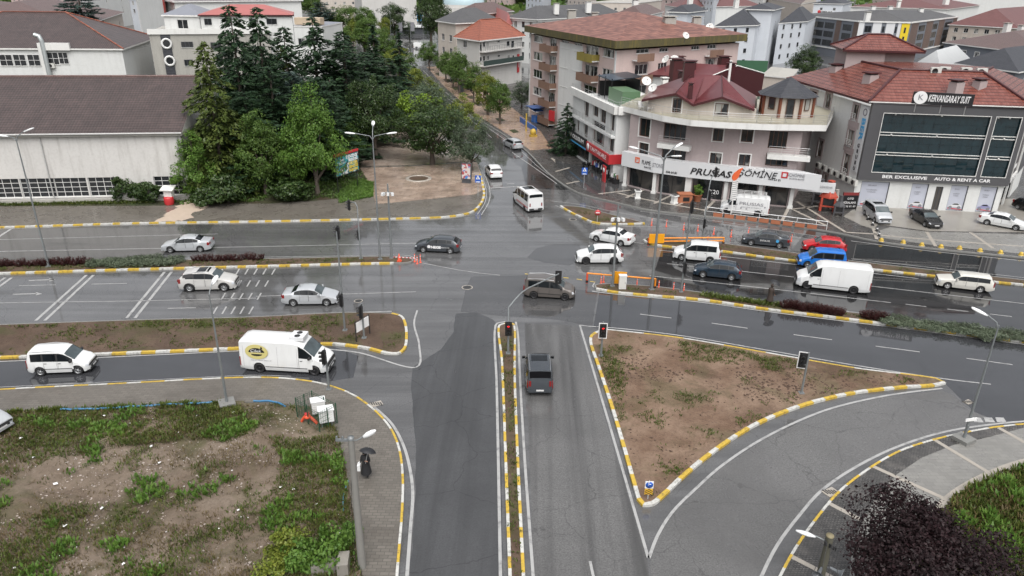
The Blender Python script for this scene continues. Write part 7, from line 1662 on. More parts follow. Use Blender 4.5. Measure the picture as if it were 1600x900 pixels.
# people under umbrellas
M_coat=mat("cloth_black",(.012,.012,.014),.8,.3,4); M_skin=flat("skin",(.42,.25,.18),.55)
def person(label,base,face,coat,ulean,bag=None,z0=.13,um=None,long=False):
    P=at(*base,z0); t=thing("person",label,"person",P,face)
    J={'pel':(0,0,.88,.15,.125),'wai':(0,0,1.05,.145,.11),'che':(.02,0,1.28,.18,.125),'nek':(.03,0,1.45,.065,.06),'hd0':(.045,0,1.53,.075,.075),'hd1':(.055,0,1.62,.1,.085),'hd2':(.05,0,1.71,.07,.065),
         'hiL':(0,.09,.82,.105,.1),'knL':(.13,.09,.46,.07,.07),'anL':(.02,.09,.09,.05,.05),'toL':(.16,.1,.05,.045,.035),'hiR':(0,-.09,.82,.105,.1),'knR':(-.02,-.09,.45,.07,.07),'anR':(-.26,-.09,.12,.05,.05),'toR':(-.15,-.1,.04,.045,.035),
         'shL':(.01,.19,1.37,.07,.065),'elL':(.06,.27,1.1,.05,.05),'wrL':(.26,.2,1.22,.038,.036),'haL':(.3,.17,1.27,.042,.03),'shR':(.01,-.19,1.37,.07,.065),'elR':(-.02,-.26,1.09,.05,.05),'wrR':(.12,-.26,.9,.036,.034),'haR':(.15,-.26,.83,.042,.028)}
    E_=[('pel','wai'),('wai','che'),('che','nek'),('nek','hd0'),('hd0','hd1'),('hd1','hd2'),('pel','hiL'),('hiL','knL'),('knL','anL'),('anL','toL'),('pel','hiR'),('hiR','knR'),('knR','anR'),('anR','toR'),('che','shL'),('shL','elL'),('elL','wrL'),('wrL','haL'),('che','shR'),('shR','elR'),('elR','wrR'),('wrR','haR')]
    ks=list(J); me=bpy.data.meshes.new("person_body"); ed=[(ks.index(a),ks.index(b)) for a,b in E_]; V=[Vector(J[k][:3]) for k in ks]; R_=[J[k][3:] for k in ks]
    for hk_,s_ in (('haL',1),('haR',-1)):       # five fingers rooted in each palm
        b_=Vector(J[hk_][:3]); w_=Vector(J['wr'+hk_[2]][:3]); dr=(b_-w_).normalized(); sd=dr.cross(Vector((1,0,.3))).normalized()
        for k in range(5):
            o_=sd*(-.03+.018*k) if k < 4 else sd*.04; ln=(.07,.08,.075,.06,.045)[k]; i0=len(V); V+=[b_+o_+dr*.03,b_+o_+dr*(.03+ln*.6)+Vector((.01,0,0)),b_+o_*.9+dr*(.02+ln*.8)+Vector((.03,0,0))]; R_+=[(.01,.01)]*3; ed+=[(ks.index(hk_),i0),(i0,i0+1),(i0+1,i0+2)]
    me.from_pydata(V,ed,[]); o=bpy.data.objects.new("body",me); COL.objects.link(o); md=o.modifiers.new("skin",'SKIN'); sv=me.skin_vertices[0].data
    for i,r_ in enumerate(R_):sv[i].radius=r_; sv[i].use_root=(i==0)
    ss=o.modifiers.new("sub",'SUBSURF'); ss.levels=ss.render_levels=2
    dg=bpy.context.evaluated_depsgraph_get(); dg.update(); m2=bpy.data.meshes.new_from_object(o.evaluated_get(dg)); o.modifiers.clear(); o.data=m2; m2.materials.clear(); m2.materials.append(coat); m2.materials.append(M_skin); m2.materials.append(M_trimk)
    for pl in m2.polygons:
        c_=pl.center; pl.use_smooth=True; pl.material_index=1 if (c_.z > 1.5 or (c_.z > 1.2 and c_.x > .25) or (c_.z < .9 and c_.y <-.22)) else (2 if c_.z < .1 else 0)
    o.parent=t; WORLD[o.name]=Vector()
    q=MB(); q.lathe((.03,0,1.63),[(.112,-.12),(.122,-.03),(.118,.06),(.08,.12),(.001,.14)],14,0,(-.25,0,1),True,1,.95); q.build("headscarf",coat,t,local=True)
    q=MB()
    for s_ in (-1,1):q.lathe((.145,s_*.035,1.63),[(.014,0),(.001,.01)],8,0,(1,0,0))
    q.build("eye",M_blk,t,local=True); q=MB(); q.lathe((.15,0,1.59),[(.018,-.01),(.012,.02),(.001,.025)],8,0,(1,0,.2)); q.box((.143,0,1.545),(.012,.05,.012),0,1); q.build("face",[M_skin,mat("lip",(.3,.1,.09),.5)],t,local=True)
    if long:q=MB(); q.lathe((0,0,.3),[(.31,0),(.25,.35),(.2,.7),(.23,.95),(.21,1.08),(.09,1.16)],16,0,None,True,1.05,.95); q.build("coat",coat,t,local=True)
    else:q=MB(); q.lathe((0,0,.7),[(.23,0),(.2,.2),(.19,.35),(.23,.58),(.2,.7),(.09,.76)],16,0,None,True,.9,1.05); q.build("jacket",coat,t,local=True)
    if bag:q=MB(); q.box((.2,-.3,.78),(.34,.16,.36),.2); q.tube([(.06,-.3,.95),(.15,-.28,1.1),(.3,-.3,.95)],.012,5); g_=tag(q.build("shopping_bag",M_lampw),"white shopping bag carried by the person walking on the pavers","bag"); g_.location=P; g_.rotation_euler=(0,0,face)
    u_=thing("umbrella",um,"umbrella",P,face); a=Vector((.31,.16,1.28)); ax=Vector(ulean).normalized(); tp=a+ax*.72; q=MB(); q.tube([a-ax*.12,tp+ax*.06],.012,6); q.build("shaft",M_steel,u_,local=True); q=MB(); vs=[]; Rm=Vector((0,0,1)).rotation_difference(ax).to_matrix()
    for (r_,z_) in ((.02,.02),(.17,-.01),(.31,-.06),(.41,-.13),(.47,-.22)):
        for k in range(16):an=math.pi*k/8; rr=r_*(1 if k % 2==0 else .94); vs.append(tp+Rm @ Vector((rr*math.cos(an),rr*math.sin(an),z_+(0 if k % 2==0 else .012))))
    q.idx(vs,[(i*16+k,i*16+(k+1) % 16,(i+1)*16+(k+1) % 16,(i+1)*16+k) for i in range(4) for k in range(16)],0,True); q.build("canopy",mat("umbrella_black",(.016,.017,.02),.55,.2,3),u_,local=True)
    q=MB()
    for k in range(8):an=math.pi*k/4; q.tube([tp+Rm @ Vector((.02,0,0)),tp+Rm @ Vector((.31*math.cos(an),.31*math.sin(an),-.07)),tp+Rm @ Vector((.46*math.cos(an),.46*math.sin(an),-.22))],.006,4)
    q.build("rib",M_steel,u_,local=True); return t
person("person in long black coat walking on the paver pavement with white bag",(573,745),rad(-100),M_coat,(-.5,.1,1),True,.13,"black umbrella over the person walking on the paver pavement",True)
person("person in dark brown coat standing at the right median under an umbrella",(1202,474),rad(40),mat("cloth_brown",(.04,.028,.022),.8,.3,4),(.3,-.3,1),False,.13,"grey black umbrella held at the right median",True)
# ================================================================== trees, shrubs, weeds
import numpy as np
RN=np.random.default_rng(5)
def leaf_mat(name,a,b_,tr=.25,rough=.45):
    m,t,b=new_mat(name); r=N(t,"ShaderNodeNewGeometry").outputs['Random Per Island']; p=pos(t)
    c=mix(t,r,a,b_); c=mix(t,ramp(t,noise(t,p,.45,3),[(.35,0.),(.7,.55)]),c,tuple(x*.62 for x in a))
    Lk(t,c,b.inputs['Base Color']); b.inputs['Roughness'].default_value=rough; b.inputs['Specular IOR Level'].default_value=.3
    ts=N(t,"ShaderNodeBsdfTranslucent"); Lk(t,c,ts.inputs[0]); mx=N(t,"ShaderNodeMixShader",i_0=tr); Lk(t,b.outputs[0],mx.inputs[1]); Lk(t,ts.outputs[0],mx.inputs[2])
    Lk(t,mx.outputs[0],t.nodes['Material Output'].inputs[0]); return m
M_bark=mat("bark",(.10,.08,.065),.85,.3,3,bmp=.5)
def unit(v):return v/np.maximum(1e-9,np.linalg.norm(v,axis=1,keepdims=True))
def quads(c,u,v,name,m,par=None,bend=.0):
    """one mesh of many small leaves: centre c, half-axes u and v; each a folded diamond"""
    n=len(c); V=np.empty((n,4,3)); w=np.cross(unit(u),unit(v))*np.linalg.norm(u,axis=1,keepdims=True)*bend
    V[:,0]=c-u; V[:,1]=c+v-u*.1+w; V[:,2]=c+u; V[:,3]=c-v-u*.1+w
    me=bpy.data.meshes.new(name); me.vertices.add(4*n); me.vertices.foreach_set('co',V.reshape(-1)); me.loops.add(4*n); me.loops.foreach_set('vertex_index',np.arange(4*n,dtype=np.int32)); me.polygons.add(n); me.polygons.foreach_set('loop_start',np.arange(0,4*n,4,dtype=np.int32)); me.polygons.foreach_set('loop_total',np.full(n,4,np.int32)); me.update(calc_edges=True); me.materials.append(m)
    o=bpy.data.objects.new(name,me); COL.objects.link(o)
    if par:o.parent=par
    return o
def rnd_dirs(n):return unit(RN.normal(size=(n,3)))
def conifer(t,h,r,m,dens=1.0,droop=.25,base=.08,size=.3,power=.85,ragged=.25):
    q=MB(); q.tube([(0,0,0),(.02,0,h*.5),(0,0,h*.97)],[h*.016+.05,h*.01+.02,.015],8); q.build("trunk",M_bark,t,local=True)
    C,U,Vv=[],[],[]; nl=int(h*3.1)
    for i in range(nl):
        f=base+(1-base)*(i+RN.uniform(-.3,.3))/nl; L0=r*max(.03,(1-f))**power; nb=int(6+6*(1-f))
        for k in range(nb):
            a=RN.uniform(0,2*math.pi); L_=L0*RN.uniform(1-ragged*1.6,1+ragged); ns=max(4,int(L_*11*dens)); s=np.sqrt(RN.uniform(.02,1,ns)); z=f*h-droop*L_*s**1.5+.12*L_*np.maximum(0,s-.75)
            d=np.array([math.cos(a),math.sin(a),0]); sd=np.array([-math.sin(a),math.cos(a),0]); w=RN.uniform(-1,1,ns)*.30*L_*(1.15-s)**.7*.8
            c=d*(s*L_)[:,None]+sd*w[:,None]; c[:,2]=z+RN.uniform(-.12,.12,ns)
            u=(d+sd*np.sign(w)[:,None]*RN.uniform(.2,1.0,(ns,1))+np.array([0,0,-droop])[None])+RN.normal(0,.22,(ns,3)); u=unit(u)*(size*RN.uniform(.7,1.4,(ns,1)))
            v=unit(np.cross(u,np.array([0,0,1.0])+RN.normal(0,.45,(ns,3))))*size*RN.uniform(.28,.5,(ns,1)); C.append(c); U.append(u); Vv.append(v)
    return quads(np.concatenate(C),np.concatenate(U),np.concatenate(Vv),"crown",m,t,.3)
def broad(t,h,r,m,trunk=.3,nc=90,per=45,size=.16,sq=1.0,seed=0,cl=.3,limbs=6,top=0.0):
    rg=np.random.default_rng(seed); cz=h*(1+trunk)/2; rz=h*(1-trunk)/2; q=MB(); th=h*trunk; bend=rg.uniform(-.1,.1,2)*h*.3
    q.tube([(0,0,0),(bend[0]*.4,bend[1]*.4,th),(bend[0],bend[1],h*.75)],[.035*h+.02,.022*h+.02,.02],8)
    D=unit(rg.normal(size=(nc,3))); rad_=rg.uniform(.35,1,nc)**.5; lob=1+.28*np.sin(D[:,0]*3.1+seed)*np.cos(D[:,1]*2.7+seed*2)+.18*np.sin(D[:,2]*5+seed*3)
    P=D*(rad_*lob)[:,None]*np.array([r,r,rz]); P[:,2]+=cz; 
    if top:k=np.clip((P[:,2]-cz)/rz,0,1); P[:,:2]*=(1-top*k)[:,None]
    for i in range(limbs):
        e=P[i*3 % nc]; q.tube([(bend[0]*.4,bend[1]*.4,th*rg.uniform(.8,1.2)),(e[0]*.4,e[1]*.4,(th+e[2])/2),(e[0]*.9,e[1]*.9,e[2])],[.015*h+.015,.009*h+.012,.01],5)
    q.build("trunk",M_bark,t,local=True)
    n=nc*per; ci=np.repeat(np.arange(nc),per); cr=cl*r*rg.uniform(.6,1.35,nc)[ci]; d=unit(rg.normal(size=(n,3))); c=P[ci]+d*(cr*rg.uniform(.3,1,n)**.6)[:,None]*np.array([1,1,.75])
    out=unit(c-np.array([0,0,cz-rz*.4])); nn_=unit(out*.7+np.array([0,0,.5])+rg.normal(0,.6,(n,3))); u=unit(np.cross(nn_,rg.normal(size=(n,3)))) ; v=np.cross(nn_,u)
    s=size*rg.uniform(.6,1.4,(n,1)); return quads(c,u*s,v*s*.55,"crown",m,t,.25)
ML=dict(dark=leaf_mat("needles_dark",(.018,.042,.021),(.04,.072,.031),.1),spruce=leaf_mat("needles_olive",(.055,.085,.02),(.10,.125,.03),.15),blue=leaf_mat("needles_blue",(.045,.075,.065),(.07,.10,.085),.1),brt=leaf_mat("leaves_bright",(.085,.18,.03),(.16,.26,.05),.35),mid=leaf_mat("leaves_mid",(.065,.13,.026),(.125,.19,.042),.3),deep=leaf_mat("leaves_deep",(.026,.055,.016),(.06,.09,.026),.15,.3),yel=leaf_mat("leaves_yellow",(.13,.18,.025),(.21,.23,.035)),lime=leaf_mat("leaves_lime",(.15,.24,.02),(.2,.3,.04)),grey=leaf_mat("leaves_greygreen",(.07,.10,.06),(.11,.15,.085)),plum=leaf_mat("leaves_plum",(.012,.0062,.007),(.028,.0105,.013),.15,.6),red=leaf_mat("leaves_barberry",(.07,.018,.02),(.045,.02,.018),.2),jun=leaf_mat("leaves_juniper",(.07,.095,.055),(.15,.18,.12),.15),weed=leaf_mat("leaves_weed",(.058,.092,.018),(.125,.145,.03),.25),dry=leaf_mat("leaves_dry",(.15,.12,.05),(.12,.085,.04),.3))
PROTO={}
def proto_tree(kind,seed):
    """one of each kind and form, standing at unit use and copied for every further tree"""
    k=(kind,seed)
    if k in PROTO:return dup(PROTO[k])
    random.seed(seed); t=thing(NAMES.get(kind,"broadleaf_tree"),"tree","tree"); h=10.0
    if kind=='fir':conifer(t,h,2.9,ML['dark'],1.6,.3,.04,.18,.6)
    elif kind=='spruce':conifer(t,h,2.9,ML['spruce'],1.6,.42,.06,.19,.6,.35)
    elif kind=='pine':conifer(t,h,3.2,ML['dark'] if seed % 2 else ML['blue'],1.5,.05,.08,.2,.45,.35)
    elif kind=='thin':conifer(t,h,1.5,ML['dark'],1.6,.5,.04,.18,.9,.4)
    elif kind=='cypress':conifer(t,h,1.25,ML['dark'],2.2,-1.3,.02,.18,.35,.2)
    elif kind=='ash':broad(t,h,3.4,ML['brt'],.12,130,110,.13,1,seed,.27,8,.35)
    elif kind=='leafy':broad(t,h,3.3,ML['mid'],.15,130,105,.13,1,seed,.28,8)
    elif kind=='round':broad(t,h,4.0,ML['deep'],.22,150,110,.13,1,seed,.25,8)
    elif kind=='street':broad(t,h,3.6,ML['mid'],.32,110,90,.15,1,seed,.28,7,.2)
    elif kind=='yellow':broad(t,h,3.2,ML['yel'],.25,100,85,.15,1,seed,.3,7,.3)
    elif kind=='limeish':broad(t,h,4.2,ML['lime'],.2,70,45,.26,1,seed,.3,5)
    elif kind=='grey':broad(t,h,4.0,ML['grey'],.15,120,90,.14,1,seed,.3,6)
    elif kind=='sapling':broad(t,h,3.0,ML['brt'],.05,90,80,.15,1,seed,.3,14,.55)
    PROTO[k]=t; return t
NAMES=dict(fir="fir_tree",spruce="spruce_tree",pine="pine_tree",thin="slender_fir",cypress="cypress_tree")
def plant(kind,seed,base,ytop,w,label,z=.1,group=None,cat="tree"):
    """w = crown width in photo pixels"""
    P=at(*base,z); h=zat(P,ytop)-z; t=proto_tree(kind,seed); wid={'fir':5.2,'spruce':5,'pine':6.2,'thin':3,'cypress':2.3,'ash':7.4,'leafy':7.6,'round':9,'street':8.2,'yellow':7.6,'limeish':9.4,'grey':9,'sapling':7}[kind]
    ppm=FPX/(CROT.transposed() @ (P+Vector((0,0,h*.6-HCAM)))).z*-1; sx=w/ppm/wid*(1.25 if kind in ('fir','spruce','pine','thin') else 1); t.location=P; t.scale=(sx,sx,h/10.0); t.rotation_euler=(0,0,random.uniform(0,6.28)); tag(t,label,cat,group); return t
G1="conifers of the garden behind the hall"
TREES=[
 ('fir',5,(372,240),48,80,"full dark fir rising between the olive spruce and the tallest firs"),('pine',3,(420,240),70,100,"dark pine between the two tallest firs"),('fir',2,(545,205),44,84,"full dark fir in the garden's far right half"),('pine',1,(500,270),118,110,"spreading dark pine behind the bright ash's crown"),('pine',3,(518,276),140,66,"low dark pine between the bright ash and the chestnut"),
 ('spruce',1,(352,300),58,88,"olive yellow spruce beside the end of the long hall"),('fir',2,(392,268),0,92,"tall dark fir behind the olive spruce, reaching the picture's top"),('fir',3,(428,250),6,84,"tall dark fir next to it with a bare spiky tip"),('pine',1,(440,275),100,110,"broad dark pine in the middle of the garden behind green ash"),('fir',2,(462,235),36,80,"dark fir before the white terraced building"),('fir',3,(505,225),22,100,"dark fir with a thin bare tip in front of the orange awning"),('pine',3,(548,225),62,120,"wide dark pine left of the round chestnut"),('pine',2,(470,260),108,80,"bluish pine below the yellowish pine top"),('spruce',4,(455,235),68,70,"yellow tipped spruce amid the dark firs"),('thin',1,(628,175),42,50,"slender dark fir with thin tip at the avenue's left edge"),('thin',2,(590,180),36,64,"slender loose fir left of the avenue between pines"),('fir',5,(606,190),88,90,"dark fir at the avenue edge above the yellowish maples"),('pine',3,(575,195),80,90,"dark pine between the slender firs"),('fir',5,(525,250),120,100,"shorter dark fir in the garden centre behind bright ash"),('pine',1,(400,290),140,110,"dark pine right behind the olive spruce's foot"),('cypress',1,(309,292),182,34,"narrow dark cypress touching the hall's corner"),('cypress',2,(330,292),188,30,"narrow dark cypress just right of the corner cypress"),
 ('sapling',1,(312,312),208,68,"bright green feathery young tree by the hall's end wall"),('leafy',3,(416,304),180,82,"mid green ash tree in the garden left of the brightest ash"),('ash',1,(497,303),142,88,"large bright green ash tree left of the billboard"),('leafy',4,(457,302),232,58,"low mid green tree between the two ash trees"),('leafy',5,(548,262),205,56,"leafy green tree hanging behind the billboard"),('round',1,(588,248),124,86,"round dark chestnut with a bare trunk on the wet plaza"),('round',2,(676,256),160,114,"wide dark magnolia overhanging the brown plaza"),('grey',1,(737,266),186,64,"feathery grey green tree next to the poster case"),('grey',2,(660,205),128,80,"pale grey green willow like tree behind the magnolia"),('limeish',1,(660,218),146,84,"lime green tree top peeping over the magnolia"),('yellow',1,(722,222),152,56,"yellow green maple at the avenue's left kerb behind the magnolia"),('yellow',2,(648,160),104,36,"yellowish maple on the avenue's left side, farther up"),('yellow',3,(676,178),126,40,"yellowish maple on the avenue's left side, above the magnolia"),
 ('street',1,(671,110),66,32,"street tree farthest up the tan pavement"),('street',2,(697,128),80,36,"second street tree down the tan pavement, olive leaves"),('street',3,(718,146),82,42,"full green street tree before the white corner house"),('yellow',4,(762,180),112,46,"olive street tree with upright shoots on the tan pavement"),('street',4,(781,194),128,46,"green street tree nearest the pink block on the tan pavement"),('grey',3,(815,168),130,40,"scrubby grey green tree between corner house and pink block"),('leafy',6,(838,165),125,30,"leafy shrub tree touching the pink block's left edge"),
 ('fir',6,(884,240),160,44,"dark fir standing alone before the white terrace block"),('round',3,(1253,128),76,54,"round green tree between modern block and red tiled roof"),('pine',2,(140,82),-30,66,"dark pine behind the white block's ridge at upper left"),
 ('street',1,(708,136),92,34,"small street tree between the first ones on the tan pavement"),('street',3,(740,164),104,40,"green street tree midway down the tan pavement"),('leafy',3,(640,150),88,44,"green roadside tree on the avenue's left, above the yellowish maples"),('yellow',2,(622,120),72,40,"light green roadside tree on the avenue's left beside the slender fir"),('leafy',5,(608,104),54,44,"far green roadside tree on the avenue's left, third from the square"),('street',2,(590,88),44,38,"far green roadside tree on the avenue's left, second from the square"),('leafy',9,(570,84),30,44,"far green roadside tree beside the banner posts' foot"),('street',4,(535,90),40,44,"far green tree right of the terraced building"),('leafy',7,(688,66),10,36,"far green tree close to the beige apartment house"),('leafy',7,(520,60),12,44,"far green tree left of the avenue below the skyline"),('leafy',8,(548,62),8,46,"far full green tree beside the leftmost banner post"),('leafy',9,(575,64),12,44,"far green tree between banner posts"),('yellow',5,(553,78),30,26,"far yellow green tree on the avenue's left"),('round',4,(617,60),4,46,"far round dark tree before the concrete block"),('yellow',6,(602,66),26,22,"far thin yellow green tree beside round dark tree"),('round',5,(674,72),-18,60,"far big dark tree beside the beige apartment house"),('pine',4,(505,62),2,50,"far bluish conifer beside the orange awning"),('grey',4,(640,60),34,26,"far reddish olive bush tree by the blue kiosk"),('leafy',10,(490,30),-20,50,"far tree at the top edge left of the concrete block"),('leafy',11,(545,26),-24,54,"far tree at the top edge before the concrete block's left"),('round',6,(700,30),-20,40,"far dark tree left of the mosque dome"),('leafy',12,(810,12),-26,50,"far tree behind the white block's dark roof"),('yellow',7,(838,14),-12,40,"far yellowish tree behind the white block's roof"),('leafy',13,(868,10),-26,50,"far green tree at the top edge right of yellowish tree"),('thin',3,(711,18),2,10,"tiny thin fir before the mosque dome"),('round',7,(1320,8),-20,50,"far dark tree behind the modern block")]
for kd,sd_,b_,y_,w_,lb in TREES:plant(kd,sd_,b_,y_,w_,lb,.1)
# far wooded hills behind the town
n=26000; x=RN.uniform(-900,900,n); y=RN.uniform(560,1100,n); hz_=2+26*np.clip((y-600)/500,0,1)*(1+.5*np.sin(x*.006)); c=np.stack([x,y,hz_*RN.uniform(.6,1.25,n)],1); nn_=rnd_dirs(n); u=unit(np.cross(nn_,rnd_dirs(n)))*RN.uniform(2.0,4.5,(n,1)); v=np.cross(nn_,u)*.7
o=quads(c,u,v,"far_woods",ML['mid'],None); o['kind']='stuff'
# shrubs
def shrub_proto(kind,label,seed=1):
    k=('s',kind,seed)
    if k in PROTO:t=dup(PROTO[k]); t['label']=label; return t
    t=thing("shrub" if kind!='bar' else "barberry_shrub",label,"shrub"); rg=np.random.default_rng(seed)
    if kind=='jun':broad(t,1.0,.95,ML['jun'],.05,40,38,.075,1,seed,.4,8)
    elif kind=='bar':
        n=420; a=rg.uniform(0,6.28,n); s=rg.uniform(0,1,n); rr=.1+.28*s; c=np.stack([np.cos(a)*rr,np.sin(a)*rr,s*rg.uniform(.55,1,n)],1); u=unit(np.stack([np.cos(a)*.35,np.sin(a)*.35,np.ones(n)],1)+rg.normal(0,.3,(n,3)))*.085; v=unit(np.cross(u,rg.normal(size=(n,3))))*.03; quads(c,u,v,"leaves",ML['red'],t)
        q=MB(); [q.tube([(0,0,0),(math.cos(b)*.32,math.sin(b)*.32,.95)],[.012,.005],4) for b in np.arange(0,6.2,.7)]; q.build("stem",M_bark,t,local=True)
    elif kind=='bush':broad(t,1.0,.7,ML['deep'],.06,80,50,.06,1,seed,.3,6)
    elif kind=='weed':broad(t,1.0,.8,ML['brt'],.03,36,34,.085,1,seed,.4,8)
    elif kind=='fern':broad(t,1.0,.8,ML['yel'],.03,40,34,.075,1,seed,.4,8,.3)
    PROTO[k]=t; return t
def shrub(kind,px,py,w,h,label,group=None,z=.12,seed=1):
    t=shrub_proto(kind,label,seed); t.location=at(px,py,z); t.rotation_euler=(0,0,random.uniform(0,6.28)); t.scale=(w,w*random.uniform(.85,1.1),h); t['label']=label
    if group:t['group']=group
    return t
LJ="grey green juniper shrub in the row on the left planted median"; RJ="grey green juniper shrub in the row on the right planted median"; LB="dark red barberry shrub in a row on the left planted median"; RB="dark red barberry shrub in a row on the right planted median"
for k in range(14):shrub('jun',148+k*10+random.uniform(-2,2),415-k*.45+random.uniform(-1,2.5),random.uniform(.75,1.05),random.uniform(.45,.7),LJ,"junipers on the left median",.12,k % 3)
for k in range(30):shrub('bar',-28+k*5.8,417-k*.14+random.uniform(-1,1),random.uniform(.8,1.1),random.uniform(.5,.8),LB,"barberries on the left median")
for k in range(17):shrub('bar',304+k*6.6,408.5-k*.2+random.uniform(-.8,.8),random.uniform(.7,1.1),random.uniform(.5,.75),LB,"barberries on the left median")
for k in range(22):shrub('bar',1224+k*4.3,481+k*.58+random.uniform(-1,1),random.uniform(.8,1.1),random.uniform(.6,.85),RB,"barberries on the right median")
for k in range(8):shrub('bar',1348+k*4.8,497+k*.55+random.uniform(-1,1),random.uniform(.8,1.1),random.uniform(.6,.8),RB,"barberries on the right median")
for k in range(16):shrub('jun',1390+k*14,504+k*1.75+random.uniform(-1,2.5),random.uniform(.7,.95),random.uniform(.35,.6),RJ,"junipers on the right median",.12,k % 3)
shrub('bush',205,311,2.6,3.2,"dark green bush against the hall windows",None,.13,1); shrub('bush',232,314,2.3,2.5,"dark green bush by the hall, right of the taller one",None,.13,2); shrub('bush',358,316,3.6,3.3,"broad dark bush at the garden's front edge beside the feathery tree",None,.13,3); shrub('bush',322,318,2.4,2.0,"low dark bush below the feathery young tree",None,.13,1); shrub('bush',455,312,3.2,2.4,"low dark bush under the two ash trees",None,.13,2)
shrub('weed',470,883,1.0,1.2,"leafy light green shrub at the lot's lower corner, left of two",None,.1,1); shrub('weed',512,880,1.2,1.5,"tall leafy light green shrub beside the wall stub",None,.1,2); shrub('fern',455,858,1.0,1.0,"yellow green weedy shrub near the lot's lower corner",None,.1,1); shrub('fern',430,892,.9,.8,"yellow green weedy shrub at the bottom edge of the lot",None,.1,2); shrub('weed',545,845,.8,.9,"leafy green shrub leaning on the concrete pole's foot",None,.1,3)
broad(PLANT_POT,1.9,.5,ML['brt'],.4,24,20,.14,1,3,.5,6)
# the purple plum in the near corner
P=at(1428,838,4.2); t=thing("plum_tree","large purple leaved plum tree at the lower right corner","tree",(P.x+.5,P.y-.5,0)); broad(t,5.5,2.55,ML['plum'],.2,260,150,.072,1,21,.33,12,.1)
# weeds, stones and litter
def pip(px,poly):
    x,y=px[:,0],px[:,1]; ins=np.zeros(len(px),bool); j=len(poly)-1
    for i in range(len(poly)):
        xi,yi=poly[i]; xj,yj=poly[j]; cnd=((yi > y)!=(yj > y)) & (x < (xj-xi)*(y-yi)/((yj-yi) or 1e-9)+xi); ins^=cnd; j=i
    return ins
def scatter(poly,n,z,dens=None,seed=1):
    rg=np.random.default_rng(seed); W_=[at(x,y,z) for x,y in poly]; xs=[p.x for p in W_]; ys=[p.y for p in W_]
    p=np.stack([rg.uniform(min(xs),max(xs),n),rg.uniform(min(ys),max(ys),n)],1); p=p[pip(p,[(q.x,q.y) for q in W_])]
    if dens is not None:
        k=np.array([dens(a[0],a[1]) for a in p]); p=p[rg.uniform(0,1,len(p)) < k]
    return np.concatenate([p,np.full((len(p),1),z)],1)
def nz(x,y,f,o=0.0):return mnoise.fractal(Vector((x*f,y*f,o)),1.0,2.0,4)
def tufts(name,p,h,m,blades=4,wid=.03,spread=.12,seed=2):
    rg=np.random.default_rng(seed); n=len(p)*blades
    if not n:return
    b=np.repeat(p,blades,0); a=rg.uniform(0,6.28,n); hh=h*rg.uniform(.4,1.2,n); ln=rg.uniform(.2,.9,n); d=np.stack([np.cos(a),np.sin(a),np.zeros(n)],1); u=np.stack([d[:,0]*ln,d[:,1]*ln,np.ones(n)],1); u=unit(u)*(hh/2)[:,None]
    c=b+d*rg.uniform(0,spread,(n,1))+u*.9; v=np.stack([-d[:,1],d[:,0],np.zeros(n)],1)*(wid*rg.uniform(.6,1.5,n))[:,None]; o=quads(c,u,v,name,m,None,.2); o['kind']='stuff'; return o
LOTV=[(-120,655),(0,647),(150,640),(300,632),(380,634),(440,633),(505,643),(527,676),(538,730),(548,800),(560,890),(566,960),(-260,960)]
BARE=[(60,730),(180,700),(300,690),(420,680),(440,730),(400,800),(300,830),(180,790),(90,790),(0,820),(0,760)]; SOIL=[(375,630),(470,640),(525,680),(470,690),(400,680)]
def lotd(x,y,o=0.0):
    px,py=proj((x,y,.1)); q=np.array([[px,py]]); k=nz(x,y,.28,3+o)+.35*nz(x,y,1.1,9+o)
    if pip(q,BARE)[0] or pip(q,SOIL)[0]:k-=.48
    elif px > 430:k+=.35
    elif py < 700:k+=.3
    return max(0,min(.9,.36+1.0*k))
tufts("weeds",scatter(LOTV,44000,.16,lotd,3),.24,ML['weed'],4,.022,.2); tufts("dry_grass",scatter(LOTV,26000,.15,lambda x,y:min(.7,lotd(x,y,5)+.08),4),.2,ML['dry'],4,.018,.2); tufts("green_weeds",scatter(LOTV,14000,.18,lambda x,y:1.0 if nz(x,y,.4,17)+.25*lotd(x,y) > .42 else 0.0,5),.3,ML['brt'],5,.05,.22)
def stones(name,p,smin,smax,m,seed=4,flatn=.6):
    rg=np.random.default_rng(seed); mb=MB(); oc=[(1,0,0),(0,1,0),(-1,0,0),(0,-1,0),(0,0,1),(0,0,-1)]; fs=[(0,1,4),(1,2,4),(2,3,4),(3,0,4),(1,0,5),(2,1,5),(3,2,5),(0,3,5)]
    for c in p:s=smin+(smax-smin)*rg.uniform()**3; a=rg.uniform(0,3.1); mb.idx([(c[0]+s*(x*math.cos(a)-y*math.sin(a))*rg.uniform(.4,1.3),c[1]+s*(x*math.sin(a)+y*math.cos(a))*rg.uniform(.6,1.2),c[2]+s*z*flatn*rg.uniform(.6,1.1)) for x,y,z in oc],fs)
    o=mb.build(name,m,None,uv=False); o['kind']='stuff'
stones("rubble",scatter(LOTV,15000,.13,lambda x,y:max(0,.75-lotd(x,y)*1.2)*(1 if nz(x,y,.5,30) >-.1 else .3),6),.02,.095,mat("rubble_stone",(.36,.31,.275),.8,.35,5)); stones("litter",scatter(LOTV,130,.24,None,7),.03,.16,M_lw,5,.3)
ISJ=[(940,522),(1060,532),(1200,556),(1340,580),(1460,595),(1330,609),(1250,629),(1180,657),(1120,694),(1070,733),(1030,768),(1010,782),(998,765),(980,697),(960,630),(940,570),(930,532)]
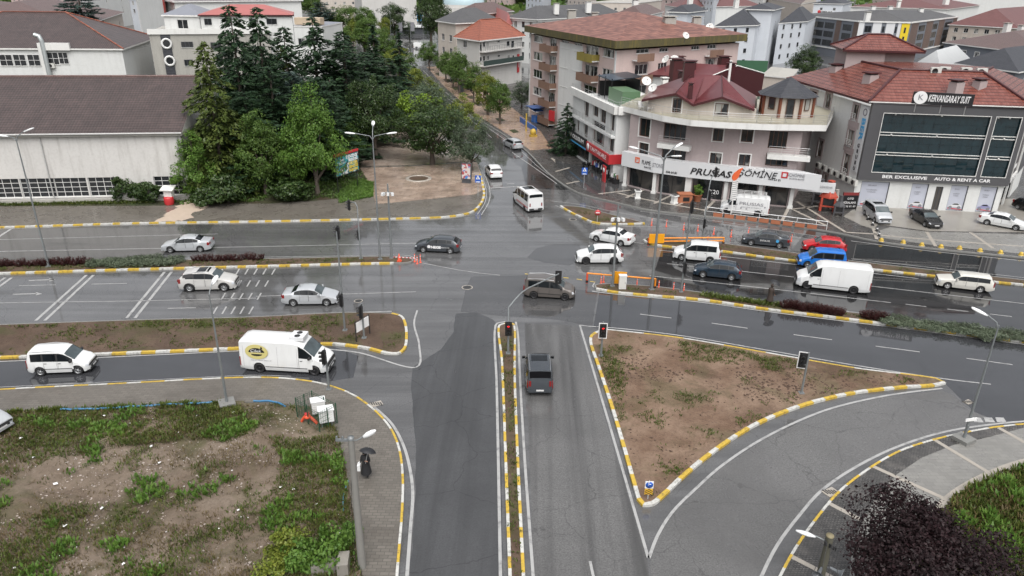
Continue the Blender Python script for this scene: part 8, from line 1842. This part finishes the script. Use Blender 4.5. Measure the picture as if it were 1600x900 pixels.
def isd(x,y):
    px,py=proj((x,y,.1)); e=.0
    if px < 975 and py > 540:e=.6
    if (1060 < px < 1250 and py < 560+(px-1060)*.14):e=.7
    if py > 625 and px > 1040 and py > 740-(px-1040)*.45:e=.5
    if px > 1150 and py < 580+(px-1150)*.06:e+=.1
    return max(0,min(1,nz(x,y,.5,40)*1.3+e-.12))
tufts("island_grass",scatter(ISJ,30000,.13,lambda x,y:max(0,isd(x,y)-.06),8),.16,ML['weed'],4,.025,.15); RUT=([(948,550),(985,540),(1010,550),(1035,575),(1065,582),(1072,592),(1030,602),(985,598),(960,585)],[(1150,568),(1240,572),(1340,588),(1440,597),(1320,608),(1235,628),(1180,630),(1150,610)])
stones("clods",scatter(ISJ,16000,.12,lambda x,y:min(1,max(0,(.85 if any(pip(np.array([proj((x,y,.1))]),q_)[0] for q_ in RUT) else .04)+nz(x,y,.6,50)*.5)),9),.025,.15,mat("clod_earth",(.07,.042,.028),.9,.3,4))
ISF=[(-120,514),(0,510),(200,503),(400,498),(540,491),(606,492),(628,505),(630,540),(605,546),(520,533),(480,534),(400,538),(200,546),(0,554),(-120,560)]
tufts("island_grass",scatter(ISF,14000,.13,lambda x,y:max(0,min(1,nz(x,y,.5,60)*1.2+(.5 if proj((x,y,.1))[1] < 512 and proj((x,y,.1))[0] < 530 else .05)-(.5 if proj((x,y,.1))[0] > 560 else 0))),10),.17,ML['weed'],4,.025,.15); stones("clods",scatter(ISF,7000,.12,lambda x,y:1 if nz(x,y,.4,70) > 0 else .1,11),.02,.1,MATS["clod_earth"])
for poly,n_,s_ in (([(0,424),(400,413),(610,408),(610,402),(400,406),(0,416)],5000,12),([(940,450),(1100,464),(1300,491),(1600,529),(1600,522),(1240,479),(1100,460),(940,446)],7000,13),([(1060,385),(1330,415),(1600,442),(1600,438),(1330,409),(1060,375)],3500,14),([(784,510),(800,510),(808,740),(817,900),(800,900),(789,700)],1200,15),([(885,325),(960,338),(1000,348),(930,345)],700,16)):
    tufts("median_grass",scatter(poly,n_,.13,lambda x,y:max(0,min(1,.45+nz(x,y,.7,80)*1.4)),s_),.16,ML['weed'],4,.025,.12)
p_=scatter([(1090,463),(1215,481),(1225,476),(1100,459)],900,.13,None,17); tufts("median_flowers",p_,.36,ML['weed'],5,.04,.2)
tufts("verge_weeds",scatter([(1440,960),(1460,810),(1505,768),(1545,748),(1600,728),(1760,710),(1800,960)],12000,.25,lambda x,y:min(1,max(0,.55+nz(x,y,.5,90))),18),.4,ML['weed'],5,.045,.22); tufts("verge_weeds",scatter([(1480,830),(1520,770),(1600,735),(1740,720),(1760,900),(1600,960)],3500,.3,lambda x,y:1 if nz(x,y,.6,95) > .05 else 0,19),.5,ML['brt'],6,.07,.25)
tufts("verge_dry_grass",scatter([(1440,960),(1460,810),(1505,768),(1600,728),(1760,710),(1800,960)],9000,.27,lambda x,y:min(1,max(0,.5-nz(x,y,.5,90))),29),.42,ML['dry'],4,.03,.22); tufts("garden_grass",scatter([(250,322),(560,308),(583,300),(560,262),(560,215),(330,250)],16000,.14,lambda x,y:min(1,max(0,.5+nz(x,y,.3,99))),20),.3,ML['mid'],4,.06,.3); tufts("garden_grass",scatter([(530,318),(582,308),(583,285),(560,280),(530,300)],2500,.14,None,21),.25,ML['brt'],4,.05,.2)
tufts("verge_grass",scatter([(-60,324),(0,322),(240,318),(240,312),(-60,318)],2600,.13,None,22),.3,ML['weed'],4,.05,.2); tufts("edge_weeds",scatter([(0,648),(350,632),(350,627),(150,637),(0,643)],2500,.15,lambda x,y:1 if nz(x,y,.9,101) > 0 else .15,23),.3,ML['weed'],5,.04,.15)
